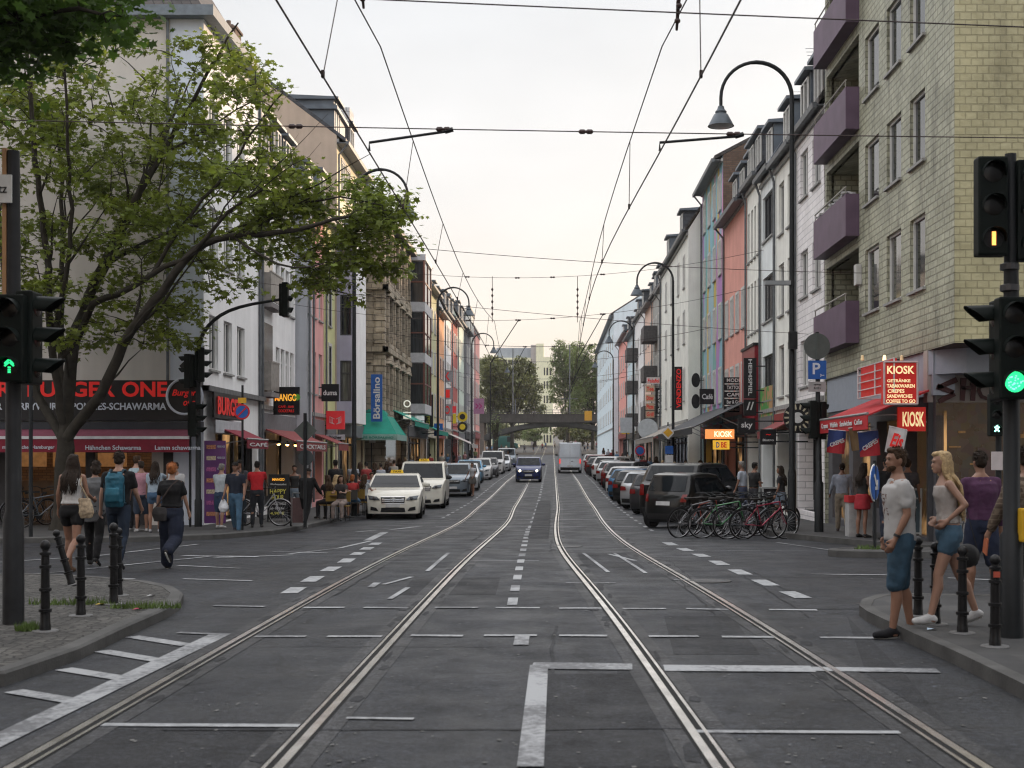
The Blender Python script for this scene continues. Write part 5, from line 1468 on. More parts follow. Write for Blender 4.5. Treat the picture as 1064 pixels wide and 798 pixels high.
def span(Y, xl, zl, xr, zr, label, s=.35, arms=True, ins=True):
 z = lambda x: zl + (zr - zl) * (x - xl) / (xr - xl) - s * (1 - (2 * (x - xl) / (xr - xl) - 1) ** 2)
 n = 24
 t = thing('span_wire', label, 'span wire', (xl, Y, zl), 0, 'wires spanning the street')
 pts = [(xl + (xr - xl) * i / n - xl, 0, z(xl + (xr - xl) * i / n) - zl) for i in range(n + 1)]
 MB().tube(pts, .0072 if Y < 60 else .011, 5).build('wire', WIRE, t)
 if ins:
  m = MB()
  for k in range(2):
   x = trackX(k, Y)
   for dx in (-.9, .9):
    m.lathe([(.01, -.09), (.03, -.07), (.03, -.02), (.015, 0), (.03, .02), (.03, .07), (.01, .09)], 8, (x + dx - xl, 0, z(x + dx) - zl), 'X')
  m.build('insulator', INS, t)
 if arms:
  for k in range(2):
   x = trackX(k, Y); sg = 1 if k == 0 else 1
   zc = gz(Y) + 5.45
   a = MB(); a.tube([(x - xl, 0, zc + .02 - zl), (x - xl, 0, zc + .12 - zl), (x + .92 - xl, .0, z(x + .92) - .03 - zl)], .017, 6)
   a.tube([(x + .92 - xl, 0, z(x + .92) - .03 - zl), (x + 1.02 - xl, 0, z(x + 1) - zl)], .03, 6)
   a.build('steady_arm', METAL_D, t)
 return t
span(15.6, -16, 6.1, 16, 5.55, 'nearest span wire with two steady arms holding the contact wires', .12)
span(12.2, -11.4, 6.56, 9.9, 5.62, 'highest span wire crossing the top of the view', .04, arms=False, ins=False)
span(46, XL + .0, 9.0, XR, 9.2, 'span wire with hanging insulators between the pink and white houses', .9, arms=False)
span(46.5, XL + .0, 7.3, XR, 8.0, 'lower span wire just behind the insulated one', .9)
span(31, -9.3, 7.5, XR, 6.2, 'span wire from the corner house to the purple balconies', .25, arms=False, ins=False)
span(38, -9.3, 7.0, XR, 5.4, 'span wire from the white house to the tiled house', .15, arms=False, ins=False)
for Y, z, lb in ((62, 8.0, 'span wire at the stone corner house'), (78, 8.2, 'span wire at the glass bay house'), (95, 8, 'span wire by the ornate houses'), (112, 8.4, 'span wire above the far parked cars'), (130, 9, 'second last span wire before the bridge'), (150, 9.6, 'last span wire before the bridge')):
 span(Y, -8.2, gz(Y) + z, XR, gz(Y) + z + .2, lb, .8, ins=Y < 100)
for k in range(2):
 x = trackX(k, 46); t = thing('wire_insulator', f"vertical insulator rod hanging over the {['oncoming','departing'][k]} track", 'insulator', (x, 46, 6.6), 0, 'hanging insulator rods')
 m = MB(); zt = 8.25
 m.tube([(0, 0, 0), (0, 0, zt - 6.6)], .012, 5)
 for i in range(5): m.lathe([(.015, -.06), (.045, 0), (.015, .06)], 8, (0, 0, .3 + i * .22))
 m.build('rod', INS, t)
for k, px in ((0, 373), (1, 706)):
 x = trackX(k, 15) + .08; 
 t = thing('wire_tensioner', f"dark clamp and insulator chain on the {['oncoming','departing'][k]} track's carrier wire", 'insulator', (x, 14.6, 6.85 if k == 0 else 6.6), 0, 'carrier wire insulator chains')
 m = MB()
 m.tube([(0, 0, .0), (0.0, -.2, .25), (.03, -.5, .55)], [.015, .025, .015], 7)
 for i in range(4): m.sphere((.006 * i, -.08 - i * .12, .08 + i * .13), (.035, .035, .035), 8, 6)
 m.M = Matrix.Identity(4)
 m.build('chain', INS, t)
LAMPM = pm('lamp_steel_blue', (.07, .085, .10), .45, metal=.3)
def street_lamp(X, Y, d, label, h=11.1, thick=1.0):
 """tall pole with a half-circle arm and a bell shade; d=+1 arm to +X"""
 t = thing('street_lamp', label, 'street lamp', (X, Y, gz(Y) + .12), 0, 'arched street lamps')
 m = MB(); r = .86
 m.tube([(0, 0, 0), (0, 0, 1.4), (0, 0, 1.5), (0, 0, h - r)], [.105 * thick, .10 * thick, .075 * thick, .055], 12)
 m.build('pole', METAL_D, t, smooth=40)
 a = MB(); pts = [(d * (r - r * math.cos(x)), 0, h - r + r * math.sin(x)) for x in np.linspace(0, PI, 19)] + [(d * 2 * r, 0, h - r - .22)]
 a.tube(pts, [.05] * 10 + [.042] * 10, 10); a.build('arm', METAL_D, t, smooth=40)
 s_ = MB(); z = h - r - .22
 s_.lathe([(.03, .02), (.07, .01), (.09, -.06), (.14, -.12), (.13, -.17), (.17, -.19), (.30, -.44), (.32, -.47), (.29, -.465), (.16, -.25), (.02, -.22)], 24, (d * 2 * r, 0, z))
 so = s_.build('lamp_shade', LAMPM, t, smooth=40)
 g = MB(); g.lathe([(.01, -.50), (.2, -.49), (.29, -.46), (.01, -.40)], 20, (d * 2 * r, 0, z)); g.build('diffuser', pm('lamp_glass', (.4, .42, .42), .3), so, smooth=40)
 c_ = MB(); c_.cbox((.0, -.12 * thick, 4.6), (.2, .14, .42)); c_.build('switch_box', METAL_D, t) if Y < 40 else None
 return t
lampR = street_lamp(5.8, 31, -1, 'tallest arched street lamp between bicycles and blue parking sign', 11.35)
m = MB(); m.cbox((-.35, -.02, 6.0), (.62, .16, .1)); m.tube([(0, 0, 6.0), (-.3, 0, 6.03)], .02, 6); m.build('camera_box', pm('box_grey', (.25, .27, .28), .5), lampR)
for i, (Y, lb) in enumerate(((61, 'arched street lamp before the cream house'), (91, 'arched street lamp before the beige house'), (121, 'arched street lamp by the pale blue house'))):
 street_lamp(5.75, Y, -1, lb)
for i, (Y, lb) in enumerate(((41, 'arched street lamp beside the vertical blue shop sign'), (71, 'arched street lamp beside the green awnings'), (101, 'arched street lamp before the last houses of the left row'), (131, 'farthest arched street lamp of the left row'))):
 street_lamp(-6.35, Y, 1, lb)
BOLM = pm('bollard_iron', (.008, .008, .009), .4, metal=.0, var=.25, bump=.15)
def bollard(px, py, top, label, tilt=0, first=[None]):
 b = gp(px, py, .11)
 H = (py - top) * b.y / F
 t = thing('bollard', label, 'bollard', (b.x, b.y, gz(b.y) + .11), 0, 'cast iron bollards at the kerb')
 m = MB()
 m.lathe([(.050, 0), (.050, .07), (.046, .08), (.043, .20), (.058, .205), (.058, .235), (.042, .24), (.040, .42), (.056, .425), (.056, .455), (.040, .46), (.038, .66), (.054, .665), (.054, .695), (.038, .70), (.036, .80), (.052, .805), (.052, .83), (.03, .84), (.028, .855), (.044, .88), (.048, .905), (.040, .935), (.02, .955), (.004, .96)], 16)
 for v in range(len(m.v)):
  x, y, z = m.v[v]; m.v[v] = (x, y, z * H / .96)
 o = m.build('post', BOLM, t, smooth=35)
 p = MB(); p.lathe([(.01, .003), (.12, .003), (.115, .012), (.05, .014)], 16); p.build('foot_plate', pm('foot_metal', (.16, .16, .16), .5, .3), t)
 if tilt: t.rotation_euler = (0, tilt, .2)
 return t
bollard(47, 656, 561, 'bollard nearest the thick signal pole on the cobbled corner')
bollard(84, 640, 555, 'bollard standing upright right of the tilted one')
bollard(75, 608, 548, 'bollard knocked over at an angle', tilt=R(-16))
bollard(118, 628, 543, 'bollard with a worn tip at the tip of the cobbled corner')
bollard(123, 619, 548, 'bollard mostly hidden behind the one at the cobbled tip')
bollard(954, 640, 557, 'bollard between the young man and the blonde woman')
bollard(972, 649, 563, "bollard behind the blonde woman's knees")
bollard(1000, 658, 567, 'bollard just right of the blonde woman')
bo = bollard(1034, 672, 576, 'bollard with a red sticker, closest to the kerb on the right corner')
m = MB(); m.cbox((0, -.041, .62), (.055, .012, .05)); m.build('sticker', pm('sticker_red', (.4, .08, .05), .5), bo)
HOUS = pm('signal_housing', (.005, .008, .007), .5, var=.2, spec=.12)
LENSD = pm('lens_dark', (.006, .006, .006), .2, spec=.3)
GREENE = pm('lens_green_lit', (.05, .6, .3), .3, emit=(.03, 1, .30), es=.95)
GREENC = pm('lens_green_core', (.3, .9, .6), .3, emit=(.3, 1, .6), es=.9)
ORE = pm('lens_orange_lit', (.9, .5, .2), .3, emit=(1, .38, .08), es=1.7)
def head(parent, loc, rz, n=3, lit=None, r=.10, visor=.17, kind='disc', name='signal_head', plate=False, scale=1.0):
 t = MB(); p = .30 * r / .10
 w_ = r * 1.35; H = p * n
 t.box(-w_, w_, 0, .16, -H / 2, H / 2); t.box(-w_ * .7, w_ * .7, .16, .24, -H / 2 + .03, H / 2 - .03)
 o = t.build(name, HOUS, parent, bevel=.02, loc=loc, rot=(0, 0, rz))
 if scale != 1: o.scale = (scale,) * 3
 for i in range(n):
  z = H / 2 - p * (i + .5)
  v = MB()
  ang = np.linspace(-.25, PI + .25, 15)
  outer = [(r * 1.08 * math.cos(a), r * 1.08 * math.sin(a)) for a in ang]
  vs = []; 
  for (x, zz_) in outer:
   k = .35 + .65 * max(0, min(1, (zz_ / r + .3) / 1.3))
   vs += [(x, 0.002, z + zz_), (x, -visor * k, z + zz_ - .01), (x * .95, 0.002, z + zz_ * .95), (x * .95, -visor * k, z + zz_ * .95 - .01)]
  fs = []
  for j in range(len(outer) - 1):
   a, b = j * 4, (j + 1) * 4
   fs += [(a, b, b + 1, a + 1), (a + 2, a + 3, b + 3, b + 2), (a + 1, b + 1, b + 3, a + 3)]
  v.add(vs, fs); v.build('visor', HOUS, o, smooth=40)
  d = MB(); k = MB()
  on = (lit is not None and i == lit)
  if not on or kind == 'disc':
   d.lathe([(.001, -.012), (r * .5, -.010), (r * .92, -.002), (r * .92, .001)], 20, (0, 0, z), 'Y')
   d.build('lens', GREENE if on else LENSD, o, smooth=40)
   if on:
    k = MB(); rd_ = random.Random(3)
    for q in range(26):
     a = rd_.uniform(0, 2 * PI); rr_ = r * .7 * rd_.random() ** .5
     k.cbox((rr_ * math.cos(a), -.018, z + rr_ * math.sin(a)), (.012, .006, .012))
    k.build('lens_pattern', GREENC, o)
  else:
   d.lathe([(.001, -.004), (r * .92, -.002), (r * .92, .001)], 20, (0, 0, z), 'Y'); d.build('lens', LENSD, o)
   if kind == 'up':
    for dz in (-.052, -.028, -.004): k.cbox((0, -.012, z + dz), (.028, .008, .017))
    for dz, sc_ in ((.018, 1), (.042, 1)):
     for s_ in (-1, 1): k.cbox((s_ * .026, -.012, z + dz + .012), (.058, .008, .018), ry=s_ * .75)
    k.build('arrow', GREENE, o)
   elif kind == 'bar':
    for dz in (-.05, -.025, 0, .025, .05): k.cbox((0, -.012, z + dz), (.034, .008, .023))
    k.build('bar_light', ORE, o)
   elif kind == 'cross':
    for s_ in (-1, 1): k.cbox((0, -.012, z), (.10, .008, .022), ry=s_ * .8)
    k.cbox((0, -.012, z + .05), (.03, .008, .03)); k.build('walking_figure', pm('ped_green_lit', (.3, .9, .7), .3, emit=(.35, 1, .75), es=2.2), o)
 return o
def pxh(px, py, Y, base):   # local position for a pixel at depth Y
 Y -= .24
 return tuple(P(px, py, Y) - Vector(base))
b = gp(14, 648, .11); bs = (b.x, b.y, gz(b.y) + .11)
t = thing('traffic_signal', 'thick grey signal pole with a lit green up arrow on the cobbled corner', 'traffic signal', bs)
ht = (648 - 157) * b.y / F
m = MB(); m.tube([(0, 0, 0), (0, 0, 1.02), (0, 0, 1.1), (0, 0, 2.3), (0, 0, ht)], [.10, .098, .075, .072, .058], 16); m.build('pole', pm('pole_grey', (.022, .023, .025), .5, metal=.2, var=.25, bump=.1), t, smooth=40)
m = MB(); m.lathe([(.06, 0), (.09, .01), (.09, .16), (.06, .18)], 14, (0, 0, 2.95)); m.build('collar', METAL_D, t)
m = MB(); m.box(-.09, -.05, -.05, .02, ht - 1.55, ht + .02); m.build('sign_bar', pm('bar_copperish', (.35, .2, .1), .5), t)
sg = MB(); sg.box(-.95, .02, -.1, -.075, ht - .52, ht - .25)
so = sg.build('street_name_plate', pm('plate_white', (.6, .6, .58), .5), t)
lettering(so, '...cher Platz', -.27, -.104, ht - .385, .085, pm('lettering_black', (.02, .02, .02), .5), w=.5)
q = pxh(10, 351, b.y, bs); head(t, (q[0], -.24, q[2]), 0, 3, 2, .10, .17, 'up', scale=.93)
head(t, (q[0] + .17, .0, q[2] + .02), PI / 2, 3, None, .10, .26)
b = gp(206, 552, .0); bs = (b.x, b.y, gz(b.y))
t = thing('traffic_signal', 'signal mast with long curved arm reaching over the street on the left', 'traffic signal', bs)
s_ = F / b.y
def l(px, py, dy=0): return ((px - 206) / s_, dy, (552 - py) / s_)
m = MB(); m.tube([l(206, 552), l(206, 520), l(206, 518), l(206, 370)], [.10, .098, .075, .06], 12)
arc = smooth_poly([l(206, 370), l(207, 358), l(212, 345), l(222, 333), l(238, 323), l(262, 316), l(296, 310.5)], .3)
m.tube(arc, [.06 - .025 * i / len(arc) for i in range(len(arc))], 10); m.build('pole', METAL_D, t, smooth=40)
q = l(300, 311.5); head(t, (q[0] - .0, 0, q[2]), PI / 2, 3, None, .10, .12)
q = l(194.5, 386); head(t, (q[0], -.05, q[2]), -PI / 2 - .3, 3, None, .10, .22)
q = l(215, 379); head(t, (q[0] - .07, .0, q[2]), .35 + PI / 2, 3, None, .10, .22)
q = l(211, 436); head(t, (q[0] - .1, -.15, q[2]), PI / 2 - .1, 3, None, .10, .24)
m = MB(); q = l(197, 380); m.cbox((q[0], .1, q[2]), (.42, .03, .42), ry=PI / 4); m.build('sign_back', METAL_D, t)
m = MB(); q = l(197, 545); m.tube([(q[0], .05, 0), (q[0], .05, l(0, 370)[2])], .035, 8); m.build('thin_pole', METAL_D, t)
b = gp(1051, 662, .11); bs = (b.x, b.y, gz(b.y) + .11)
t = thing('traffic_signal', 'tall near signal pole with a glowing green disc and an orange tram bar', 'traffic signal', bs)
s_ = F / b.y
def l(px, py, dy=0): return ((px - 1051) / s_, dy, (662 - py) / s_)
m = MB(); m.tube([l(1051, 662), l(1051, 556), l(1051, 552), l(1051, 350), l(1050, 160)], [.105, .10, .075, .072, .05], 16); m.build('pole', METAL_D, t, smooth=40)
m = MB()
for y in (300, 278, 325): m.lathe([(.06, -.03), (.085, -.02), (.085, .03), (.06, .04)], 14, l(1049, y))
m.build('collar', pm('collar_grey', (.08, .08, .085), .4, .5), t)
q = l(1034 - 8, 220 - 3); head(t, (q[0], -.16, q[2]), 0, 3, 2, .10, .10, 'bar', scale=.98)
q = l(1069, 220); head(t, (q[0], -.1, q[2]), 0, 3, None, .10, .10)
q = l(1053 - 10, 366 - 2); head(t, (q[0], -.28, q[2]), 0, 3, 2, .10, .10, 'disc', scale=1.0)
head(t, (q[0] - .10, -.02, q[2]), -PI / 2, 3, None, .10, .26)
q = l(1066, 545); m = MB(); m.cbox((q[0] - .02, -.12, q[2]), (.16, .14, .30)); m.build('push_button_box', pm('button_yellow', (.55, .33, .02), .45), t, bevel=.02)
P2 = P(1034, 430, 19.5)
b2 = Vector((P2.x + .02, 19.5, gz(19.5)))
t = thing('pedestrian_signal', 'small pedestrian signal with a pale green lit figure behind the near pole', 'traffic signal', b2)
m = MB(); m.tube([(.06, .08, 0), (.06, .08, 3.2)], .045, 10); m.build('pole', METAL_D, t)
head(t, (-.03, -.1, P2.z - gz(19.5) - .02), 0, 3, 2, .072, .08, 'cross')
m = MB(); m.box(-.08, .12, -.02, .0, CZ - (384 - HY - 2) * 19.5 / F - 0.0 - gz(19.5) - 1.56, CZ - (384 - HY) * 19.5 / F - gz(19.5) - 1.25)
m.build('notice', pm('notice_white', (.5, .45, .45), .5), t)
b = gp(851, 558, 0); bs = (b.x, b.y, gz(b.y))
t = thing('traffic_signal', 'signal pole carrying the blue parking sign before the kiosk', 'traffic signal', bs)
s_ = F / b.y
def l(px, py, dy=0): return ((px - 851) / s_, dy, (558 - py) / s_)
m = MB(); m.tube([l(851, 558), l(851, 502), l(851, 500), l(849, 345)], [.11, .108, .075, .045], 12); m.build('pole', METAL_D, t, smooth=40)
q = l(843, 436); head(t, (q[0] - .05, 0, q[2]), -PI / 2, 3, None, .10, .22)
q = l(858, 437); head(t, (q[0] - .03, .1, q[2]), PI / 2 + .4, 3, None, .10, .12)
m = MB(); q = l(848.5, 360); m.lathe([(.001, 0), (.31, 0), (.31, .02), (.001, .02)], 28, (q[0], -.06, q[2]), 'Y'); m.cbox((q[0], -.075, q[2]), (.05, .03, .62)); m.build('round_sign_back', pm('sign_back_grey', (.10, .115, .11), .5, .4), t)
m = MB(); q = l(848.5, 384.5); m.cbox((q[0], -.07, q[2]), (.43, .02, .44)); so = m.build('parking_sign', pm('sign_blue', (.02, .10, .36), .4), t)
lettering(so, 'P', q[0] - .02, -.083, q[2] + .03, .27, WHITEL, w=.18, bold=.02)
m = MB(); m.cbox((q[0] + .12, -.083, q[2] - .13), (.09, .004, .018)); m.cbox((q[0] + .09, -.083, q[2] - .115), (.05, .004, .016), ry=.7); m.cbox((q[0] + .09, -.083, q[2] - .145), (.05, .004, .016), ry=-.7); m.build('arrow', WHITEL, so)
m = MB(); q = l(848.5, 402); m.cbox((q[0], -.07, q[2]), (.42, .02, .24)); so = m.build('extra_sign', pm('sign_greyish', (.30, .31, .31), .5), t)
lettering(so, 'werktags', q[0], -.083, q[2] + .05, .045, pm('lettering_black', (.02, .02, .02), .5)); lettering(so, '8-18 h', q[0], -.083, q[2] - .03, .045, pm('lettering_black', (.02, .02, .02), .5))
def signpost(px, py, label, h, r=.028, off=.12, name='road_sign', group=None):
 b = gp(px, py, off); t = thing(name, label, 'road sign', (b.x, b.y, gz(b.y) + off), 0, group)
 MB().tube([(0, 0, 0), (0, 0, h)], r, 8).build('pole', METAL_D, t)
 return t, b
def disc(t, z, r, mat, y=-.05, x=0, name='disc', n=28, th=.015):
 m = MB(); m.lathe([(.001, 0), (r, 0), (r, th), (.001, th)], n, (x, y, z), 'Y'); return m.build(name, mat, t)
SR = pm('sign_red', (.50, .02, .03), .4); SB = pm('sign_blue', (.02, .10, .36), .4); SY = pm('sign_yellow', (.65, .36, .03), .45); SW = pm('sign_white', (.6, .6, .6), .45)
t, b = signpost(252, 551, 'round blue no-stopping sign with red rim on a slim pole', 3.55)
zc = (551 - 428) * b.y / F
disc(t, zc, .19, SR); disc(t, zc, .15, SB, -.058)
m = MB(); m.cbox((0, -.062, zc), (.035, .006, .31), ry=PI / 4); m.build('bar', SR, t)
m = MB(); m.cbox((0, -.04, zc + .28), (.2, .015, .13)); m.build('extra_sign', SY, t)
t = thing('road_sign', 'oval blue arrow sign on the small traffic island', 'road sign', ((909 - CX) * ISL.y / F, ISL.y, gz(ISL.y) + .13))
MB().tube([(0, 0, 0), (0, 0, 1.6)], .03, 8).build('pole', METAL_D, t)
o = disc(t, 0, .34, SW); o.location = (-.05, 0, 1.2); o.rotation_euler = (0, 0, 1.08)
o2 = disc(t, 0, .31, SB, -.06); o2.location = (-.05, 0, 1.2); o2.rotation_euler = (0, 0, 1.08)
m = MB(); m.cbox((0, -.07, .02), (.07, .008, .32), ry=-.75); m.cbox((.06, -.07, -.1), (.2, .008, .06), ry=0); m.cbox((.12, -.07, -.04), (.06, .008, .18), ry=0); o3 = m.build('arrow', SW, o2)
t, b = signpost(386, 515, 'round red no-entry sign by the blue vertical shop sign', 3.3)
zc = (515 - 446) * b.y / F; zc = min(zc, 3.2)
disc(t, zc, .3, SR); m = MB(); m.cbox((0, -.058, zc), (.4, .012, .09)); m.build('bar', SW, t)
m = MB(); m.cbox((.05, -.04, zc - .45), (.3, .015, .4)); m.build('extra_sign', SW, t)
t, b = signpost(694, 520, 'yellow and white diamond priority road sign', 3.4)
m = MB(); m.cbox((0, -.05, 2.95), (.42, .02, .42), ry=PI / 4); m.build('sign_rim', SW, t); m = MB(); m.cbox((0, -.062, 2.95), (.29, .02, .29), ry=PI / 4); m.build('sign_face', SY, t)
m = MB(); m.cbox((0.05, -.05, 2.2), (.35, .02, .35)); m.build('blue_sign', SB, t); m = MB(); m.cbox((.05, -.05, 1.75), (.35, .02, .45)); m.build('extra_sign', SW, t)
for px, py, lb in ((317, 548, 'grey pole with the back of a diamond sign before the bar'),):
 t, b = signpost(px, py, lb, 2.95, .045); m = MB(); m.cbox((0, .05, 2.5), (.42, .03, .42), ry=PI / 4); m.build('sign_back', pm('sign_back_grey', (.10, .115, .11), .5, .4), t)
 disc(t, 1.8, .2, pm('sign_back_dark', (.05, .06, .065), .5), .05)
t, b = signpost(32, 558, 'thin pole left of the maple trunk', 3.6, .045)
for px, Y, kind, lb in ((651, 92, 'ped', 'white information board high on a pole up the right pavement'), (665, 84, 'rim', 'round red-rimmed sign partly hidden up the right pavement'), (673, 78, 'round', 'large round pale sign disc on the right pavement')):
 X = (px - CX) * Y / F
 t = thing('road_sign', lb, 'road sign', (X, Y, gz(Y) + .12)); MB().tube([(0, 0, 0), (0, 0, 3.6)], .04, 6).build('pole', METAL_D, t)
 if kind == 'ped': m = MB(); m.cbox((0, -.05, 3.7), (.9, .04, 1.1)); m.build('board', pm('board_pale', (.45, .48, .52), .5), t)
 elif kind == 'rim': disc(t, 1.9, .34, SR); disc(t, 1.9, .25, SB, -.06)
 else: disc(t, 3.3, .62, pm('disc_pale', (.42, .45, .48), .5)); 
TXTW = pm('letter_plain_white', (.6, .6, .6), .5); TXTO = pm('letter_orange_lit', (.9, .45, .05), .5, emit=(1, .45, .05), es=.5); TXTY = pm('letter_yellow', (.6, .55, .1), .5)
def psign(label, side, X, Y, px0, px1, py0, py1, mat, txts=(), th=.12, cat='shop sign', group=None, brackets=True, name='shop_sign'):
 """projecting sign occupying that pixel box at depth Y, anchored to the wall at X"""
 a = P(px0, py1, Y); b = P(px1, py0, Y)
 t = signboard(name, label, cat, a.x, b.x, Y, a.z, b.z, th, mat, group)
 w_, h_ = b.x - a.x, b.z - a.z
 if brackets:
  cx = (a.x + b.x) / 2
  m = MB(); e = (X - cx)
  x0 = math.copysign(w_ / 2, e)
  for f in (.3, -.3): m.box(min(x0, e), max(x0, e), th / 2 - .02, th / 2 + .02, f * h_ - .02, f * h_ + .02)
  m.build('bracket', METAL_D, t)
 for (txt, fx_, fz_, fh, fw, mt, *r) in txts:
  rot = (0, -PI / 2, 0) if r and r[0] == 'V' else ((0, PI / 2, 0) if r and r[0] == 'D' else (0, 0, 0))
  if rot[1]: lettering(t, txt, fx_ * w_, -.012, fz_ * h_, fh * w_, mt, w=fw * h_, bold=.02, rot=rot)
  else: lettering(t, txt, fx_ * w_, -.012, fz_ * h_, fh * h_, mt, w=fw * w_, bold=.02)
 return t
sgn = psign('black square bar sign with MANGO in glowing orange letters', 'L', XL, 42.6, 284, 311, 402, 431, BLACKP, [('MANGO', -.02, .12, .26, .84, TXTO), ('CAFÉ - BAR', 0, -.2, .1, .6, REDL), ('COCKTAILS', 0, -.36, .1, .6, REDL)])
m = MB(); m.lathe([(.001, -.02), (.11, -.015), (.11, .0)], 16, (.36, 0, .12), 'Y'); m.build('mango_dot', pm('mango_green', (.15, .4, .05), .5), sgn)
psign('small black sign reading duma before the yellow-green house', 'L', -9.05, 49.5, 334, 352, 399, 417, BLACKP, [('duma', 0, 0, .3, .8, TXTW)])
bs_ = psign('bright red square sign with a white open book emblem', 'L', -9.05, 50.5, 339, 358, 427, 446, pm('sign_bright_red', (.50, .03, .04), .4, emit=(1, .05, .05), es=.1))
m = MB()
for s_ in (-1, 1):
 for i in range(3): m.tube([(s_ * .04, -.01, -.16 - .0), (s_ * (.12 + i * .05), -.01, -.10), (s_ * (.12 + i * .05), -.01, .1 + .02 * i), (s_ * .03, -.01, .04)], .012, 4)
m.build('book_emblem', TXTW, bs_)
psign('low white strip sign under the red book sign', 'L', -9.05, 50.4, 339, 358, 451.5, 457, pm('strip_white', (.4, .42, .45), .5), [('Bücher', 0, 0, .6, .7, BLACKP)])
psign('tall blue vertical sign reading Börsalino', 'L', X7 - .8, 60.5, 385.5, 397, 389, 438, SB, [('Börsalino', 0, 0, .62, .88, TXTW, 'V')])
psign('white vertical tube light sign with a ring and bars on the stone house', 'L', X7, 66, 419, 427, 432, 434.5, pm('tube_white', (.6, .6, .55), .4, emit=(1, .95, .8), es=.35))
ts = thing('shop_sign', 'pale ring and three bars hanging by the stone house', 'shop sign', P(423, 428, 65.8))
m = MB(); m.tube([(.16 * math.cos(a), 0, .42 + .16 * math.sin(a)) for a in np.linspace(0, 2 * PI, 21)[:-1]], .035, 6, closed=True); m.build('ring', pm('tube_white', (.6, .6, .55), .4), ts)
m = MB(); [m.box(-.2, .2, -.03, .03, -.05 - i * .16, 0 - i * .16) for i in range(3)]; m.build('bar', pm('tube_white', (.6, .6, .55), .4), ts)
psign('grey sign with dark red writing beyond the stone house', 'L', -8.25, 75, 427, 445, 406, 427, pm('sign_midgrey', (.13, .13, .14), .5), [('CAFÉ', 0, .2, .22, .8, REDL)])
psign('black vertical sign with gold writing reading Galdogan', 'L', -8.25, 77, 441, 450, 410, 444, BLACKP, [('Galdogan', 0, -.05, .5, .75, TXTY, 'V')])
psign('blue and white square sign under the gold lettered one', 'L', -8.25, 80, 451, 460, 440, 453, SB, [('U', 0, .2, .25, .3, TXTW)])
for i, (a, c_) in enumerate((('K', 385), ('I', 403), ('O', 420))):
 psign(['upper', 'middle', 'lower'][i] + ' grey cube sign of the stacked three with a red letter ' + a, 'L', -8.3, 99, 459.5, 470, c_, c_ + 12, pm('cube_grey', (.28, .28, .30), .5), [(a, 0, 0, .7, .5, REDL)], group='stacked grey cube signs')
psign('glossy red boot-shaped shop sign', 'L', -8.3, 101, 468, 474, 422, 429, pm('sign_bright_red', (.5, .03, .04), .4))
psign('small yellow vertical sign below the red boot', 'L', -8.3, 101, 470.5, 474, 430, 440, pm('sign_bright_yellow', (.65, .5, .03), .4))
for c_, lb in ((433, 'upper round yellow sign'), (443.5, 'lower round yellow and black sign')):
 t = thing('shop_sign', lb + ' far along the left row', 'shop sign', P(480.5, c_, 106)); disc(t, 0, .42, BLACKP if c_ > 440 else pm('sign_bright_yellow', (.65, .5, .03), .4), 0, n=20, th=.1); disc(t, 0, .24, pm('sign_bright_yellow', (.65, .5, .03), .4) if c_ > 440 else BLACKP, -.012, n=20)
 MB().box(-1.8, -.4, .03, .06, -.03, .03).build('bracket', METAL_D, t)
psign('pink and mauve hanging banner near the last pink house', 'L', -8.2, 125, 492, 503, 414, 430, pm('banner_pink', (.42, .2, .32), .6), [('>>', 0, 0, .4, .6, pm('letter_magenta', (.45, .03, .2), .5))])
GRN = pm('awning_green', (.01, .23, .17), .75, var=.12, scale=3)
def awning(label, side, X, y0, y1, z, out, drop, mat, val=.25, txt=None, tmat=None, name='awning', front=False):
 base = (X, y0 if side == 'L' else y1, gz((y0 + y1) / 2) + .12)
 t = thing(name, label, 'awning', base, 0 if side == 'L' else PI)
 W = y1 - y0
 m = MB(); m.prism([(.02, z), (out, z - drop), (out, z - drop - .03), (.02, z - .04)], 0, W, 'Y')
 c_ = m.build('cover', mat, t)
 m = MB(); m.box(out, out + .02, 0, W, z - drop - val, z - drop - .001); m.build('valance', mat, t)
 m = MB(); m.tube([(out + .01, 0, z - drop + .02), (out + .01, W, z - drop + .02)], .03, 6)
 n = max(2, int(W / 3) + 1)
 for i in range(n): u = .15 + (W - .3) * i / (n - 1); m.tube([(.03, u, z - drop - .15), (out * .55, u, z - drop * .3 - .35), (out, u, z - drop - .02)], .018, 5)
 m.build('arm', pm('awning_arm', (.3, .3, .3), .5, .3), t)
 if txt:
  me_w = W * .85
  lettering(t, txt, out + .035, W / 2, z - drop - val / 2, val * .5, tmat or TXTW, w=me_w, bold=.02, rot=(0, 0, PI / 2))
 return t
ga = thing('awning', 'bright green corner awning facing us at the stone house', 'awning', (X7, 62, gz(62) + .12))
m = MB(); m.add([(-1.1, -.02, 4.15), (.02, -.02, 4.15), (.9, -2.0, 2.9), (-1.1, -2.0, 2.9), (.02, 2.0, 4.15), (.9, 2.0, 2.9)], [(0, 1, 2, 3), (1, 4, 5, 2)]); m.build('cover', GRN, ga)
m = MB(); m.box(-1.1, .9, -2.03, -2.0, 2.62, 2.9); m.box(.9, .93, -2.03, 2.0, 2.62, 2.9); m.build('valance', pm('awning_pale_green', (.25, .4, .36), .7), ga)
lettering(ga, 'CAFÉ BÖRSALINO', -.1, -2.04, 2.76, .13, GRN, w=1.7, bold=.02)
awning('long bright green awning running along the stone house', 'L', X7, 64.3, 71.5, 4.2, 1.3, .65, GRN)
awning('farther bright green awning before the glass bay house', 'L', -8.25, 76, 84, 3.75, 1.4, .6, GRN)
awning('small dark red awning beside the corner burger shop', 'L', XL, 35.6, 38.2, 2.75, .9, .4, RED_AW, .25, 'CAFÉ')
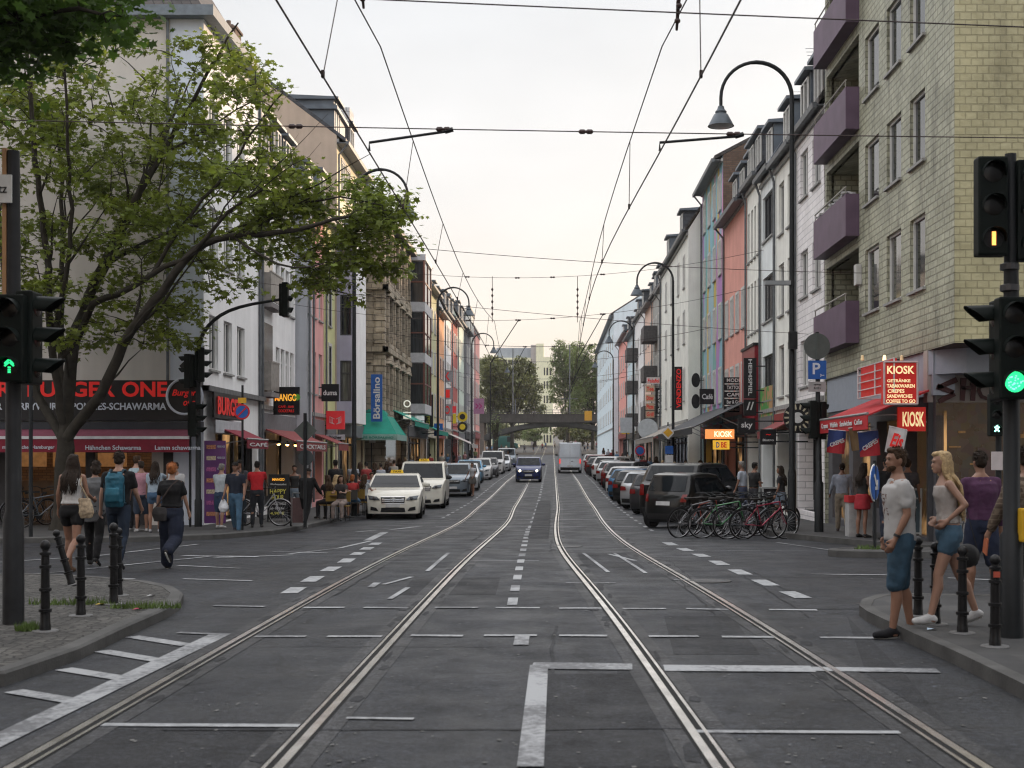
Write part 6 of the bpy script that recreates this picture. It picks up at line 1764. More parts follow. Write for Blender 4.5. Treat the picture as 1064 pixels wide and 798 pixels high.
awning('dull red awning with lit lamps below the bar sign', 'L', XL, 41.5, 47.0, 2.85, 1.1, .45, pm('awning_brick', (.22, .05, .05), .8), .3, 'COCKTAILS')
awning('faded reddish awning before the pink house', 'L', -9.05, 48.2, 50.4, 2.8, 1.0, .4, pm('awning_brick', (.22, .05, .05), .8))
awning('pale retractable awning far along the left row', 'L', -8.3, 100, 108, 3.2, 2.0, .9, pm('awning_pale', (.45, .42, .40), .8))
for i, y in enumerate((42.3, 43.7, 45.1)):
 t = thing('wall_lamp', ['first', 'middle', 'last'][i] + ' warm lit lamp under the bar awning', 'wall lamp', (XL + .35, y, gz(y) + 2.45), 0, 'warm lamps under the bar awning')
 m = MB(); m.lathe([(.02, .12), (.1, 0), (.09, 0), (.01, .03)], 10); m.build('lamp_shade', METAL_D, t)
 m = MB(); m.sphere((0, 0, -.0), .06, 8, 6); m.build('bulb', pm('warm_bulb', (1, .6, .25), .5, emit=(1, .5, .15), es=9), t)
REDK = pm('awning_red', (.42, .025, .03), .7, var=.12, scale=2); REDS = pm('kiosk_red', (.40, .02, .02), .4, emit=(1, .04, .02), es=.12); CRML = pm('letter_cream_lit', (.9, .8, .5), .5, emit=(1, .78, .38), es=.45)
ka = awning('red kiosk awning with white lettering on its valance', 'R', XR, 25.75, 30.4, 3.1, 1.25, .5, REDK, .3, 'Crepes   Waffeln   Sandwiches   Coffee')
Yk = 25.4
kt = psign('lit red KIOSK box sign listing drinks and snacks in yellow', 'R', XR, Yk, 918.5, 953, 376, 420, REDS, [('KIOSK', 0, .31, .19, .82, CRML), ('GETRÄNKE', -.06, .06, .085, .7, CRML), ('TABAKWAREN', 0, -.07, .085, .84, CRML), ('CREPES', -.14, -.19, .085, .5, CRML), ('SANDWICHES', -.03, -.31, .085, .76, CRML), ('COFFEE TO GO', 0, -.43, .085, .88, CRML)], th=.22, brackets=False)
m = MB(); w2 = 34.5 * Yk / F / 2; h2 = 22 * Yk / F
for (a, b_) in (((-w2, h2), (w2, h2)), ((-w2, -h2), (w2, -h2)), ((-w2, -h2), (-w2, h2)), ((w2, -h2), (w2, h2))): m.tube([(a[0], -.02, a[1]), (b_[0], -.02, b_[1])], .022, 6)
m.build('frame', pm('frame_pinkish', (.5, .4, .4), .4), kt)
k2 = psign('red KIOSK fascia sign below the lit box sign', 'R', XR, 25.8, 933, 962, 423, 448, REDS, [('KIOSK', .05, 0, .62, .78, CRML)], th=.08, brackets=False)
k3 = thing('sign_rails', 'white railing frame with dark red panels left of the lit kiosk sign', 'sign frame', (XR - .12, 26.6, 0))
m = MB(); z0, z1 = P(905, 411, 27).z, P(905, 378, 27).z
for z in np.linspace(z0, z1, 5): m.tube([(-.7, -1.2, z), (-.7, 1.8, z)], .016, 5); m.tube([(-.7, 1.8, z), (0, 1.8, z)], .016, 5)
for y in (-1.2, .3, 1.8): m.tube([(-.7, y, z0), (-.7, y, z1)], .02, 5)
m.build('rails', pm('frame_white', (.55, .53, .53), .4), k3)
m = MB(); m.box(-.66, -.62, -1.1, 1.7, z0, z1); m.build('panel', REDS, k3)
for i, (px, dy) in enumerate(((896, 0), (919, 0), (937, -.4))):
 p_ = P(px, 372, 26.5)
 t = thing('sign_lamp', ['left', 'middle warm-lit', 'right'][i] + ' small lamp above the kiosk signs', 'sign lamp', p_, 0, 'small lamps above the kiosk signs')
 m = MB(); m.lathe([(.02, .06), (.03, .04), (.04, -.05), (.01, -.06)], 8); m.build('lamp', pm('lamp_warm%d' % (i == 1), (.9, .7, .4), .5, emit=(1, .6, .25) if i == 1 else (.9, .9, .8), es=2 if i == 1 else .0), t)
sh = thing('shop_lettering', 'jagged dark letters of the shoe shop on the beige corner fascia', 'shop lettering', (P(1012, 405, 25.75).x, 25.78, P(1012, 405, 25.75).z))
m = MB(); tt = .05
def stroke(x0, z0, x1, z1, w_=.07):
 d = Vector((x1 - x0, z1 - z0)); n = Vector((-d.y, d.x)).normalized() * w_
 m.prism([(x0 + n.x, z0 + n.y), (x0 - n.x * .6, z0 - n.y * .6), (x1 - n.x * .3, z1 - n.y * .3), (x1 + n.x, z1 + n.y)], -.05, .0, 'Y')
stroke(-.35, .22, -.75, .06); stroke(-.75, .06, -.42, -.08); stroke(-.40, -.06, -.72, -.22)
stroke(-.22, .24, -.26, -.22); stroke(-.02, .24, -.05, -.22); stroke(-.26, .02, -.02, .04, .05)
for a in range(8):
 A_, B_ = a * PI / 4, (a + 1) * PI / 4; stroke(.28 + .2 * math.cos(A_), .2 * math.sin(A_), .28 + .2 * math.cos(B_), .2 * math.sin(B_), .045)
stroke(.62, .22, .62, -.22); stroke(.62, .2, .92, .22, .045); stroke(.62, 0, .85, .02, .045); stroke(.62, -.2, .9, -.18, .045)
stroke(1.1, .22, 1.1, -.22); stroke(1.1, .2, 1.4, .22, .045); stroke(1.1, 0, 1.35, .02, .045); stroke(1.4, -.18, 1.1, -.2, .045)
m.build('letters', pm('letters_dark_red', (.05, .015, .015), .4), sh)
lettering(RG, 'CORNER', -3.3, 11.5 - (25.9 - 24.2) + .02, .72, .16, REDL, w=.8, bold=.02, rot=(0, 0, PI))
FLB = pm('flag_blue', (.03, .05, .16), .8); FLR = pm('flag_red', (.40, .03, .04), .8); FLW = pm('flag_white', (.55, .55, .55), .8)
def flag(px, py, Y, wpx, hpx, label, kind, tilt):
 p_ = P(px, py, Y); s_ = F / Y; t = thing('shop_flag', label, 'flag', p_, 0, 'little flags hanging at the kiosk'); t.rotation_euler = (0, tilt, .15)
 w_, h_ = wpx / s_, hpx / s_
 def cloth(pts, mat, name, dy=0):
  m_ = MB(); n = 6
  vs = []
  (x0, x1, z0a, z1a, z0b, z1b) = pts
  for j in range(2):
   for i in range(n + 1):
    f = i / n; x = x0 + (x1 - x0) * f; y = .03 * math.sin(f * 6) + dy + j * .004
    vs += [(x, y, z0a + (z0b - z0a) * f), (x, y, z1a + (z1b - z1a) * f)]
  k = 2 * (n + 1)
  m_.add(vs, [(2 * i, 2 * i + 2, 2 * i + 3, 2 * i + 1) for i in range(n)] + [(k + 2 * i, k + 2 * i + 2, k + 2 * i + 3, k + 2 * i + 1) for i in range(n)])
  return m_.build(name, mat, t)
 if kind == 'eis':
  cloth((-w_ / 2, w_ / 2, -h_ / 2, h_ / 2, -h_ / 2, h_ / 2), FLW, 'cloth')
  lettering(t, 'Eis', 0, -.04, 0, h_ * .55, REDL, w=w_ * .7, bold=.03, shear=.3)
 elif kind == 'tan':
  cloth((-w_ / 2, w_ / 2, -h_ / 2, h_ / 2, -h_ / 2, h_ / 2), pm('flag_tan', (.22, .15, .08), .8), 'cloth')
 else:
  cloth((-w_ / 2, w_ / 2, -h_ / 2, h_ / 2, -h_ * .0, h_ / 2), FLB, 'cloth'); cloth((-w_ / 2, w_ / 2, -h_ / 2, -h_ * .30, -h_ / 2, h_ * .18), FLR, 'cloth_red', -.005)
  lettering(t, 'CREPES', 0, -.045, -.02, h_ * .18, FLW, w=w_ * .85, bold=.03, rot=(0, -.45, 0))
 MB().tube([(-w_ / 2, .02, h_ / 2), (w_ / 2, .02, h_ / 2)], .012, 5).build('rod', SW, t)
flag(869, 459, 27.5, 19, 24, 'blue and red CREPES flag at the left end of the kiosk awning', 'cr', .1)
flag(890, 456, 27, 14, 24, 'plain tan flag between the two CREPES flags', 'tan', -.15)
flag(903, 461, 26.2, 22, 26, 'blue and red CREPES flag beside the tan one', 'cr', -.1)
flag(931, 458, 25.6, 20, 27, 'white Eis flag with red script', 'eis', .2)
def aboard(px, py, Y, wpx, hpx, label, face, frame, rz=0, txts=()):
 p_ = Vector(((px - CX) * Y / F, Y, gz(Y) + .12)); s_ = F / Y
 t = thing('sidewalk_sign', label, 'A-board sign', p_, rz); w_, h_ = wpx / s_, hpx / s_
 a = .16
 for s__, nm in ((-1, 'front_board'), (1, 'rear_board')):
  m = MB(); m.M = Matrix.Translation((0, s__ * .25, 0)) @ Matrix.Rotation(s__ * a, 4, 'X')
  m.box(-w_ / 2 + .03, w_ / 2 - .03, -.015, .015, .12, h_); o = m.build(nm, face, t)
  f_ = MB(); f_.M = m.M
  f_.box(-w_ / 2, -w_ / 2 + .04, -.025, .025, 0, h_ + .02); f_.box(w_ / 2 - .04, w_ / 2, -.025, .025, 0, h_ + .02); f_.box(-w_ / 2, w_ / 2, -.026, .026, h_, h_ + .04); f_.box(-w_ / 2, w_ / 2, -.026, .026, .1, .13)
  f_.build('frame', frame, o)
  if s__ < 0:
   for (tx, fz_, fh, mt, fw) in txts:
    z = .12 + (h_ - .12) * fz_
    lettering(o, tx, 0, -.25 + z * math.sin(a) - .03, z, fh * h_, mt, w=fw * w_, bold=.02, rot=(a * -1, 0, 0))
 return t
FRA = pm('board_frame_alu', (.4, .42, .42), .4, .4)
aboard(290, 540, 37, 21, 48, 'black chalk A-board reading HAPPY HOUR before the bar', BLACKP, METAL_D, 0, [('MANGO', .9, .06, TXTO, .6), ('Wochenangebot', .78, .05, TXTW, .8), ('HAPPY', .62, .1, TXTY, .8), ('HOUR', .48, .1, TXTY, .6), ('COCKTAILS', .33, .05, TXTW, .8), ('ab 18 Uhr', .22, .05, TXTW, .7), ('4,90 €', .1, .07, TXTY, .7)])
aboard(799, 540, 33.5, 19, 40, 'dark menu A-board behind the parked bicycles', BLACKP, FRA, .25, [('MENU', .85, .08, TXTW, .5), ('Pasta  Pizza', .6, .05, TXTW, .7), ('Salate', .45, .05, TXTW, .5)])
aboard(948, 558, 27.5, 20, 50, 'chalkboard A-board with pale frame between the couple', pm('board_teal', (.05, .08, .10), .5), FRA, -.35, [('Crepes', .8, .06, TXTW, .6), ('Kaffee', .6, .05, TXTW, .5)])
psign('black square sign reading sky in pale letters', 'R', XR, 41.5, 767, 785, 434.5, 450, BLACKP, [('sky', 0, 0, .5, .65, TXTW)])
psign('small dark sign with a red mark beside the bike shop door', 'R', XR, 38, 790, 806.5, 446, 462, BLACKP, [('Bistro', 0, -.2, .15, .7, TXTW), ('~', 0, .15, .1, .3, REDL)])
psign('tall black banner sign with vertical white lettering HEIMSPIEL', 'R', XR, 45.5, 773, 786, 372, 414, BLACKP, [('HEIMSPIEL', 0, .02, .3, .9, TXTW, 'D')])
psign('black square sign with two slanted white stripes', 'R', XR, 45.6, 773, 786, 415, 432, BLACKP, [('//', 0, .1, .5, .6, TXTW)])
for i, (tx, y0) in enumerate((('MODE', 392), ('TATTOO', 399.5), ('CAFE', 407), ('Bar & Grill', 414.5), ('Fitness', 422))):
 psign(['top', 'second', 'third', 'fourth', 'lowest'][i] + ' black strip sign reading ' + tx + ' in the stack before the salmon house', 'R', XR, 52, 752, 773, y0, y0 + 6.2, BLACKP, [(tx, 0, 0, .6, .7, TXTW)], group='stacked black strip signs')
psign('square black sign before the painted house', 'R', XR, 60, 727, 743, 404, 420, BLACKP, [('Café', 0, 0, .35, .7, TXTW)])
for y, lb in ((395, 'upper dark oval sign on the cream house'), (417, 'lower dark oval sign on the cream house')):
 t = thing('shop_sign', lb, 'shop sign', P(723, y, 64)); o = disc(t, 0, .36, BLACKP, 0); o.scale = (.6, 1, 1); MB().box(0, .9, .03, .06, -.02, .02).build('bracket', METAL_D, t)
psign('tall black banner with diagonal red and green lettering', 'R', 6.9, 68, 701, 715, 381, 426, BLACKP, [('VENDENZO', -.2, 0, .35, .9, REDL, 'V'), ('RISTORANTE', .25, 0, .22, .85, pm('letter_green', (.02, .3, .15), .5), 'V')])
psign('black vertical sign with white letters left of the red and green banner', 'R', 7.2, 84, 681, 690, 403, 430, BLACKP, [('THEATER', 0, 0, .4, .9, TXTW, 'V')])
psign('white strip sign reading Falafel in red', 'R', XR, 86, 672, 686, 392, 399, SW, [('Falafel', 0, 0, .6, .85, REDL)])
for i, (tx, y0) in enumerate((('Tee', 400.5), ('Döner', 410), ('Pizza', 419), ('Grill', 427))):
 psign(['first', 'second', 'third', 'fourth'][i] + ' cream panel under the Falafel sign, reading ' + tx, 'R', XR, 86, 671, 680, y0, y0 + 7, pm('panel_cream', (.5, .40, .28), .5), [(tx, 0, 0, .6, .8, REDL)], group='stacked cream snack panels')
ky = psign('glowing orange and white KIOSK strip sign above the ice cream sign', 'R', XR, 47, 733, 763, 446, 456, pm('kiosk_orange_lit', (.7, .25, .08), .5, emit=(1, .35, .10), es=.55), [('KIOSK', .12, 0, .6, .62, pm('kiosk_white_lit', (.9, .8, .7), .5, emit=(1, .75, .5), es=1.0))])
psign('yellow square sign with blue and red letters under the lit kiosk strip', 'R', XR, 47, 741, 758, 457.5, 467, pm('yellow_lit', (.7, .4, .03), .5, emit=(1, .55, .05), es=.35), [('D', -.22, 0, .6, .2, SB), ('BE', .15, 0, .6, .35, REDL)])
awning('wide black awning over the shops before the salmon house', 'R', XR, 48.5, 64, 4.1, 2.3, 1.1, pm('awning_black', (.022, .025, .03), .6))
awning('pale beige awning farther up the right pavement', 'R', 7.2, 66, 80, 3.6, 2.0, .9, pm('awning_beige', (.30, .27, .24), .8))
awning('faded red short awning by the lamp post', 'R', XR, 40.2, 43.0, 3.1, .7, .35, pm('awning_brick', (.22, .05, .05), .8))
gr_ = thing('wall_mural', 'green and orange painted monster-like graffiti panel above the side shop', 'mural', (XR - .06, 43.9, gz(45) + 3.0))
m = MB(); m.box(0, .05, 0, 2.6, 0, 1.5)
gm = bpy.data.materials.new('graffiti_paint'); gm.use_nodes = True; tt_ = gm.node_tree
vo_ = N(tt_, 'ShaderNodeTexNoise'); vo_.inputs['Scale'].default_value = 1.9; tc_ = N(tt_, 'ShaderNodeTexCoord'); tt_.links.new(tc_.outputs['Object'], vo_.inputs['Vector'])
rp_ = N(tt_, 'ShaderNodeValToRGB'); rp_.color_ramp.interpolation = 'CONSTANT'; rp_.color_ramp.elements[0].color = (.45, .26, .12, 1); rp_.color_ramp.elements[1].position = .5; rp_.color_ramp.elements[1].color = (.06, .32, .06, 1)
tt_.links.new(vo_.outputs[0], rp_.inputs[0]); tt_.links.new(rp_.outputs[0], tt_.nodes['Principled BSDF'].inputs['Base Color'])
m.build('painted_panel', gm, gr_)
rb = thing('shop_sign', 'round white and dark wheel-like emblem sign behind the lamp post', 'shop sign', P(829, 434, 37.5))
disc(rb, 0, .42, BLACKP, 0, th=.06); m = MB()
for i in range(14):
 a = i * 2 * PI / 14; m.cbox((.32 * math.cos(a), -.012, .32 * math.sin(a)), (.15, .02, .05), ry=-a)
m.build('letter_ring', pm('letter_cream', (.5, .45, .33), .5), rb); disc(rb, 0, .16, SW, -.015, name='hub'); MB().box(.4, 1.1, .02, .06, -.02, .02).build('bracket', METAL_D, rb)
for px, Y, y0, y1, lb, c_ in ((650, 118, 446, 451, 'yellow lit taxi-like roof sign far up the right pavement', (.7, .5, .05)), (611, 200, 427, 437, 'orange board hanging below the bridge deck', (.6, .3, .03))):
 p_ = P(px, (y0 + y1) / 2, Y); t = thing('hanging_sign', lb, 'sign', p_); w_ = 4 * Y / F; m = MB(); m.box(-w_ * (1 if Y < 150 else .9), w_, -.05, .05, -(y1 - y0) * Y / F / 2, (y1 - y0) * Y / F / 2); m.build('board', pm('sign_or%d' % px, c_, .5), t)
RUB = pm('tyre_rubber', (.008, .008, .009), .85, var=.2); RIMM = pm('rim_alloy', (.28, .28, .29), .35, .8); CGL = pm('car_glass', (.006, .009, .012), .05, spec=.18, var=.3, scale=2)
PLB = pm('plastic_black', (.02, .02, .021), .6); CHR = pm('chrome', (.6, .6, .62), .15, .95); PLT = pm('number_plate', (.5, .5, .5), .4); HLM = pm('headlight_glass', (.10, .11, .12), .1, .3); HLD = pm('headlight_dark', (.05, .055, .06), .1, spec=.8)
TLM = pm('taillight_red', (.16, .006, .006), .15, spec=.5); TLO = pm('taillight_on', (.6, .02, .02), .2, emit=(1, .05, .03), es=.8); HLO = pm('headlight_on', (1, .95, .8), .3, emit=(1, .88, .62), es=14); IND = pm('indicator_amber', (.5, .2, .02), .3)
def paint(name, c, metal=.25): return pm('paint_' + name, c, .32, metal, var=.04, coat=.6, spec=.15)
SPECS = dict(
 sedan=dict(L=4.9, W=1.85, H=1.47, nose=.74, hood=.98, cowl=-1.15, rf=-.35, rr=1.0, deck=1.85, deckz=1.06, belt=.98, gc=.17, wr=.335, fo=.85, ro=1.1, k=.20),
 wagon=dict(L=4.6, W=1.78, H=1.47, nose=.72, hood=.96, cowl=-1.05, rf=-.35, rr=1.75, deck=2.18, deckz=1.0, belt=.96, gc=.17, wr=.32, fo=.85, ro=.95, k=.18),
 hatch=dict(L=4.0, W=1.72, H=1.46, nose=.70, hood=.94, cowl=-.98, rf=-.30, rr=1.45, deck=1.88, deckz=.98, belt=.95, gc=.16, wr=.31, fo=.80, ro=.70, k=.18),
 suv=dict(L=4.3, W=1.80, H=1.62, nose=.86, hood=1.06, cowl=-1.05, rf=-.42, rr=1.55, deck=1.98, deckz=1.1, belt=1.06, gc=.2, wr=.35, fo=.83, ro=.8, k=.16),
 mini=dict(L=2.7, W=1.56, H=1.54, nose=.72, hood=.98, cowl=-.85, rf=-.35, rr=.95, deck=1.25, deckz=.98, belt=.97, gc=.16, wr=.30, fo=.42, ro=.42, k=.17),
 mpv=dict(L=5.1, W=1.93, H=1.92, nose=.95, hood=1.2, cowl=-1.65, rf=-.95, rr=2.35, deck=2.52, deckz=1.15, belt=1.15, gc=.19, wr=.345, fo=.9, ro=1.0, k=.12),
 smallmpv=dict(L=4.1, W=1.70, H=1.62, nose=.80, hood=1.05, cowl=-1.15, rf=-.55, rr=1.65, deck=1.95, deckz=1.05, belt=1.02, gc=.17, wr=.31, fo=.8, ro=.75, k=.14),
 cargo=dict(L=5.6, W=2.05, H=2.62, nose=1.0, hood=1.25, cowl=-1.95, rf=-1.25, rr=2.72, deck=2.78, deckz=1.4, belt=1.4, gc=.22, wr=.36, fo=.95, ro=1.05, k=.07),
)
_cc = [0]
def make_car(name, label, kind, pnt, cat='car', lit=False, tail=False, taxi=False, group=None, cargo_blank=False, roofcol=None):
 s = SPECS[kind]; L, W, H, belt = s['L'], s['W'], s['H'], s['belt']; h2 = L / 2; k = s['k']
 def T(x, y, z):
  if z > belt: x *= 1 - k * (z - belt) / (H - belt)
  if z < .45: x *= 1 - .05 * (.45 - z) / .3
  e = max(0, (abs(y) - .55 * h2) / (.45 * h2)); x *= 1 - .11 * e * e
  r = min(1, abs(x) / (W / 2)); f = max(0, (abs(y) / h2 - .5) / .5)
  y -= math.copysign(.20 * r ** 3 * f, y)
  return (x, y, z)
 top = [(-h2 + .03, s['gc'] + .02), (-h2, .36), (-h2 + .01, .52), (-h2 + .04, s['nose'] - .06), (-h2 + .16, s['nose'] + .05), (-h2 + .5, (s['nose'] + s['hood']) / 2 + .08), (s['cowl'], s['hood']),
           (s['rf'], H - .06), (s['rf'] + .35, H - .012), ((s['rf'] + s['rr']) / 2, H), (s['rr'] - .3, H - .02), (s['rr'], H - .07), (s['deck'], s['deckz'])]
 if kind == 'sedan': top += [(s['deck'] + .25, s['deckz'] - .02), (h2 - .08, s['deckz'] - .06), (h2 - .01, .85)]
 else: top += [(h2 - .05, s['deckz'] - .08), (h2 - .02, .8)]
 top += [(h2, .55), (h2 - .02, .36), (h2 - .08, s['gc'] + .04)]
 yf, yr = -h2 + s['fo'], h2 - s['ro']; ar = s['wr'] + .055
 def arc(c):
  a0 = math.asin(max(-1, (s['gc'] + .02 - s['wr']) / ar))
  return [(c + ar * math.cos(a), s['wr'] + ar * math.sin(a)) for a in np.linspace(a0, PI - a0, 11)]
 bot = arc(yr) + arc(yf)
 dense = []
 for a, b in zip(top[:-1], top[1:]):
  n = max(1, int(math.hypot(b[0] - a[0], b[1] - a[1]) / .16))
  dense += [(a[0] + (b[0] - a[0]) * i / n, a[1] + (b[1] - a[1]) * i / n) for i in range(n)]
 dense.append(top[-1])
 prof = dense + bot
 bm = bmesh.new()
 fr = [-1, -.955, -.8, -.4, 0, .4, .8, .955, 1]
 rows = []
 for f in fr:
  sh = .028 if abs(f) == 1 else 0
  row = []
  for (y, z) in prof:
   yy_, z2 = y, z
   if sh and z > s['gc'] + .1 and (y, z) in dense:
    d = Vector((y * .6, z - .6)); d.normalize(); yy_ -= d.x * sh * (1 if z > .5 else .5); z2 -= max(0, d.y) * sh * 1.3
   row.append(bm.verts.new((f * W / 2, yy_, z2)))
  rows.append(row)
 n = len(prof)
 for a, b in zip(rows[:-1], rows[1:]):
  for i in range(n): bm.faces.new((a[i], a[(i + 1) % n], b[(i + 1) % n], b[i]))
 bm.faces.new(rows[0]); bm.faces.new(rows[-1][::-1])
 for co, no in [((0, 0, belt), (0, 0, 1)), ((0, 0, .45), (0, 0, 1)), ((0, 0, .7), (0, 0, 1))] + [((0, y, 0), (0, 1, 0)) for y in np.arange(-h2 + .3, h2 - .2, .35)]:
  bmesh.ops.bisect_plane(bm, geom=bm.verts[:] + bm.edges[:] + bm.faces[:], plane_co=co, plane_no=no)
 for v in bm.verts: v.co = T(*v.co)
 bmesh.ops.recalc_face_normals(bm, faces=bm.faces)
 t = thing(name, label, cat, (0, 0, 0), 0, group)
 me = bpy.data.meshes.new('body'); bm.to_mesh(me); bm.free(); me.materials.append(pnt); me.shade_smooth(); me.set_sharp_from_angle(angle=R(32))
 body = link('body', me, t)
 def yfront(z):
  c = top[:7]; return float(np.interp(z, [p[1] for p in c], [p[0] for p in c]))
 def yrear(z):
  c = top[::-1][:max(5, len(top) - 11)]; c = [p for p in c]; c.sort(key=lambda p: p[1]); return float(np.interp(z, [p[1] for p in c], [p[0] for p in c]))
 def patch(m, q, fn, off, nu=8, nv=3):
  """q: 4 corners in the panel's 2-D space, fn maps to 3-D"""
  vs = []
  for j in range(nv + 1):
   for i in range(nu + 1):
    u, v = i / nu, j / nv
    a = (q[0][0] * (1 - u) + q[1][0] * u, q[0][1] * (1 - u) + q[1][1] * u); b = (q[3][0] * (1 - u) + q[2][0] * u, q[3][1] * (1 - u) + q[2][1] * u)
    p = fn(a[0] * (1 - v) + b[0] * v, a[1] * (1 - v) + b[1] * v, off); vs.append(p)
  w_ = nu + 1
  m.add(vs, [(j * w_ + i, j * w_ + i + 1, (j + 1) * w_ + i + 1, (j + 1) * w_ + i) for j in range(nv) for i in range(nu)])
 FR = lambda x, z, o: T(x, yfront(z) - o, z)
 RE = lambda x, z, o: T(x, yrear(z) + o, z)
 def SD(sg): return lambda y, z, o: (lambda p: (p[0] + sg * o, p[1], p[2]))(T(sg * W / 2 * (1 if z < H - .15 else .99), y, z))
 hw = W / 2
 def slope(p0, p1):
  def fn(x, v, o):
   y = p0[0] + (p1[0] - p0[0]) * v; z = p0[1] + (p1[1] - p0[1]) * v
   d = Vector((p1[0] - p0[0], p1[1] - p0[1])).normalized(); nn = (-d.y, d.x) if True else None
   q = T(x, y, z); sg = 1 if (p1[1] > p0[1]) else -1
   return (q[0], q[1] + (-d.y) * o, q[2] + abs(d.x) * o)
  return fn
 g = MB(); patch(g, [(-hw * .90, .06), (hw * .90, .06), (hw * .90, .95), (-hw * .90, .95)], slope((s['cowl'], s['hood']), (s['rf'], H - .06)), .012, 12, 5)
 g.build('windscreen', CGL, t, smooth=60)
 if not cargo_blank:
  g = MB()
  p0, p1 = (s['deck'], s['deckz']), (s['rr'], H - .07)
  def rs(x, v, o):
   y = p0[0] + (p1[0] - p0[0]) * v; z = p0[1] + (p1[1] - p0[1]) * v; q = T(x, y, z)
   d = Vector((p1[0] - p0[0], p1[1] - p0[1])).normalized(); return (q[0], q[1] + abs(d.y) * o, q[2] + abs(d.x) * o)
  patch(g, [(-hw * .84, .10), (hw * .84, .10), (hw * .82, .93), (-hw * .82, .93)], rs, .014, 12, 5); g.build('rear_window', CGL, t, smooth=60)
 sl_f = lambda z: s['cowl'] + (s['rf'] - s['cowl']) * (z - s['hood']) / (H - .06 - s['hood'])
 sl_r = lambda z: s['deck'] + (s['rr'] - s['deck']) * (z - s['deckz']) / (H - .07 - s['deckz'])
 zb_, zt_ = belt + .03, H - .14
 ya, yb_ = (sl_f(zb_) + .16, sl_f(zt_) + .14), (sl_r(zb_) - .16, sl_r(zt_) - .14)
 if kind == 'cargo': yb_ = (ya[0] + 1.25, ya[1] + .75)
 ncut = {'mini': 1, 'cargo': 1, 'mpv': 3}.get(kind, 3 if kind in ('wagon', 'suv', 'smallmpv') else 2)
 for sg in (-1, 1):
  fn = SD(sg)
  for c_ in range(ncut):
   f0, f1 = c_ / ncut, (c_ + 1) / ncut
   if ncut == 3: f0, f1 = [(0, .40), (.40, .76), (.76, 1)][c_]
   a0 = ya[0] + (yb_[0] - ya[0]) * f0 + .03; a1 = ya[0] + (yb_[0] - ya[0]) * f1 - .03
   b0 = ya[1] + (yb_[1] - ya[1]) * f0 + .03; b1 = ya[1] + (yb_[1] - ya[1]) * f1 - .03
   g = MB(); patch(g, [(a0, zb_), (a1, zb_), (b1, zt_), (b0, zt_)], fn, .016, 6, 4); g.build('side_window', CGL, t, smooth=60)
  m = MB()
  for c_ in range(min(ncut, 2) + 1):
   f = [0.02, .40, .76][c_] if ncut == 3 else c_ / max(1, ncut)
   y = ya[0] + (yb_[0] - ya[0]) * f
   if abs(y - yr) < ar + .02: y = yr - ar - .05
   patch(m, [(y, .34), (y + .012, .34), (y + .012, belt), (y, belt)], fn, .004, 1, 8)
  patch(m, [(yf + ar + .03, .22), (yr - ar - .03, .22), (yr - ar - .03, .32), (yf + ar + .03, .32)], fn, .008, 8, 1)
  m.build('door_seams', PLB, t)
  m = MB()
  for f in ([.36, .72] if ncut > 1 else [.8]):
   y = ya[0] + (yb_[0] - ya[0]) * f; patch(m, [(y - .18, belt - .16), (y, belt - .16), (y, belt - .12), (y - .18, belt - .12)], fn, .03, 2, 1)
  m.build('handle', pnt, t)
  m = MB(); p = T(sg * hw, ya[0] + .10, belt + .05)
  m.sphere((p[0] + sg * .13, p[1] - .02, p[2] + .06), (.12, .07, .085), 10, 8); m.cbox((p[0] + sg * .04, p[1], p[2] + .01), (.14, .05, .04))
  m.build('mirror', pnt if kind not in ('cargo', 'mpv') else PLB, t, smooth=50)
 for sg in (-1, 1):
  for y in (yf, yr):
   x = sg * (hw - .115)
   w_ = MB(); r = s['wr']; wd = .10
   w_.lathe([(r * .62, -wd), (r * .9, -wd), (r * .985, -wd * .8), (r, -wd * .4), (r, wd * .4), (r * .985, wd * .8), (r * .9, wd), (r * .62, wd)], 28, (x, y, r), 'X'); wo = w_.build('wheel', RUB, t, smooth=40)
   q = MB(); xo = x + sg * (wd - .035)
   q.lathe([(r * .64, -.03), (r * .66, .03), (r * .60, .03), (r * .58, -.01), (.001, -.012)] if sg > 0 else [(r * .64, .03), (r * .66, -.03), (r * .60, -.03), (r * .58, .01), (.001, .012)], 24, (xo, y, r), 'X')
   q.mi = 1
   for j in range(5):
    a = j * 2 * PI / 5 + .3
    q.M = Matrix.Translation((xo + sg * .012, y, r)) @ Matrix.Rotation(a, 4, 'X'); q.box(-.012, .012, -.028, .028, .02, r * .61); q.M = Matrix.Identity(4)
   q.lathe([(.001, -.02), (.05, -.02), (.05, .02), (.001, .025)], 10, (xo + sg * .01, y, r), 'X')
   q.build('rim', [PLB, RIMM], wo)
 zn = s['nose']
 big = kind in ('mpv', 'sedan')
 m = MB(); gw_ = hw * (.44 if kind != 'mini' else .3)
 patch(m, [(-gw_, zn - .22), (gw_, zn - .22), (gw_ * 1.08, zn - .02), (-gw_ * 1.08, zn - .02)], FR, .012); go = m.build('grille', PLB, t)
 m = MB()
 for i in range(2 if big else 1): z = zn - .10 - i * .055; patch(m, [(-gw_ * .98, z), (gw_ * .98, z), (gw_ * .98, z + .02), (-gw_ * .98, z + .02)], FR, .022, 8, 1)
 if big:
  for z in (zn - .225, zn - .015): patch(m, [(-gw_ * 1.04, z), (gw_ * 1.04, z), (gw_ * 1.04, z + .014), (-gw_ * 1.04, z + .014)], FR, .022, 8, 1)
 y_ = yfront(zn - .11) - .03
 ring = [(.075 * math.cos(a), y_, zn - .11 + .075 * math.sin(a)) for a in np.linspace(0, 2 * PI, 17)[:-1]]
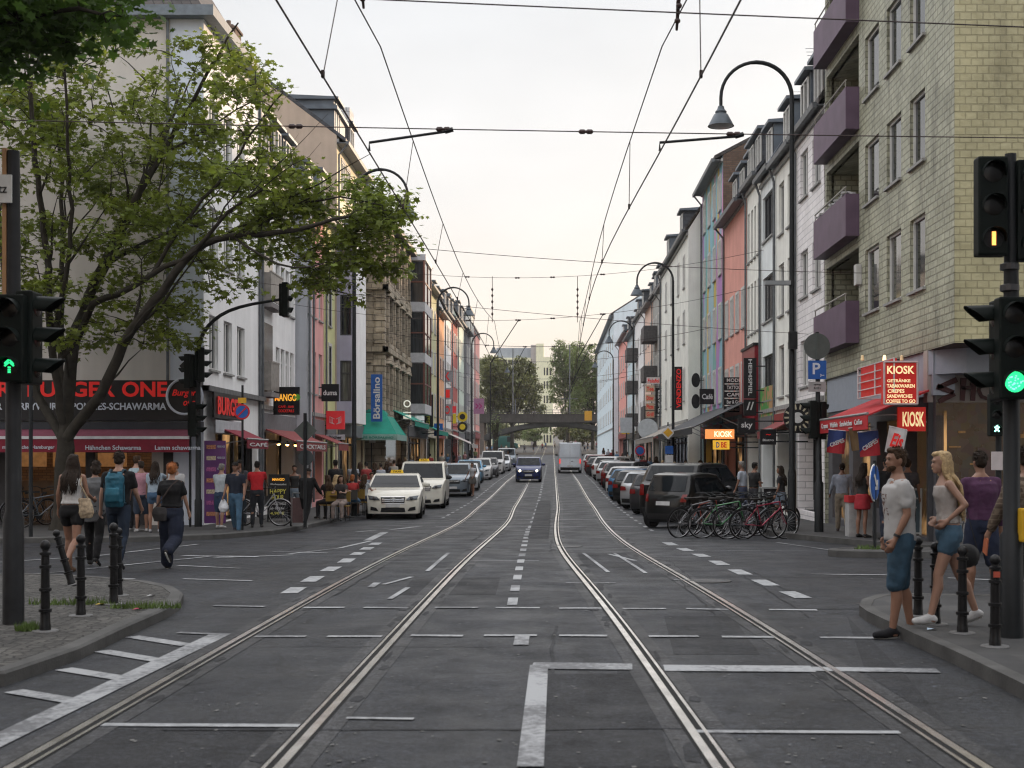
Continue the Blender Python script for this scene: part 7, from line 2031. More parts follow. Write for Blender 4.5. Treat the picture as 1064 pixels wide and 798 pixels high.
 if big:
  m.tube(ring, .009, 5, closed=True)
  for a in (90, 210, 330): m.tube([(0, y_, zn - .11), (.07 * math.cos(R(a)), y_, zn - .11 + .07 * math.sin(R(a)))], .006, 4)
 else: m.cbox((0, y_, zn - .08), (.1, .01, .07))
 m.build('trim', CHR, go)
 m = MB(); patch(m, [(-hw * .5, .24), (hw * .5, .24), (hw * .46, .38), (-hw * .46, .38)], FR, .012)
 for sg in (-1, 1): patch(m, [(sg * hw * .58, .27), (sg * hw * .90, .30), (sg * hw * .88, .42), (sg * hw * .66, .38)], FR, .012)
 m.build('lower_intake', PLB, t)
 m = MB(); patch(m, [(-.26, .40), (.26, .40), (.26, .51), (-.26, .51)], FR, .025, 4, 1); m.build('number_plate', PLT, t)
 for sg in (-1, 1):
  m = MB(); q = [(sg * hw * .50, zn - .12), (sg * hw * .93, zn - .10), (sg * hw * .97, zn + .035), (sg * hw * .62, zn - .005)]
  patch(m, q, FR, .016, 6, 3)
  lo = m.build('headlight', HLM if not lit else HLM, t, smooth=60)
  m = MB(); c_ = FR(sg * hw * .72, zn - .065, .03); m.lathe([(.001, -.03), (.055, -.02), (.06, .0)], 14, c_, 'Y'); m.build('lamp', HLO if lit else HLD, lo)
 for sg in (-1, 1):
  m = MB()
  if kind in ('cargo',): q = [(sg * hw * .90, .82), (sg * hw * .995, .82), (sg * hw * .995, 1.22), (sg * hw * .90, 1.22)]
  elif kind in ('mpv', 'smallmpv', 'mini', 'suv'): q = [(sg * hw * .76, .74), (sg * hw * .985, .74), (sg * hw * .97, belt - .02), (sg * hw * .80, belt - .02)]
  else: q = [(sg * hw * .60, .74), (sg * hw * .985, .72), (sg * hw * .97, .90), (sg * hw * .64, .88)]
  patch(m, q, RE, .02, 5, 3); m.build('tail_light', TLO if tail else TLM, t, smooth=60)
 m = MB(); zp = .78 if kind not in ('cargo',) else .62
 if kind in ('hatch', 'mini', 'suv', 'smallmpv'): zp = .70
 patch(m, [(-.26, zp - .055), (.26, zp - .055), (.26, zp + .055), (-.26, zp + .055)], RE, .022, 4, 1); m.build('number_plate', PLT, t)
 m = MB(); patch(m, [(-hw * .9, .26), (hw * .9, .26), (hw * .9, .42), (-hw * .9, .42)], RE, .014); m.build('bumper_trim', PLB, t)
 if kind == 'cargo':
  m = MB(); patch(m, [(-.008, .5), (.008, .5), (.008, 2.4), (-.008, 2.4)], RE, .006, 1, 10)
  patch(m, [(-hw * .92, .42), (hw * .92, .42), (hw * .92, .5), (-hw * .92, .5)], RE, .03, 8, 1); patch(m, [(-.30, 1.0), (-.1, 1.0), (-.1, 1.05), (-.3, 1.05)], RE, .03, 1, 1)
  m.build('door_seams', PLB, t)
  for sg in (-1, 1):
   g = MB(); patch(g, [(sg * .09, 1.5), (sg * .78, 1.5), (sg * .72, 2.15), (sg * .09, 2.15)], RE, .008, 4, 3); g.build('rear_window_panel', pnt, t)
  m = MB(); m.cbox((0, h2 - .1, H - .0), (.5, .06, .05)); m.build('brake_lamp', PLB, t)
 if taxi:
  m = MB(); m.prism([(-.22, 0), (.22, 0), (.19, .11), (-.19, .11)], -.09, .09, 'Y')
  to = m.build('taxi_sign', pm('taxi_yellow', (.7, .45, .03), .5, emit=(1, .62, .05), es=.12), t, loc=(0, s['rf'] + .45, H + .0))
  lettering(to, 'TAXI', 0, -.095, .055, .06, BLACKP, w=.28, bold=.02)
  m = MB()
  for sg in (-1, 1): m.tube([(sg * hw * .72, s['rf'] + .4, H - .02), (sg * hw * .72, s['rr'] - .2, H)], .014, 5)
  m.build('roof_rail', CHR, t)
 return t
P_TAXI = paint('taxi_ivory', (.66, .64, .56), .0); P_SIL = paint('silver', (.42, .44, .46), .5); P_GRY = paint('grey_blue', (.14, .17, .20), .5); P_BLU = paint('light_blue', (.07, .24, .40), .3); P_NAV = paint('navy', (.02, .03, .10), .3)
P_WHT = paint('white', (.5, .5, .5), 0); P_BLK = paint('black', (.004, .0045, .005), .0); P_DGR = paint('dark_grey', (.045, .045, .05), .4); P_RED = paint('dark_red', (.12, .015, .02), .3); P_BL2 = paint('bright_blue', (.03, .12, .24), .3); P_VAN = paint('pale_blue_white', (.60, .66, .72), .1)
def place(t, X, Y, rz=0, off=0.0):
 t.location = (X, Y, gz(Y) + off); t.rotation_euler = (math.atan2(gz(Y - 1) - gz(Y + 1), 2) * -1 if abs(rz) < .3 or abs(rz - PI) < .3 else 0, 0, rz)
 if abs(rz - PI) < .3: t.rotation_euler[0] *= -1
 return t
GL_, GRR = 'vehicles parked or waiting along the left kerb', 'cars parked at an angle along the right kerb'
place(make_car('taxi_car', 'ivory saloon taxi with yellow roof sign heading the left row', 'sedan', P_TAXI, 'taxi', taxi=True, group=GL_), -5.3, 43.6, R(4))
place(make_car('taxi_van', 'ivory van taxi with long yellow roof sign right behind the saloon taxi', 'mpv', P_TAXI, 'taxi', taxi=True, group=GL_), -5.2, 52.2, R(2)).scale = (.96, .96, .96)
place(make_car('parked_car', 'grey-blue compact off-roader behind the van taxi', 'suv', P_GRY, group=GL_), -4.95, 64.5, R(2))
place(make_car('parked_car', 'silver estate car behind the grey-blue one', 'wagon', P_SIL, group=GL_), -4.95, 71.5, R(2))
place(make_car('parked_car', 'light blue hatchback beside the walking woman in the road', 'hatch', P_BLU, group=GL_), -5.3, 82, R(1))
place(make_car('parked_car', 'white estate car behind the light blue hatchback', 'wagon', P_WHT, group=GL_), -5.1, 89.5, R(1))
place(make_car('parked_car', 'small dark car tucked behind the white estate', 'hatch', P_DGR, group=GL_), -4.9, 96, R(1))
place(make_car('delivery_van', 'white panel van standing farther up the left row', 'mpv', P_WHT, 'van', group=GL_), -5.0, 108, 0)
place(make_car('parked_car', 'silver car right behind the white panel van', 'wagon', P_SIL, group=GL_), -4.7, 117, 0)
place(make_car('delivery_van', 'grey-blue van farthest up the left row', 'mpv', P_GRY, 'van', group=GL_), -4.7, 132, 0)
place(make_car('moving_car', 'dark blue small car driving towards us with headlights on', 'smallmpv', P_NAV, lit=True), -1.55, 84.5, 0)
place(make_car('cargo_van', 'pale blue-white cargo van driving away with red tail lights', 'cargo', P_VAN, 'van', tail=True, cargo_blank=True), 1.50, 112, PI)
place(make_car('bus', 'dark green van crossing beyond the bridge', 'cargo', paint('dark_green', (.02, .10, .09)), 'van'), -9.5, 262, R(80))
A45 = PI - R(38)
ang = [(3.9, 36.2, 'mini', P_BLK, 'tiny black two-seater next to the parked bicycles', 40), (4.6, 41.1, 'suv', P_BLK, 'big black off-roader behind the tiny black two-seater', 30), (4.35, 46.4, 'hatch', P_DGR, 'dark grey hatchback beyond the big black off-roader', 32),
       (4.2, 50.6, 'hatch', P_SIL, 'silver hatchback with red tail lights beyond the dark grey one', 30), (4.25, 54.6, 'wagon', P_BLK, 'black estate between the silver and the blue cars', 30), (4.15, 59.4, 'hatch', P_BL2, 'bright blue hatchback with pale roof in the right row', 32),
       (4.3, 64, 'wagon', P_WHT, 'white estate just beyond the bright blue hatchback', 28), (4.3, 68.5, 'suv', P_DGR, 'dark grey off-roader second beyond the bright blue hatchback', 28), (4.25, 73, 'hatch', P_RED, 'dark red hatchback in the middle of the right row', 28),
       (4.3, 77.6, 'wagon', P_SIL, 'silver estate beyond the dark red hatchback', 28), (4.3, 82.3, 'hatch', P_BLK, 'black hatchback beyond the silver estate', 28), (4.3, 87, 'suv', P_WHT, 'white off-roader in the far right row', 28), (4.3, 92, 'hatch', P_SIL, 'small silver car past the white off-roader', 28),
       (4.2, 99, 'wagon', P_DGR, 'dark grey estate far up the right row', 25), (4.2, 106, 'suv', P_RED, 'dark red off-roader far up the right row', 25), (4.2, 113, 'hatch', P_WHT, 'small white car near the end of the right row', 20), (4.2, 121, 'wagon', P_WHT, 'white estate at the far end of the right row', 15)]
for X, Y, kd, pt_, lb, a in ang:
 c_ = place(make_car('parked_car', lb, kd, pt_, group=GRR), X, Y, PI - R(a))
 if Y == 41.1: c_.scale = (1.13, 1.13, 1.13)
SPK = pm('spoke_steel', (.35, .35, .36), .3, .8); SAD = pm('saddle_black', (.02, .018, .017), .6)
def bicycle(label, X, Y, rz, col, lean=0.06, z=0, group='bicycles parked in a cluster by the right kerb', basket=False, step=False, name='bicycle'):
 pnt = pm('bike_%02d' % (int(col[0] * 997 + col[1] * 331 + col[2] * 113) % 97), col, .35, .2, coat=.5)
 t = thing(name, label, 'bicycle', (X, Y, z), rz, group); t.rotation_euler = (lean, 0, rz)
 r = .345; wb = .53
 for sx_, nm in ((-wb, 'rear'), (wb, 'front')):
  m = MB(); ring = [(sx_ + r * math.cos(a), 0, r + r * math.sin(a)) for a in np.linspace(0, 2 * PI, 33)[:-1]]
  m.tube(ring, .017, 6, closed=True); w_ = m.build('wheel', RUB, t)
  m = MB(); m.tube([(sx_ + (r - .022) * math.cos(a), 0, r + (r - .022) * math.sin(a)) for a in np.linspace(0, 2 * PI, 33)[:-1]], .009, 5, closed=True)
  for j in range(20):
   a = j * 2 * PI / 20; m.tube([(sx_ + .02 * math.cos(a + .6), .02 * (-1) ** j, r + .02 * math.sin(a + .6)), (sx_ + (r - .02) * math.cos(a), 0, r + (r - .02) * math.sin(a))], .0022, 3, cap=False)
  m.lathe([(.02, -.04), (.02, .04)], 8, (sx_, 0, r), 'Y'); m.build('rim', SPK, w_)
  if nm == 'rear' or step:
   m = MB(); a0, a1 = (R(20), R(175)) if nm == 'rear' else (R(10), R(150))
   m.tube([(sx_ + (r + .03) * math.cos(a), 0, r + (r + .03) * math.sin(a)) for a in np.linspace(a0, a1, 12)], .014, 5); m.build('mudguard', pnt if step else RUB, t)
 bb = (-.08, 0, .30); st_ = (-.22, 0, .80); hd = (.36, 0, .86); hb = (.39, 0, .72)
 m = MB(); T_ = .016
 if step: m.tube([bb, (.1, 0, .42), hb], T_, 7)
 else: m.tube([(-.20, 0, .76), hd], T_, 7); m.tube([bb, hb], T_ * 1.15, 7)
 m.tube([bb, st_], T_, 7)
 if step: m.tube([(-.16, 0, .55), (.1, 0, .52), hd], T_, 7)
 for s_ in (-1, 1):
  m.tube([bb, (-.3, s_ * .05, .33), (-wb, s_ * .05, r)], .009, 5); m.tube([(-.2, 0, .74), (-wb, s_ * .05, r)], .008, 5)
 m.tube([hb, hd], .02, 7); m.build('frame', pnt, t)
 m = MB()
 for s_ in (-1, 1): m.tube([(.395, s_ * .02, .72), (.44, s_ * .045, .5), (wb, s_ * .05, r)], .011, 5)
 m.build('fork', pnt, t)
 m = MB(); m.tube([hd, (.34, 0, .98)], .013, 6); m.tube([(.22, -.29, 1.02), (.33, -.2, 1.03), (.36, 0, .98), (.33, .2, 1.03), (.22, .29, 1.02)], .012, 6)
 for s_ in (-1, 1): m.tube([(.14, s_ * .30, 1.015), (.24, s_ * .28, 1.02)], .017, 6)
 m.cbox((.44, 0, .86), (.07, .07, .07)); m.build('handlebar', METAL_D, t)
 m = MB(); m.tube([st_, (-.245, 0, .90)], .012, 6); m.prism([(-.40, -.07), (-.38, .07), (-.2, .035), (-.07, .018), (-.07, -.018), (-.2, -.035)], .90, .945, 'Z'); m.build('saddle', SAD, t)
 m = MB(); m.lathe([(.085, -.004), (.085, .004)], 18, (bb[0], .045, bb[2]), 'Y')
 m.tube([(bb[0], .06, bb[2]), (bb[0] + .1, .06, bb[2] - .13)], .008, 5); m.tube([(bb[0], -.06, bb[2]), (bb[0] - .1, -.06, bb[2] + .13)], .008, 5)
 m.cbox((bb[0] + .1, .11, bb[2] - .13), (.08, .09, .02)); m.cbox((bb[0] - .1, -.11, bb[2] + .13), (.08, .09, .02)); m.build('crank', METAL_D, t)
 m = MB(); m.tube([(-.5, -.05, .76), (-.2, -.05, .74), (-.2, .05, .74), (-.5, .05, .76), (-.5, -.05, .76)], .006, 4); m.tube([(-.48, .05, .76), (-wb, .06, r)], .005, 4); m.tube([(-.48, -.05, .76), (-wb, -.06, r)], .005, 4); m.build('carrier', METAL_D, t)
 if basket:
  b = MB()
  for j in range(5): z_ = .88 + j * .045; e = .1 + j * .008; b.tube([(.42, -e, z_), (.42 + 2 * e, -e, z_), (.42 + 2 * e, e, z_), (.42, e, z_)], .004, 4, closed=True)
  for a in range(8): x = .42 + (.2 if a % 2 else 0); y = -.1 + .2 * (a // 2) / 3; b.tube([(x, y, .88), (x, y, 1.06)], .004, 4)
  b.build('basket', pm('wicker', (.25, .15, .07), .8), t)
 return t
bk = [(724, 558, .55, (.16, .16, .17), 'silver bicycle at the outer end of the cluster, beside the two-seater', False), (738, 556, .35, (.04, .05, .06), 'black bicycle second from the two-seater', False), (752, 559, .2, (.03, .16, .05), 'green-framed bicycle in the middle of the cluster', False),
      (768, 557, .5, (.10, .10, .12), 'grey bicycle with pale mudguards in the cluster', True), (779, 560, .15, (.34, .03, .05), 'red racing bicycle at the front of the cluster', False), (794, 560, .3, (.28, .02, .05), 'dark red bicycle beside the red racing one', False),
      (731, 556.5, .7, (.30, .06, .04), 'orange-red bicycle wedged behind the silver one', False), (760, 555, .05, (.12, .14, .2), 'blue-grey bicycle behind the green one', True), (787, 556, .75, (.03, .10, .06), 'dark green bicycle behind the two red ones', False),
      (803, 556, .6, (.03, .03, .035), 'black bicycle at the pavement end of the cluster', True)]
for px, py, rz, c_, lb, st_ in bk:
 p = gp(px, py); bicycle(lb, p.x, p.y, rz, c_, .08, gz(p.y), step=st_)
for px, py, rz, c_, lb, st_, bs_ in ((30, 546, 1.0, (.03, .03, .035), 'black bicycle leaning left of the maple trunk', True, False), (44, 548, .5, (.10, .12, .14), 'grey bicycle with big wheel right next to the maple trunk', False, False), (10, 544, .3, (.30, .14, .03), 'orange bicycle partly hidden by the thick signal pole', False, False)):
 p = gp(px, py, .12); bicycle(lb, p.x, p.y, rz, c_, .08, gz(p.y) + .12, 'bicycles parked by the maple tree', bs_, st_)
p = gp(272, 549, .05); bicycle('white bicycle pushed by the man in the red shirt', p.x, p.y, -.15, (.4, .4, .42), .05, gz(p.y) + .12, None, step=True)
from mathutils import noise as mnoise
def capsule(m, a, b, ra, rb, n=12, fl=None):
 a, b = Vector(a), Vector(b); d = b - a; L = d.length
 if L < 1e-5: m.sphere(a, ra, n, 8); return
 k = m.M
 q = d.to_track_quat('Z', 'Y').to_matrix().to_4x4()
 m.M = k @ Matrix.Translation(a) @ q
 if fl: m.M = m.M @ Matrix.Diagonal((fl[0], fl[1], 1, 1))
 pr = [(max(1e-4, ra * math.sin(t)), -ra * math.cos(t)) for t in np.linspace(0, PI / 2, 5)] + [(max(1e-4, rb * math.cos(t)), L + rb * math.sin(t)) for t in np.linspace(0, PI / 2, 5)]
 m.lathe(pr, n); m.M = k
def chain(m, pts, rs, n=12, fl=None):
 for i in range(len(pts) - 1): capsule(m, pts[i], pts[i + 1], rs[i], rs[i + 1], n, fl)
def rings(m, L, n=20):
 """L: list of (centre, rx, ry); a closed loft"""
 vs = []
 for c, rx, ry in L:
  for j in range(n):
   t = 2 * PI * j / n; e = 2.4
   cx, sy = math.cos(t), math.sin(t)
   x = rx * math.copysign(abs(cx) ** (2 / e), cx); y = ry * math.copysign(abs(sy) ** (2 / e), sy)
   vs.append((c[0] + x, c[1] + y, c[2]))
 k = len(L)
 fs = [(i * n + j, i * n + (j + 1) % n, (i + 1) * n + (j + 1) % n, (i + 1) * n + j) for i in range(k - 1) for j in range(n)]
 fs += [tuple(range(n))[::-1], tuple((k - 1) * n + j for j in range(n))]
 m.add(vs, fs)
_ts = bpy.data.scenes.new('workshop')
def fuse(m, name, mat, parent, vox, smooth=3, wr=0., ws=9., **kw):
 """melt the overlapping volumes into one continuous skin"""
 me = m.mesh(name, mat)
 bm = bmesh.new(); bm.from_mesh(me); bmesh.ops.recalc_face_normals(bm, faces=bm.faces); bm.to_mesh(me); bm.free()
 ob = bpy.data.objects.new('tmp', me); _ts.collection.objects.link(ob)
 r = ob.modifiers.new('r', 'REMESH'); r.mode = 'VOXEL'; r.voxel_size = vox; r.use_smooth_shade = True
 s = ob.modifiers.new('s', 'SMOOTH'); s.iterations = smooth; s.factor = .5
 _ts.view_layers[0].update(); dg = _ts.view_layers[0].depsgraph
 me2 = bpy.data.meshes.new_from_object(ob.evaluated_get(dg)); me2.name = name
 bpy.data.objects.remove(ob); bpy.data.meshes.remove(me)
 if wr:
  for v in me2.vertices:
   c = v.co; d = mnoise.noise(c * ws) * wr - abs(mnoise.noise(Vector((c.x * 9 + 5, c.y * 9, c.z * 17)))) * wr * 1.2 + wr * .3 + mnoise.noise(Vector((c.x * 30, c.y * 30, c.z * 9))) * wr * .5
   v.co = c + v.normal * d
 me2.materials.clear(); me2.materials.append(mat); me2.shade_smooth()
 return link(name, me2, parent, **kw)
SKINS = {'fair': pm('skin_fair', (.30, .175, .125), .5, var=.08, spec=.4), 'tan': pm('skin_tan', (.22, .115, .075), .5, var=.08, spec=.4), 'brown': pm('skin_brown', (.13, .07, .045), .5, var=.08, spec=.4)}
HAIRS = {'brown': (.045, .026, .015), 'black': (.012, .010, .009), 'blonde': (.40, .29, .16), 'red': (.26, .09, .03), 'dark': (.022, .015, .011), 'grey': (.18, .17, .16)}
def hairm(c): return pm('hair_' + c, HAIRS[c], .6, spec=.12, var=.35, scale=30, bump=.5, bscale=60)
def cloth(c, name=None): return pm('cloth_%03d_%03d_%03d' % tuple(int(x * 999) for x in c), c, .85, var=.14, scale=14, bump=.25, bscale=140)
def denim(c): return pm('denim_%03d_%03d_%03d' % tuple(int(x * 999) for x in c), c, .85, var=.3, scale=7, bump=.3, bscale=160)
def person(label, loc, rz=0, h=1.75, sex='m', lean=3, legs=((0, 4, 3), (0, 4, 3)), arms=((5, 8, 12, 0), (5, 8, 12, 0)), head=(0, 0), hair=('short', 'brown'), skin='fair', top=('tee', (.1, .1, .1)), bottom=('jeans', (.05, .07, .1)), shoes=(.03, .03, .03),
           q='mid', group=None, cat='person', sit=0, hem=None, sleeve=None, loose=0.):
 """forward is local +Y. legs: (thigh forward, knee bend, spread); arms: (forward, spread, elbow bend, forearm inward), left first"""
 vox = {'near': .014, 'mid': .023, 'far': .038}[q]; N_ = {'near': 16, 'mid': 12, 'far': 8}[q]
 f = sex == 'f'; ln = R(lean)
 up = lambda p: Vector((p[0], p[1] * math.cos(ln) + (p[2] - .93) * math.sin(ln), .93 + (p[2] - .93) * math.cos(ln) - p[1] * math.sin(ln)))
 J = {}
 for i, sg in enumerate((-1, 1)):
  th, kn, ab = [R(a) for a in legs[i]]
  hip = Vector((sg * (.085 if not f else .088), 0, .92))
  d1 = Vector((sg * math.sin(ab), math.sin(th), -math.cos(th))).normalized(); kne = hip + d1 * .43
  d2 = Vector((sg * math.sin(ab) * .3, math.sin(th - kn), -math.cos(th - kn))).normalized(); ank = kne + d2 * .41
  fa = max(0, kn - th) * .75 if th - kn < -.25 else 0     # heel lifted
  fd = Vector((sg * .12, math.cos(fa), -math.sin(fa))).normalized()
  J[sg] = dict(hip=hip, knee=kne, ank=ank, fd=fd, fa=fa)
  fw, sp, el, inn = [R(a) for a in arms[i]]
  sh = up((sg * (.185 if not f else .16), -.005, 1.425))
  d1 = Vector((sg * math.sin(sp), math.sin(fw + ln), -math.cos(fw + ln) * math.cos(sp))).normalized(); elb = sh + d1 * (.275 if not f else .26)
  d2 = Vector((sg * (math.sin(sp) * .6 - math.sin(inn)), math.sin(fw + el + ln), -math.cos(fw + el + ln))).normalized(); wri = elb + d2 * (.245 if not f else .23)
  J[sg].update(sh=sh, elb=elb, wri=wri, hd=d2)
 body = MB()
 if f: T = [(.84, .15, .105), (.92, .172, .118), (1.02, .15, .105), (1.12, .118, .088), (1.22, .125, .092), (1.31, .142, .112), (1.40, .145, .095), (1.455, .095, .066), (1.50, .05, .05)]
 else: T = [(.84, .14, .10), (.92, .158, .112), (1.02, .148, .105), (1.12, .145, .10), (1.24, .165, .112), (1.34, .178, .118), (1.42, .165, .10), (1.475, .11, .072), (1.52, .062, .06)]
 rings(body, [(up((0, 0, z)), a, b) for z, a, b in T], 20)
 hy, hp = R(head[0]), R(head[1])
 HC = up((0, .02, 1.655 if not f else 1.645))
 HM = Matrix.Translation(HC) @ Euler((-hp, 0, hy)).to_matrix().to_4x4()
 capsule(body, up((0, -.01, 1.46)), HC + Vector((0, -.012, -.05)), .056 if not f else .046, .052 if not f else .043, N_)
 body.M = HM
 body.sphere((0, -.012, .02), (.073, .092, .098), 20, 14); body.sphere((0, .022, -.035), (.056, .068, .075), 16, 10); body.sphere((0, .058, -.085), (.03, .03, .026), 12, 8)
 if q != 'far':
  body.prism([(.074, .015), (.106, -.028), (.082, -.036), (.06, 0)], -.012, .012, 'X'); body.sphere((0, .096, -.028), (.014, .014, .011), 8, 6)
  body.sphere((0, .082, -.060), (.022, .012, .008), 10, 6)
  for s_ in (-1, 1): body.sphere((s_ * .074, -.01, -.01), (.009, .02, .032), 10, 8)
  body.sphere((0, .078, .022), (.05, .012, .010), 12, 6)
 body.M = Matrix.Identity(4)
 cf = 1.0 if not f else .95
 for sg in (-1, 1):
  j = J[sg]
  kn, an, hp_ = j['knee'], j['ank'], j['hip']
  dcalf = (an - kn)
  back = Vector((0, -.022, 0))
  chain(body, [hp_, hp_.lerp(kn, .45), kn], [.088 * cf if not f else .092, .074 * cf, .053 * cf], N_)
  chain(body, [kn, kn + dcalf * .3 + back, kn + dcalf * .62 + back * .5, an], [.052 * cf, .056 * cf, .042, .034], N_)
  fd = j['fd']
  capsule(body, an + Vector((0, -.03, -.045)), an + fd * .14 + Vector((0, 0, -.055)), .032, .028, N_)
  sh, el, wr, hd = j['sh'], j['elb'], j['wri'], j['hd']
  chain(body, [sh, sh.lerp(el, .45), el], [.054 if not f else .044, .045 if not f else .037, .036 if not f else .031], N_)
  chain(body, [el, el.lerp(wr, .3), wr], [.037 if not f else .031, .037 if not f else .031, .024 if not f else .020], N_)
  ax = hd; sd = Vector((0, 1, 0)); sd = (sd - ax * sd.dot(ax)).normalized() if abs(ax.y) < .95 else Vector((0, 0, 1))
  nr = ax.cross(sd).normalized() * (-sg)     # palm normal points inwards
  pal = wr + ax * .055
  capsule(body, wr + ax * .012, wr + ax * .085, .026, .030, N_, None)
  if q != 'far':
   for i, (o, l_) in enumerate(((.030, .070), (.011, .080), (-.009, .074), (-.028, .058))):
    b0 = wr + ax * .085 + sd * o; c1 = b0 + (ax * .92 + nr * .3).normalized() * l_ * .5; c2 = c1 + (ax * .75 + nr * .65).normalized() * l_ * .5
    chain(body, [b0, c1, c2], [.0105, .0098, .0085], 8)
   b0 = wr + ax * .03 + sd * .026; c1 = b0 + (ax * .6 + sd * .6 + nr * .2).normalized() * .04; c2 = c1 + (ax * .95 + nr * .3).normalized() * .03
   chain(body, [b0, c1, c2], [.013, .011, .009], 8)
  else: capsule(body, wr + ax * .085, wr + ax * .15 + nr * .02, .026, .018, N_)
 zmin = min(min((J[s_]['ank'] + Vector((0, -.05, -.075))).z, (J[s_]['ank'] + J[s_]['fd'] * .2 + Vector((0, 0, -.083))).z) for s_ in (-1, 1))
 k = h / 1.79
 dz = -zmin
 name = 'person'
 root = thing(name, label, cat, loc, rz, group); root.scale = (k, k, k)
 def part(m, nm, mat, v=None, sm=3, wr=0., ws=9.):
  o = fuse(m, nm, mat, root, v or vox, sm, wr, ws); o.location = (0, 0, dz); return o
 part(body, 'body', SKINS[skin], vox * (.72 if q == 'near' else .9), 2)
 if q == 'near':
  m = MB(); m.M = HM
  for s_ in (-1, 1): m.sphere((s_ * .028, .084, .004), (.010, .007, .006), 8, 6)
  m.build('eyes', pm('eye_dark', (.03, .02, .015), .2), root, smooth=60).location = (0, 0, dz)
  m = MB(); m.M = HM
  for s_ in (-1, 1): m.cbox((s_ * .029, .086, .024), (.024, .006, .003))
  m.sphere((0, .092, -.061), (.019, .006, .005), 8, 6)
  m.build('brows', hairm(hair[1]), root).location = (0, 0, dz)
 kind, col = bottom[:2]; ex = .014 + loose
 def pel(z0, z1, e, b=0): return [(up((0, 0, z)) if z > .93 else Vector((0, 0, z)), a + e, bb + e) for z, a, bb in T if z0 <= z <= z1]
 m = MB()
 if kind in ('jeans', 'trousers', 'shorts', 'hotpants', 'wide'):
  rings(m, pel(.84, 1.03, ex * .9), 20)
  cut = {'shorts': 1.0, 'hotpants': .36, 'jeans': 2, 'trousers': 2, 'wide': 2}[kind]
  for sg in (-1, 1):
   j = J[sg]; hp_, kn, an = j['hip'], j['knee'], j['ank']
   wd = {'wide': .05, 'trousers': .018, 'shorts': .028, 'hotpants': .02, 'jeans': .010}[kind]
   if cut <= 1:
    e = hp_.lerp(kn, cut * .98); chain(m, [hp_, hp_.lerp(e, .5), e], [.096 + ex * .6, .082 + wd, .070 + wd - .01 if cut > .5 else .092], N_)
   else:
    en = kn.lerp(an, .93); chain(m, [hp_, hp_.lerp(kn, .5), kn, kn.lerp(en, .4) + Vector((0, -.012, 0)), en], [.096 + ex * .5, .080 + wd, .060 + wd, .056 + wd, .046 + wd], N_)
  mt = denim(col) if kind in ('jeans', 'hotpants') or (kind == 'shorts' and col[2] > col[0] * 1.3) else cloth(col)
  part(m, kind if kind != 'hotpants' else 'shorts', mt, wr=.006, ws=11)
 elif kind == 'skirt':
  a = (J[-1]['hip'].lerp(J[-1]['knee'], .62) + J[1]['hip'].lerp(J[1]['knee'], .62)) / 2
  spr = abs(J[-1]['knee'].y - J[1]['knee'].y) * .25
  rings(m, [(up((0, 0, 1.03)), .165 if f else .16, .12), (Vector((0, 0, .92)), .192, .138), (Vector((0, a.y * .5, .80)), .20, .15 + spr * .6), (Vector((0, a.y, .66)), .205, .155 + spr)], 24)
  part(m, 'skirt', cloth(col), wr=.008)
 kind, col = top[:2]; ex = .014 + loose
 hz = hem if hem is not None else (1.0 if not f else 1.03)
 m = MB()
 zs = [z for z in (.74, .82, .90, .97, 1.03, 1.12, 1.22, 1.31, 1.40) if z >= hz - .001]
 ti = lambda z, c_: float(np.interp(z, [q_[0] for q_ in T], [q_[c_] for q_ in T]))
 L_ = [(up((0, 0, z)) if z > .9 else Vector((0, 0, z)), (ti(z, 1) + ex) * 1.0, ti(z, 2) + ex) for z in zs]
 if not f or kind in ('dress', 'loose'):
  L_ = [(c_, max(a, (.158 if not f else .16) + loose), max(b, .112 + loose)) for c_, a, b in L_]
 if kind == 'tank': L_ += [(up((0, 0, 1.415)), .12, .09)]
 else: L_ += [(up((0, 0, 1.44)), .14 if not f else .12, .09), (up((0, 0, 1.485)), .105 if not f else .085, .078)]
 rings(m, L_, 24)
 for sg in (-1, 1):
  j = J[sg]; sh, el, wr = j['sh'], j['elb'], j['wri']
  rs = .062 if not f else .051
  if kind == 'tank':
   capsule(m, up((sg * .075, .05, 1.40)), up((sg * .085, -.04, 1.465)), .016, .016, 8)
  else:
   chain(m, [up((sg * .09, 0, 1.42)), sh], [.068, rs], N_)
   sl = sleeve if sleeve is not None else {'tee': .62, 'shirt': .85, 'long': 2, 'jacket': 2, 'dress': .3, 'loose': .6}.get(kind, .6)
   if sl <= 1: chain(m, [sh, sh.lerp(el, sl)], [rs, (.054 if not f else .046) + loose * .5], N_)
   else:
    w2 = .012 if kind == 'jacket' else .0
    chain(m, [sh, el, el.lerp(wr, .3), wr.lerp(el, .02)], [rs + w2, .047 + w2, .045 + w2, .034 + w2], N_)
 gar = {'tee': 'tshirt', 'tank': 'tank_top', 'long': 'sweater', 'jacket': 'jacket', 'shirt': 'shirt', 'dress': 'dress', 'loose': 'blouse'}[kind]
 part(m, gar, top[2] if len(top) > 2 else cloth(col), wr=.007, ws=9)
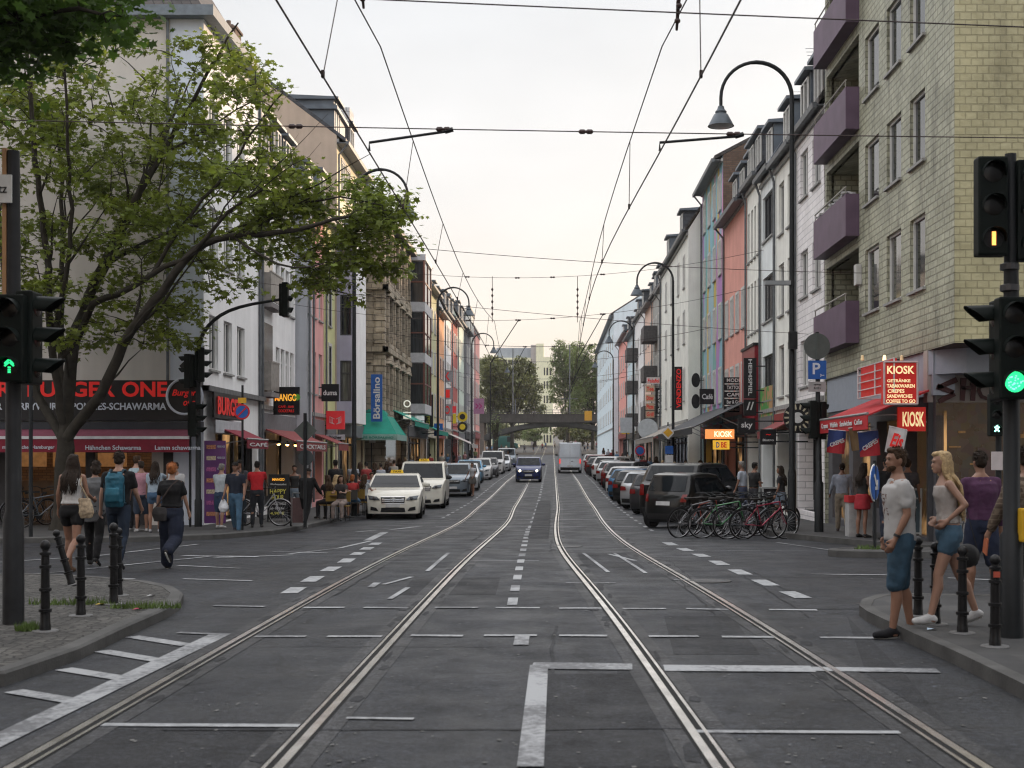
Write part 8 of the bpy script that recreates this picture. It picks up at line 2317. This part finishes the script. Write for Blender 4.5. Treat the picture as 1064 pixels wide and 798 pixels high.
 for sg in (-1, 1):
  j = J[sg]; an, fd = j['ank'], j['fd']; fa = j['fa']
  m = MB(); dn = Vector((0, -math.sin(fa), -math.cos(fa)))
  hl = an + fd * -.035 + dn * .042; tm = an + fd * .08 + dn * .048; te = an + fd * .165 + dn * .055
  chain(m, [an + dn * .01, hl], [.040, .038], N_); chain(m, [an + dn * .015, tm, te], [.042, .042, .034], N_); chain(m, [hl + dn * .008, tm + dn * .008, te + dn * .004], [.030, .036, .030], N_)
  so = part(m, 'shoe', cloth(shoes), vox)
  if q == 'near':
   m = MB(); chain(m, [hl + dn * .030, tm + dn * .032, te + dn * .022], [.016, .017, .014], N_); o = m.build('sole', pm('sole_pale', (.45, .45, .43), .6), so, smooth=50)
   o.scale = (1, 1, 1)
 st, hc = hair; hm = hairm(hc); m = MB(); m.M = HM
 rr_ = random.Random(len(label))
 if st in ('short', 'bun', 'long', 'bob'):
  m.sphere((0, -.022, .040), (.079, .092, .084), 20, 12); m.sphere((0, -.045, .0), (.073, .068, .075), 16, 10)
  m.sphere((0, .045, .088), (.055, .045, .028), 12, 8)
  if st == 'short':
   for _ in range(14):
    a = rr_.uniform(0, 2 * PI); m.sphere((.05 * math.cos(a), -.01 + .06 * math.sin(a), .095 + rr_.uniform(-.01, .012)), (.024, .024, .018), 8, 6)
   for s_ in (-1, 1): m.sphere((s_ * .068, -.005, .03), (.012, .04, .04), 8, 6)
  if st == 'bun': m.sphere((0, -.10, .05), (.045, .04, .045), 12, 8); m.sphere((0, -.06, .02), (.075, .06, .08), 12, 8)
  if st == 'bob': m.sphere((0, -.04, -.03), (.085, .075, .10), 16, 10)
  m.M = Matrix.Identity(4)
  part(m, 'hair', hm, max(vox * .8, .009), 2, wr=.006, ws=28)
 if st in ('short', 'bun', 'bob') and q == 'near':
  m = MB()
  for i in range(330):
   a = rr_.uniform(0, 2 * PI); e = rr_.uniform(-.15, 1.45); d0 = Vector((math.cos(a) * math.cos(e), math.sin(a) * math.cos(e), math.sin(e)))
   if d0.y > .45 and d0.z < .55: continue
   b0 = Vector((d0.x * .079, d0.y * .092 - .02, d0.z * .086 + .04)); cb = Vector((rr_.uniform(-.3, .3), rr_.uniform(-.2, .5), rr_.uniform(-.9, .1)))
   b1 = b0 + (d0 * .8 + cb).normalized() * rr_.uniform(.012, .026); m.tube([HM @ b0, HM @ b1], [.0035, .0008], 3, cap=False)
  o = m.build('hair_strands', hm, root); o.location = (0, 0, dz)
 if st == 'long':
  m = MB(); n = 120 if q == 'near' else (50 if q == 'mid' else 16)
  for i in range(n):
   a = rr_.uniform(-1.25, 1.25) * PI / 1.6
   p0 = HM @ Vector((.06 * math.sin(a), -.02 - .05 * math.cos(a), .085)); p1 = HM @ Vector((.082 * math.sin(a), -.02 - .09 * math.cos(a) * (1 if math.cos(a) > 0 else .4), .0))
   p2 = HM @ Vector((.095 * math.sin(a), -.025 - .088 * max(math.cos(a), -.2), -.12)); l_ = rr_.uniform(.30, .44) + (.12 if hc == 'blonde' and q == 'near' else 0)
   p3 = up((.10 * math.sin(a) + rr_.uniform(-.03, .03), -.115 - .03 * math.cos(a) + (.05 if math.cos(a) < .2 else 0), 1.40)); p4 = up((.09 * math.sin(a) + rr_.uniform(-.05, .05), -.125 - rr_.uniform(0, .03), 1.62 - l_ * 1.05))
   pts = smooth_poly([p0, p1, p2, p3, p4], .06 if q == 'near' else .12)
   nn = len(pts); w0 = .011 if q == 'near' else (.015 if q == 'mid' else .022)
   m.tube(pts, [w0 * (.6 + .8 * math.sin(PI * min(1, (i_ + 1) / nn))) * (1 if i_ < nn - 2 else .4) for i_ in range(nn)], 6)
  o = m.build('hair', hm, root, smooth=60); o.location = (0, 0, dz)
 if st == 'cap':
  m.sphere((0, -.012, .045), (.082, .098, .078), 18, 10); m.M = Matrix.Identity(4); part(m, 'cap', cloth(HAIRS[hc] if hc != 'white' else (.5, .5, .5)), max(vox * .8, .01), 2)
  m = MB(); m.M = HM; m.sphere((0, .095, .055), (.062, .065, .010), 12, 6); o = m.build('cap_peak', cloth(HAIRS[hc]), root, smooth=60); o.location = (0, 0, dz)
 root['_dz'] = dz
 del root['_dz']
 J['dz'] = dz; J['k'] = k; J['up'] = up; J['root'] = root
 return root, J
def wpt(J, p):     # world position of a point in the person's space
 r = J['root']; return Vector(r.location) + Euler(r.rotation_euler).to_matrix() @ ((Vector(p) + Vector((0, 0, J['dz']))) * J['k'])
def foot_at(px, py, off=0.): p = gp(px, py, off); return (p.x, p.y, gz(p.y) + off)
WALK = lambda a, b: ((a, 12, 2), (-b, 32, 2))
prt = bpy.data.materials.new('print_tee'); prt.use_nodes = True
tt_ = prt.node_tree; tc_ = N(tt_, 'ShaderNodeTexCoord'); se_ = N(tt_, 'ShaderNodeSeparateXYZ'); tt_.links.new(tc_.outputs['Object'], se_.inputs[0])
nz_ = N(tt_, 'ShaderNodeTexNoise'); nz_.inputs['Scale'].default_value = 26; tt_.links.new(tc_.outputs['Object'], nz_.inputs['Vector'])
def rngn(t, x, a, b):
 r = N(t, 'ShaderNodeMath', operation='COMPARE'); r.inputs[1].default_value = (a + b) / 2; r.inputs[2].default_value = (b - a) / 2; t.links.new(x, r.inputs[0]); return r.outputs[0]
def mulm(t, a, b):
 r = N(t, 'ShaderNodeMath', operation='MULTIPLY'); t.links.new(a, r.inputs[0]); t.links.new(b, r.inputs[1]); return r.outputs[0]
g_ = N(tt_, 'ShaderNodeMath', operation='GREATER_THAN'); g_.inputs[1].default_value = .52; tt_.links.new(nz_.outputs[0], g_.inputs[0])
gy_ = N(tt_, 'ShaderNodeMath', operation='GREATER_THAN'); gy_.inputs[1].default_value = .06; tt_.links.new(se_.outputs['Y'], gy_.inputs[0])
msk = mulm(tt_, mulm(tt_, rngn(tt_, se_.outputs['X'], -.09, .10), rngn(tt_, se_.outputs['Z'], 1.10, 1.34)), mulm(tt_, gy_.outputs[0], g_.outputs[0]))
mx_ = N(tt_, 'ShaderNodeMixRGB'); mx_.inputs[1].default_value = (.34, .335, .33, 1); mx_.inputs[2].default_value = (.10, .05, .04, 1); tt_.links.new(msk, mx_.inputs[0])
tt_.links.new(mx_.outputs[0], tt_.nodes['Principled BSDF'].inputs['Base Color']); tt_.nodes['Principled BSDF'].inputs['Roughness'].default_value = .85
mp_ = gp(935, 657, .05)
man, Jm = person('bearded young man in white T-shirt and denim shorts stepping off the kerb', (mp_.x, mp_.y, .012), R(90), 1.83, 'm', 2, ((9, 5, 2), (-5, 8, 2)), ((-6, 8, 30, 6), (-14, 14, 34, 12)), (18, -2), ('short', 'brown'), 'tan',
          ('tee', (.47, .46, .45), prt), ('shorts', (.028, .060, .092)), (.012, .012, .014), 'near', hem=.90, loose=.018)
m = MB(); w_ = Jm[-1]['wri']; hd = Jm[-1]['hd']
for sg in (-1,):
 a = w_ - hd * .03; q = hd.to_track_quat('Z', 'Y').to_matrix().to_4x4(); m.M = Matrix.Translation(a) @ q
 m.lathe([(.027, -.012), (.031, -.012), (.031, .012), (.027, .012)], 16); m.lathe([(.001, -.0), (.02, .0)], 12)
o = m.build('wrist_watch', PLB, man); o.location = (0, 0, Jm['dz'])
m = MB(); m.M = Matrix.Translation(Jm['up']((0, .02, 1.655))) @ Euler((R(2), 0, R(18))).to_matrix().to_4x4(); m.sphere((0, .034, -.066), (.055, .052, .040), 14, 10); m.sphere((0, .055, -.090), (.032, .034, .026), 12, 8)
o = fuse(m, 'beard', hairm('brown'), man, .009, 2, .003, 40); o.location = (0, 0, Jm['dz'])
wp = gp(988, 652, .11)
wom, Jw = person('young woman with long blonde hair, white top and denim hot pants', (wp.x, wp.y + .05, .117), R(86), 1.69, 'f', 5, ((18, 8, 1), (-16, 8, 1)), ((-38, 20, 78, 30), (-38, 24, 80, 34)), (6, 2), ('long', 'blonde'), 'fair',
          ('tank', (.36, .33, .31)), ('hotpants', (.05, .10, .15)), (.5, .5, .5), 'near', hem=1.03)
pp = gp(1020, 628, 0)
person('man in purple shirt and navy shorts seen from behind on the corner', (pp.x, pp.y, .11 if pp.y < 14.5 else .01), R(8), 1.80, 'm', 3, ((6, 6, 4), (-5, 8, 4)), ((2, 12, 22, 0), (-4, 12, 14, 0)), (0, 4), ('short', 'dark'), 'tan', ('long', (.06, .022, .055)), ('shorts', (.012, .017, .036)), (.30, .24, .16), 'near', hem=.92, loose=.01)
pp = gp(1058, 655, .11)
pl = brickmat('plaid_wool', (.13, .095, .07), (.09, .065, .05), (.20, .16, .12), .05, .05, .006, .9, .1)
pj, Jj = person('person in brown checked jacket holding an orange leaflet at the frame edge', (pp.x + .05, pp.y - .1, .11), R(12), 1.74, 'f', 3, ((4, 6, 3), (-4, 8, 3)), ((0, 22, 22, 0), (2, 12, 20, 0)), (0, 0), ('short', 'dark'), 'fair', ('jacket', (.13, .1, .07), pl), ('jeans', (.015, .015, .018)), (.03, .03, .03), 'near', hem=.90, loose=.02)
hp_ = wpt(Jj, Jj[-1]['wri'] + Jj[-1]['hd'] * .12)
m = MB(); m.cbox((0, 0, -.06), (.012, .10, .16), rx=.3); m.build('leaflet', pm('paper_orange', (.62, .20, .10), .6), None, label='orange leaflet held in the hand of the checked-jacket person', cat='leaflet', loc=hp_)
t = thing('hand_bag', 'black bag hanging behind the blonde woman', 'bag', (wp.x + .33, wp.y + .55, .75)); m = MB(); m.sphere((0, 0, 0), (.13, .06, .12), 14, 10); m.build('pouch', PLB, t, smooth=60); m = MB(); m.tube([(-.1, 0, .08), (0, 0, .45), (.1, 0, .08)], .008, 5); m.build('strap', PLB, t)
def pl_(px, Y, off=0.): return ((px - CX) * Y / F, Y, gz(Y) + off)
w1, J1 = person('woman in white strap top and black shorts crossing, long dark hair', pl_(75, 19.3), R(-6), 1.84, 'f', 2, ((14, 8, 2), (-12, 36, 2)), ((-6, 12, 22, 0), (4, 12, 66, 12)), (0, 0), ('long', 'dark'), 'tan', ('tank', (.46, .45, .44)), ('hotpants', (.006, .006, .007)), (.10, .055, .03), 'near', hem=1.0, loose=.006)
tb_ = wpt(J1, J1['up']((.19, -.03, 1.02)))
t = thing('tote_bag', 'beige patterned tote bag on the shoulder of the woman in shorts', 'bag', tb_); m = MB(); rings(m, [(Vector((0, 0, -.20)), .12, .045), (Vector((.01, 0, -.12)), .15, .07), (Vector((0, 0, .02)), .13, .05), (Vector((0, 0, .10)), .10, .03)], 20)
fuse(m, 'bag_body', pm('tote_canvas', (.32, .25, .17), .85, var=.4, scale=22), t, .015, 2, .008)
m = MB(); m.tube([(-.08, 0, .08), (-.03, .05, .3), (-.04, .03, .46), (-.03, -.05, .3), (.07, 0, .08)], .012, 6); m.build('strap', pm('tote_canvas', (.32, .25, .17), .85), t)
person('woman in long grey tunic and black leggings behind the tote bag', pl_(98, 20.6), R(4), 1.72, 'f', 5, ((12, 8, 2), (-12, 18, 2)), ((4, 8, 14, 0), (0, 8, 20, 0)), (20, 12), ('bob', 'dark'), 'tan', ('dress', (.085, .088, .092)), ('jeans', (.006, .006, .007)), (.015, .015, .015), 'near', hem=.74, sleeve=.3, loose=.02)
w3, J3 = person('young man in black T-shirt and dark jeans with teal backpack crossing', pl_(123, 19.9), R(2), 1.85, 'm', 3, ((16, 10, 2), (-10, 26, 2)), ((-8, 12, 14, 0), (6, 12, 26, 0)), (0, 0), ('short', 'dark'), 'fair', ('tee', (.007, .007, .008)), ('jeans', (.014, .022, .038)), (.015, .015, .015), 'near', hem=.92)
bpos = wpt(J3, J3['up']((0, -.20, 1.20)))
t = thing('backpack', 'teal hiking backpack on the back of the man in black T-shirt', 'backpack', bpos, R(2)); m = MB()
rings(m, [(Vector((0, .0, -.27)), .13, .07), (Vector((0, 0, -.18)), .155, .105), (Vector((0, 0, 0)), .15, .105), (Vector((0, 0, .18)), .14, .09), (Vector((0, .02, .27)), .10, .06)], 22)
TE = pm('teal_nylon', (.012, .085, .13), .6, var=.25, scale=8, bump=.4, bscale=20)
fuse(m, 'pack', TE, t, .013, 2, .007, 14)
m = MB(); rings(m, [(Vector((0, -.10, -.19)), .10, .035), (Vector((0, -.115, -.08)), .115, .04), (Vector((0, -.10, .03)), .10, .03)], 16); fuse(m, 'front_pocket', pm('teal_nylon_light', (.018, .11, .16), .6, var=.2), t, .012, 2, .004)
m = MB()
for s_ in (-1, 1): m.tube(smooth_poly([(s_ * .09, .04, .24), (s_ * .10, .12, .30), (s_ * .11, .27, .26), (s_ * .13, .34, .05), (s_ * .14, .22, -.18), (s_ * .12, .05, -.22)], .08), .02, 6); m.tube([(s_ * .155, -.05, -.2), (s_ * .15, -.06, .1)], .006, 5)
m.cbox((0, -.03, .265), (.10, .04, .03)); m.build('strap', pm('strap_dark_teal', (.01, .03, .045), .7), t)
w4, J4 = person('red-haired woman in black T-shirt and wide navy trousers walking away', pl_(178, 20.1), R(-4), 1.70, 'f', 3, ((10, 6, 2), (-14, 52, 3)), ((-4, 14, 16, 0), (4, 12, 14, 0)), (0, 0), ('bun', 'red'), 'fair', ('tee', (.006, .006, .007)), ('wide', (.008, .012, .026)), (.02, .018, .018), 'near', hem=.98, loose=.022)
bpos = wpt(J4, (-.14, -.13, .93)); t = thing('shoulder_bag', 'dark shoulder bag with a diagonal strap on the red-haired woman', 'bag', bpos); m = MB(); rings(m, [(Vector((0, 0, -.12)), .10, .04), (Vector((0, 0, 0)), .13, .055), (Vector((0, 0, .10)), .10, .03)], 16); fuse(m, 'pouch', cloth((.03, .028, .028)), t, .015, 2, .006)
m = MB(); m.tube(smooth_poly([(-.08, 0, .08), (.05, -.01, .25), (.16, .01, .42), (.25, .10, .52)], .08), .012, 6); m.build('strap', cloth((.045, .032, .028)), t)
SP_ = 'people standing before the burger restaurant'
person('young man in pale blue T-shirt standing behind the backpack man', pl_(139, 30.6, .12), R(-40), 1.84, 'm', 6, ((2, 4, 3), (6, 10, 3)), ((20, 8, 40, 10), (10, 8, 50, 10)), (10, 0), ('short', 'brown'), 'fair', ('tee', (.28, .36, .40)), ('jeans', (.015, .016, .02)), (.2, .2, .2), 'mid', SP_)
person('person in pink shirt and dark jeans beside the pale blue T-shirt', pl_(147, 30.3, .12), R(30), 1.70, 'm', 2, ((0, 4, 3), (0, 4, 3)), ((4, 8, 14, 0), (4, 8, 14, 0)), (0, 10), ('short', 'dark'), 'tan', ('shirt', (.38, .20, .24)), ('shorts', (.02, .03, .05)), (.3, .3, .3), 'mid', SP_, hem=.85)
person('woman in pale blue blouse and denim shorts with a raised arm', pl_(161, 30.0, .12), R(8), 1.70, 'f', 2, ((4, 4, 3), (-4, 6, 3)), ((4, 8, 14, 0), (70, 20, 110, 10)), (0, 0), ('long', 'dark'), 'tan', ('loose', (.26, .32, .38)), ('hotpants', (.04, .08, .14)), (.25, .25, .27), 'mid', SP_, hem=.95, loose=.015)
person('person with white top behind the red-haired woman', pl_(183, 31.2, .12), R(170), 1.68, 'm', 2, hair=('short', 'black'), skin='tan', top=('tee', (.4, .4, .4)), bottom=('jeans', (.03, .04, .06)), q='mid', group=SP_)
b1, JB = person('man in black polo shirt and light jeans walking towards us with a carrier bag', pl_(245, 31.2, .03), R(176), 1.77, 'm', 2, ((12, 6, 3), (-10, 22, 3)), ((6, 10, 20, 0), (2, 10, 24, 0)), (0, 4), ('cap', 'black'), 'tan', ('tee', (.014, .018, .03)), ('jeans', (.055, .115, .18)), (.05, .05, .06), 'mid', hem=.92)
bp_ = wpt(JB, JB[1]['wri'] + Vector((0, .0, -.24))); t = thing('carrier_bag', 'white plastic carrier bag in the hand of the man in black polo', 'bag', bp_); m = MB(); rings(m, [(Vector((0, 0, -.16)), .08, .06), (Vector((0, 0, -.06)), .13, .09), (Vector((0, 0, .05)), .10, .06), (Vector((0, 0, .16)), .03, .02)], 14); fuse(m, 'bag', pm('plastic_white', (.5, .52, .55), .35, var=.2), t, .018, 1, .015)
person('grey-haired man in white T-shirt with rucksack straps near the purple poster', pl_(229, 32.4, .12), R(-20), 1.66, 'm', 4, ((4, 4, 3), (-4, 8, 3)), ((10, 8, 40, 10), (10, 8, 40, 10)), (0, 10), ('short', 'grey'), 'fair', ('tee', (.38, .42, .45)), ('shorts', (.03, .05, .09)), (.4, .4, .4), 'mid', hem=.92)
person('man in bright red T-shirt holding the white bicycle', pl_(267, 33.0, .12), R(10), 1.74, 'm', 10, ((0, 4, 3), (4, 8, 3)), ((30, 8, 30, 0), (34, 8, 26, 0)), (0, 6), ('short', 'black'), 'tan', ('tee', (.40, .014, .02)), ('jeans', (.015, .017, .022)), (.03, .03, .03), 'mid', hem=.92)
person('man in black cap behind the man in black polo', pl_(250, 34.2, .12), R(160), 1.78, 'm', hair=('cap', 'black'), skin='tan', top=('tee', (.05, .05, .06)), bottom=('jeans', (.03, .04, .05)), q='mid')
b2, JC = person('stooped man all in black pulling a shopping trolley', pl_(318, 33.6, .06), R(-14), 1.62, 'm', 12, ((16, 10, 2), (-14, 20, 2)), ((-10, 10, 20, 0), (14, 16, 20, 0)), (0, 8), ('cap', 'black'), 'tan', ('jacket', (.007, .007, .008)), ('jeans', (.007, .007, .008)), (.25, .25, .25), 'mid', hem=.86, loose=.02)
tp = wpt(JC, JC[-1]['wri']); t = thing('shopping_trolley', 'small two-wheeled shopping trolley beside the stooped man', 'shopping trolley', (tp.x - .05, tp.y - .05, gz(tp.y) + .12)); m = MB(); m.prism([(-.14, .12), (.14, .12), (.17, .72), (-.17, .72)], -.12, .12, 'Y'); m.build('bag_body', cloth((.10, .06, .06)), t, bevel=.02)
m = MB(); [m.tube([(s_ * .15, -.12, .05), (s_ * .15, -.12, .78), (s_ * .12, -.14, .88)], .012, 5) for s_ in (-1, 1)]; m.tube([(-.12, -.14, .88), (.12, -.14, .88)], .014, 5); m.build('frame', SPK, t)
for s_ in (-1, 1): m = MB(); m.lathe([(.08, -.015), (.08, .015)], 16, (s_ * .18, -.1, .08), 'X'); m.build('wheel', RUB, t)
person('woman in white top and grey skirt walking in the road beside the blue car', pl_(491, 62.5), R(150), 1.68, 'f', 2, ((10, 6, 2), (-8, 14, 2)), ((4, 8, 40, 10), (6, 20, 20, 0)), (0, 0), ('bun', 'dark'), 'tan', ('tee', (.42, .42, .44)), ('skirt', (.10, .095, .09)), (.15, .1, .08), 'mid', sleeve=.4)
person('man in pale sweater and khaki trousers walking away past the kiosk', pl_(875, 30.6, .12), R(-12), 1.66, 'm', 2, ((10, 8, 2), (-14, 26, 3)), ((6, 16, 30, 0), (2, 12, 20, 0)), (10, 0), ('short', 'dark'), 'tan', ('long', (.30, .33, .40)), ('trousers', (.26, .22, .17)), (.07, .05, .05), 'mid', hem=.92)
person('man in white shirt and white cap behind the bicycles', pl_(772, 37, .12), R(60), 1.76, 'm', hair=('short', 'grey'), skin='tan', top=('tee', (.40, .45, .52)), bottom=('jeans', (.05, .06, .1)), q='mid')
person('man in black T-shirt beside the white-capped man', pl_(783, 36, .12), R(-60), 1.72, 'm', arms=((30, 10, 50, 0), (4, 8, 10, 0)), hair=('short', 'black'), skin='tan', top=('tee', (.015, .015, .016)), bottom=('shorts', (.03, .03, .035)), q='mid')
person('woman in grey skirt passing behind the lamp post', pl_(812, 33, .12), R(70), 1.64, 'f', 2, ((20, 8, 2), (-18, 24, 2)), hair=('long', 'dark'), skin='tan', top=('tee', (.02, .02, .022)), bottom=('skirt', (.12, .15, .19)), shoes=(.5, .5, .5), q='mid')
person('customer in black at the kiosk window behind the young man', pl_(922, 26.6, .12), R(10), 1.74, 'm', hair=('short', 'black'), skin='tan', top=('tee', (.006, .006, .007)), bottom=('jeans', (.02, .025, .04)), q='mid')
person('woman in red wrap skirt standing by the kiosk counter', pl_(896, 27.6, .12), R(-60), 1.64, 'f', hair=('long', 'dark'), skin='tan', top=('tank', (.03, .03, .03)), bottom=('skirt', (.30, .02, .03)), q='mid')
person('customer at the low wall by the dark shop window', pl_(943, 26.9, .12), R(-20), 1.7, 'm', hair=('short', 'dark'), skin='tan', top=('tee', (.05, .05, .06)), bottom=('jeans', (.03, .04, .05)), q='mid')
def chair(X, Y, z, rz, label, col=(.05, .045, .04)):
 t = thing('cafe_chair', label, 'chair', (X, Y, z), rz, 'chairs of the pavement cafe'); cm = pm('chair_%d' % int(col[0] * 1000), col, .6)
 MB().box(-.2, .2, -.2, .2, .42, .45).build('seat', cm, t); m = MB(); m.box(-.2, .2, -.22, -.19, .55, .85); m.build('backrest', cm, t)
 for x in (-.18, .18):
  MB().tube([(x, .18, 0), (x, .18, .42)], .014, 5).build('leg', METAL_D, t); MB().tube([(x, -.21, 0), (x, -.20, .42), (x, -.21, .86)], .014, 5).build('leg', METAL_D, t)
 return t
def table(X, Y, z, label):
 t = thing('cafe_table', label, 'table', (X, Y, z), 0, 'tables of the pavement cafe'); m = MB(); m.lathe([(.01, .70), (.33, .70), (.33, .73), (.01, .73)], 20); m.build('tabletop', pm('table_wood', (.12, .07, .04), .6), t); m = MB(); m.tube([(0, 0, .02), (0, 0, .70)], .025, 8); m.lathe([(.22, 0), (.22, .015), (.02, .04)], 14); m.build('leg', METAL_D, t)
SIT = ((82, 84, 6), (80, 82, 6))
cafe = [(341, 38.5, 40, 'f', ('long', 'brown'), (.02, .02, .022), 'woman in black seated with her back to the bar wall', (.03, .03, .035)), (348, 39.2, -60, 'f', ('long', 'blonde'), (.14, .10, .08), 'woman in tan top seated facing the street', (.05, .06, .08)),
  (355, 37.5, 170, 'f', ('long', 'brown'), (.04, .035, .035), 'brown-haired woman seated nearest the A-board', (.25, .2, .18)), (366, 40.5, 0, 'f', ('bob', 'red'), (.35, .03, .03), 'woman in red top seated with her back to us', (.04, .10, .18)),
  (378, 41.5, -30, 'f', ('long', 'brown'), (.36, .38, .40), 'woman in pale top seated beside the red top', (.05, .06, .10)), (372, 44.5, 150, 'm', ('short', 'dark'), (.13, .02, .025), 'man in maroon shirt seated behind the red top', (.03, .03, .04)),
  (386, 46.5, 190, 'm', ('short', 'brown'), (.22, .25, .30), 'man in grey-blue shirt seated near the taxi bonnet', (.03, .03, .04))]
for i, (px, Y, a, sx_, hr, tc, lb, bc) in enumerate(cafe):
 l_ = pl_(px, Y, .12)
 r_, J_ = person(lb, l_, R(a), 1.70, sx_, 4, SIT, ((30, 8, 60, 15), (28, 8, 60, 15)), (random.Random(i).uniform(-25, 25), 5), hr, ['fair', 'tan'][i % 2], ('tee', tc), ('shorts' if i % 2 else 'jeans', bc), (.05, .05, .05), 'mid', 'guests of the pavement cafe', sleeve=.5)
 z_ = J_['dz'] * J_['k']
 chair(l_[0], l_[1], l_[2] + (.93 * J_['k'] + z_) - .45 - .10, R(a), ['dark chair under the ' + lb.split(' seated')[0]][0][:90], (.05, .045, .04) if i % 2 else (.25, .16, .03))
for px, Y, lb in ((347, 38.6, 'small round table between the woman in tan and the brown-haired one'), (372, 42.6, 'small round table behind the woman in red top'), (386, 45, 'small round table near the taxi bonnet')):
 l_ = pl_(px, Y, .12); table(*l_, lb)
person('woman in bikini-like top standing by the bar entrance', pl_(306, 38, .12), R(190), 1.66, 'f', hair=('bun', 'dark'), skin='tan', top=('tank', (.03, .03, .03)), bottom=('hotpants', (.2, .25, .3)), q='mid')
person('man in black standing with light jeans amid the seated guests', pl_(349, 41.5, .12), R(30), 1.82, 'm', hair=('short', 'black'), skin='tan', top=('tee', (.013, .013, .014)), bottom=('jeans', (.06, .14, .22)), shoes=(.4, .4, .4), q='mid')
FARC = [((.30, .32, .36), (.03, .04, .06)), ((.02, .02, .025), (.05, .07, .10)), ((.24, .03, .03), (.02, .02, .03)), ((.08, .16, .26), (.04, .04, .05)), ((.36, .34, .30), (.10, .08, .06)), ((.05, .05, .06), (.02, .02, .02)), ((.20, .22, .10), (.05, .06, .09)), ((.40, .22, .24), (.04, .05, .08))]
CN = ['pale grey', 'black', 'red', 'blue', 'cream', 'dark grey', 'olive', 'pink']
protos = []
spots_l = [(367, 51, 0), (374, 52, 1), (381, 50, 2), (390, 55, 1), (396, 53.5, 0), (402, 58, 5), (409, 60, 4), (415, 66, 1), (421, 70, 7), (428, 75, 3), (434, 78, 5), (440, 84, 0), (447, 88, 2), (453, 92, 1), (459, 96, 4), (465, 100, 3), (471, 108, 5), (477, 112, 0), (483, 118, 7), (489, 126, 1), (494, 132, 6), (520, 118, 3), (528, 121, 1)]
spots_r = [(745, 46, 4), (737, 49, 1), (728, 52, 5), (712, 60, 0), (701, 57, 3), (693, 63, 0), (688, 66, 7), (682, 70, 1), (675, 74, 3), (669, 80, 2), (663, 86, 0), (657, 92, 5), (652, 98, 4), (647, 105, 1), (641, 114, 3), (636, 124, 2), (632, 134, 0), (627, 145, 1)]
far_b = [(545 + i * 7.3 + (i % 3) * 2, 228 + (i * 7) % 50, i % 8) for i in range(12)] + [(506 + i * 5, 205 + i * 3, (i * 3) % 8) for i in range(5)]
def side_word(i, L): return 
ordn = ['first', 'second', 'third', 'fourth', 'fifth', 'sixth', 'seventh', 'eighth', 'ninth', 'tenth', 'eleventh', 'twelfth', 'thirteenth', 'fourteenth', 'fifteenth', 'sixteenth', 'seventeenth', 'eighteenth', 'nineteenth', 'twentieth', 'twenty-first', 'twenty-second', 'twenty-third', 'twenty-fourth', 'twenty-fifth', 'twenty-sixth']
allspots = [('left pavement', i, s) for i, s in enumerate(spots_l)] + [('right pavement', i, s) for i, s in enumerate(spots_r)] + [('road beyond the bridge', i, s) for i, s in enumerate(far_b)]
for w_, i, (px, Y, c_) in allspots:
 lb = f'{CN[c_]}-topped walker, {ordn[i]} one going up the {w_}'
 gname = 'people walking on the ' + w_
 l_ = pl_(px, Y, .12 if w_ != 'road beyond the bridge' else 0)
 if w_ == 'left pavement' and px < 500: l_ = (min(l_[0], -6.95), l_[1], l_[2])
 rz = R([10, 170, -20, 190, 40, -150, 5, 160][(i + c_) % 8])
 while len(protos) <= c_: protos.append(None)
 if protos[c_] is None:
  r_, _ = person(lb, l_, rz, 1.72, 'mf'[c_ % 2], 3, ((12, 8, 3), (-12, 20, 3)), ((12, 8, 20, 0), (-10, 8, 16, 0)), (0, 4), (['short', 'long', 'short', 'bob'][c_ % 4], ['dark', 'brown', 'black', 'blonde'][c_ % 4]), ['fair', 'tan'][c_ % 2], ('tee', FARC[c_][0]), (['jeans', 'shorts', 'jeans', 'skirt'][c_ % 4], FARC[c_][1]), (.05, .05, .05), 'far', gname)
  protos[c_] = r_
 else:
  r_ = copy_tree(protos[c_]); r_.location = l_; r_.rotation_euler = (0, 0, rz); k_ = protos[c_].scale[0] * random.uniform(.94, 1.05); r_.scale = (k_,) * 3
  r_['label'] = lb; r_['group'] = gname
t = thing('counter', 'white and red kiosk counter stand under the awning', 'counter', P(892, 545, 28.2).xy.to_3d() + Vector((0, 0, gz(28.2) + .12))); m = MB(); m.box(-.25, .25, -.2, .2, 0, .75); m.build('base', pm('counter_white', (.35, .35, .35), .5, var=.2), t); m = MB(); m.box(-.27, .27, -.22, .22, .75, .9); m.build('top', REDK, t)
for px, py, c_, lb in ((143, 634, (.4, .05, .1), 'small pink scrap of litter on the cobbled corner'), (104, 629, (.5, .35, .05), 'small yellow scrap of litter on the cobbled corner'), (157, 620, (.5, .5, .5), 'small white scrap of litter at the kerb'), (968, 655, (.4, .5, .6), 'pale blue paper scrap at the foot of the bollards')):
 q_ = gp(px, py, .11); m = MB(); m.add([(-.05, -.02, .004), (.04, -.03, .02), (.05, .03, .006), (-.03, .04, .016)], [(0, 1, 2, 3)]); m.build('litter', pm('litter_%d' % px, c_, .7), None, label=lb, cat='litter', loc=(q_.x, q_.y, gz(q_.y) + .115))
for o in C.objects:
 if o.parent is None and o.type == 'MESH' and 'category' not in o and 'kind' not in o: print('UNTAGGED', o.name)
print('objects', len(C.objects))
bpy.data.scenes.remove(_ts)
bpy.data.scenes.remove(_ls)
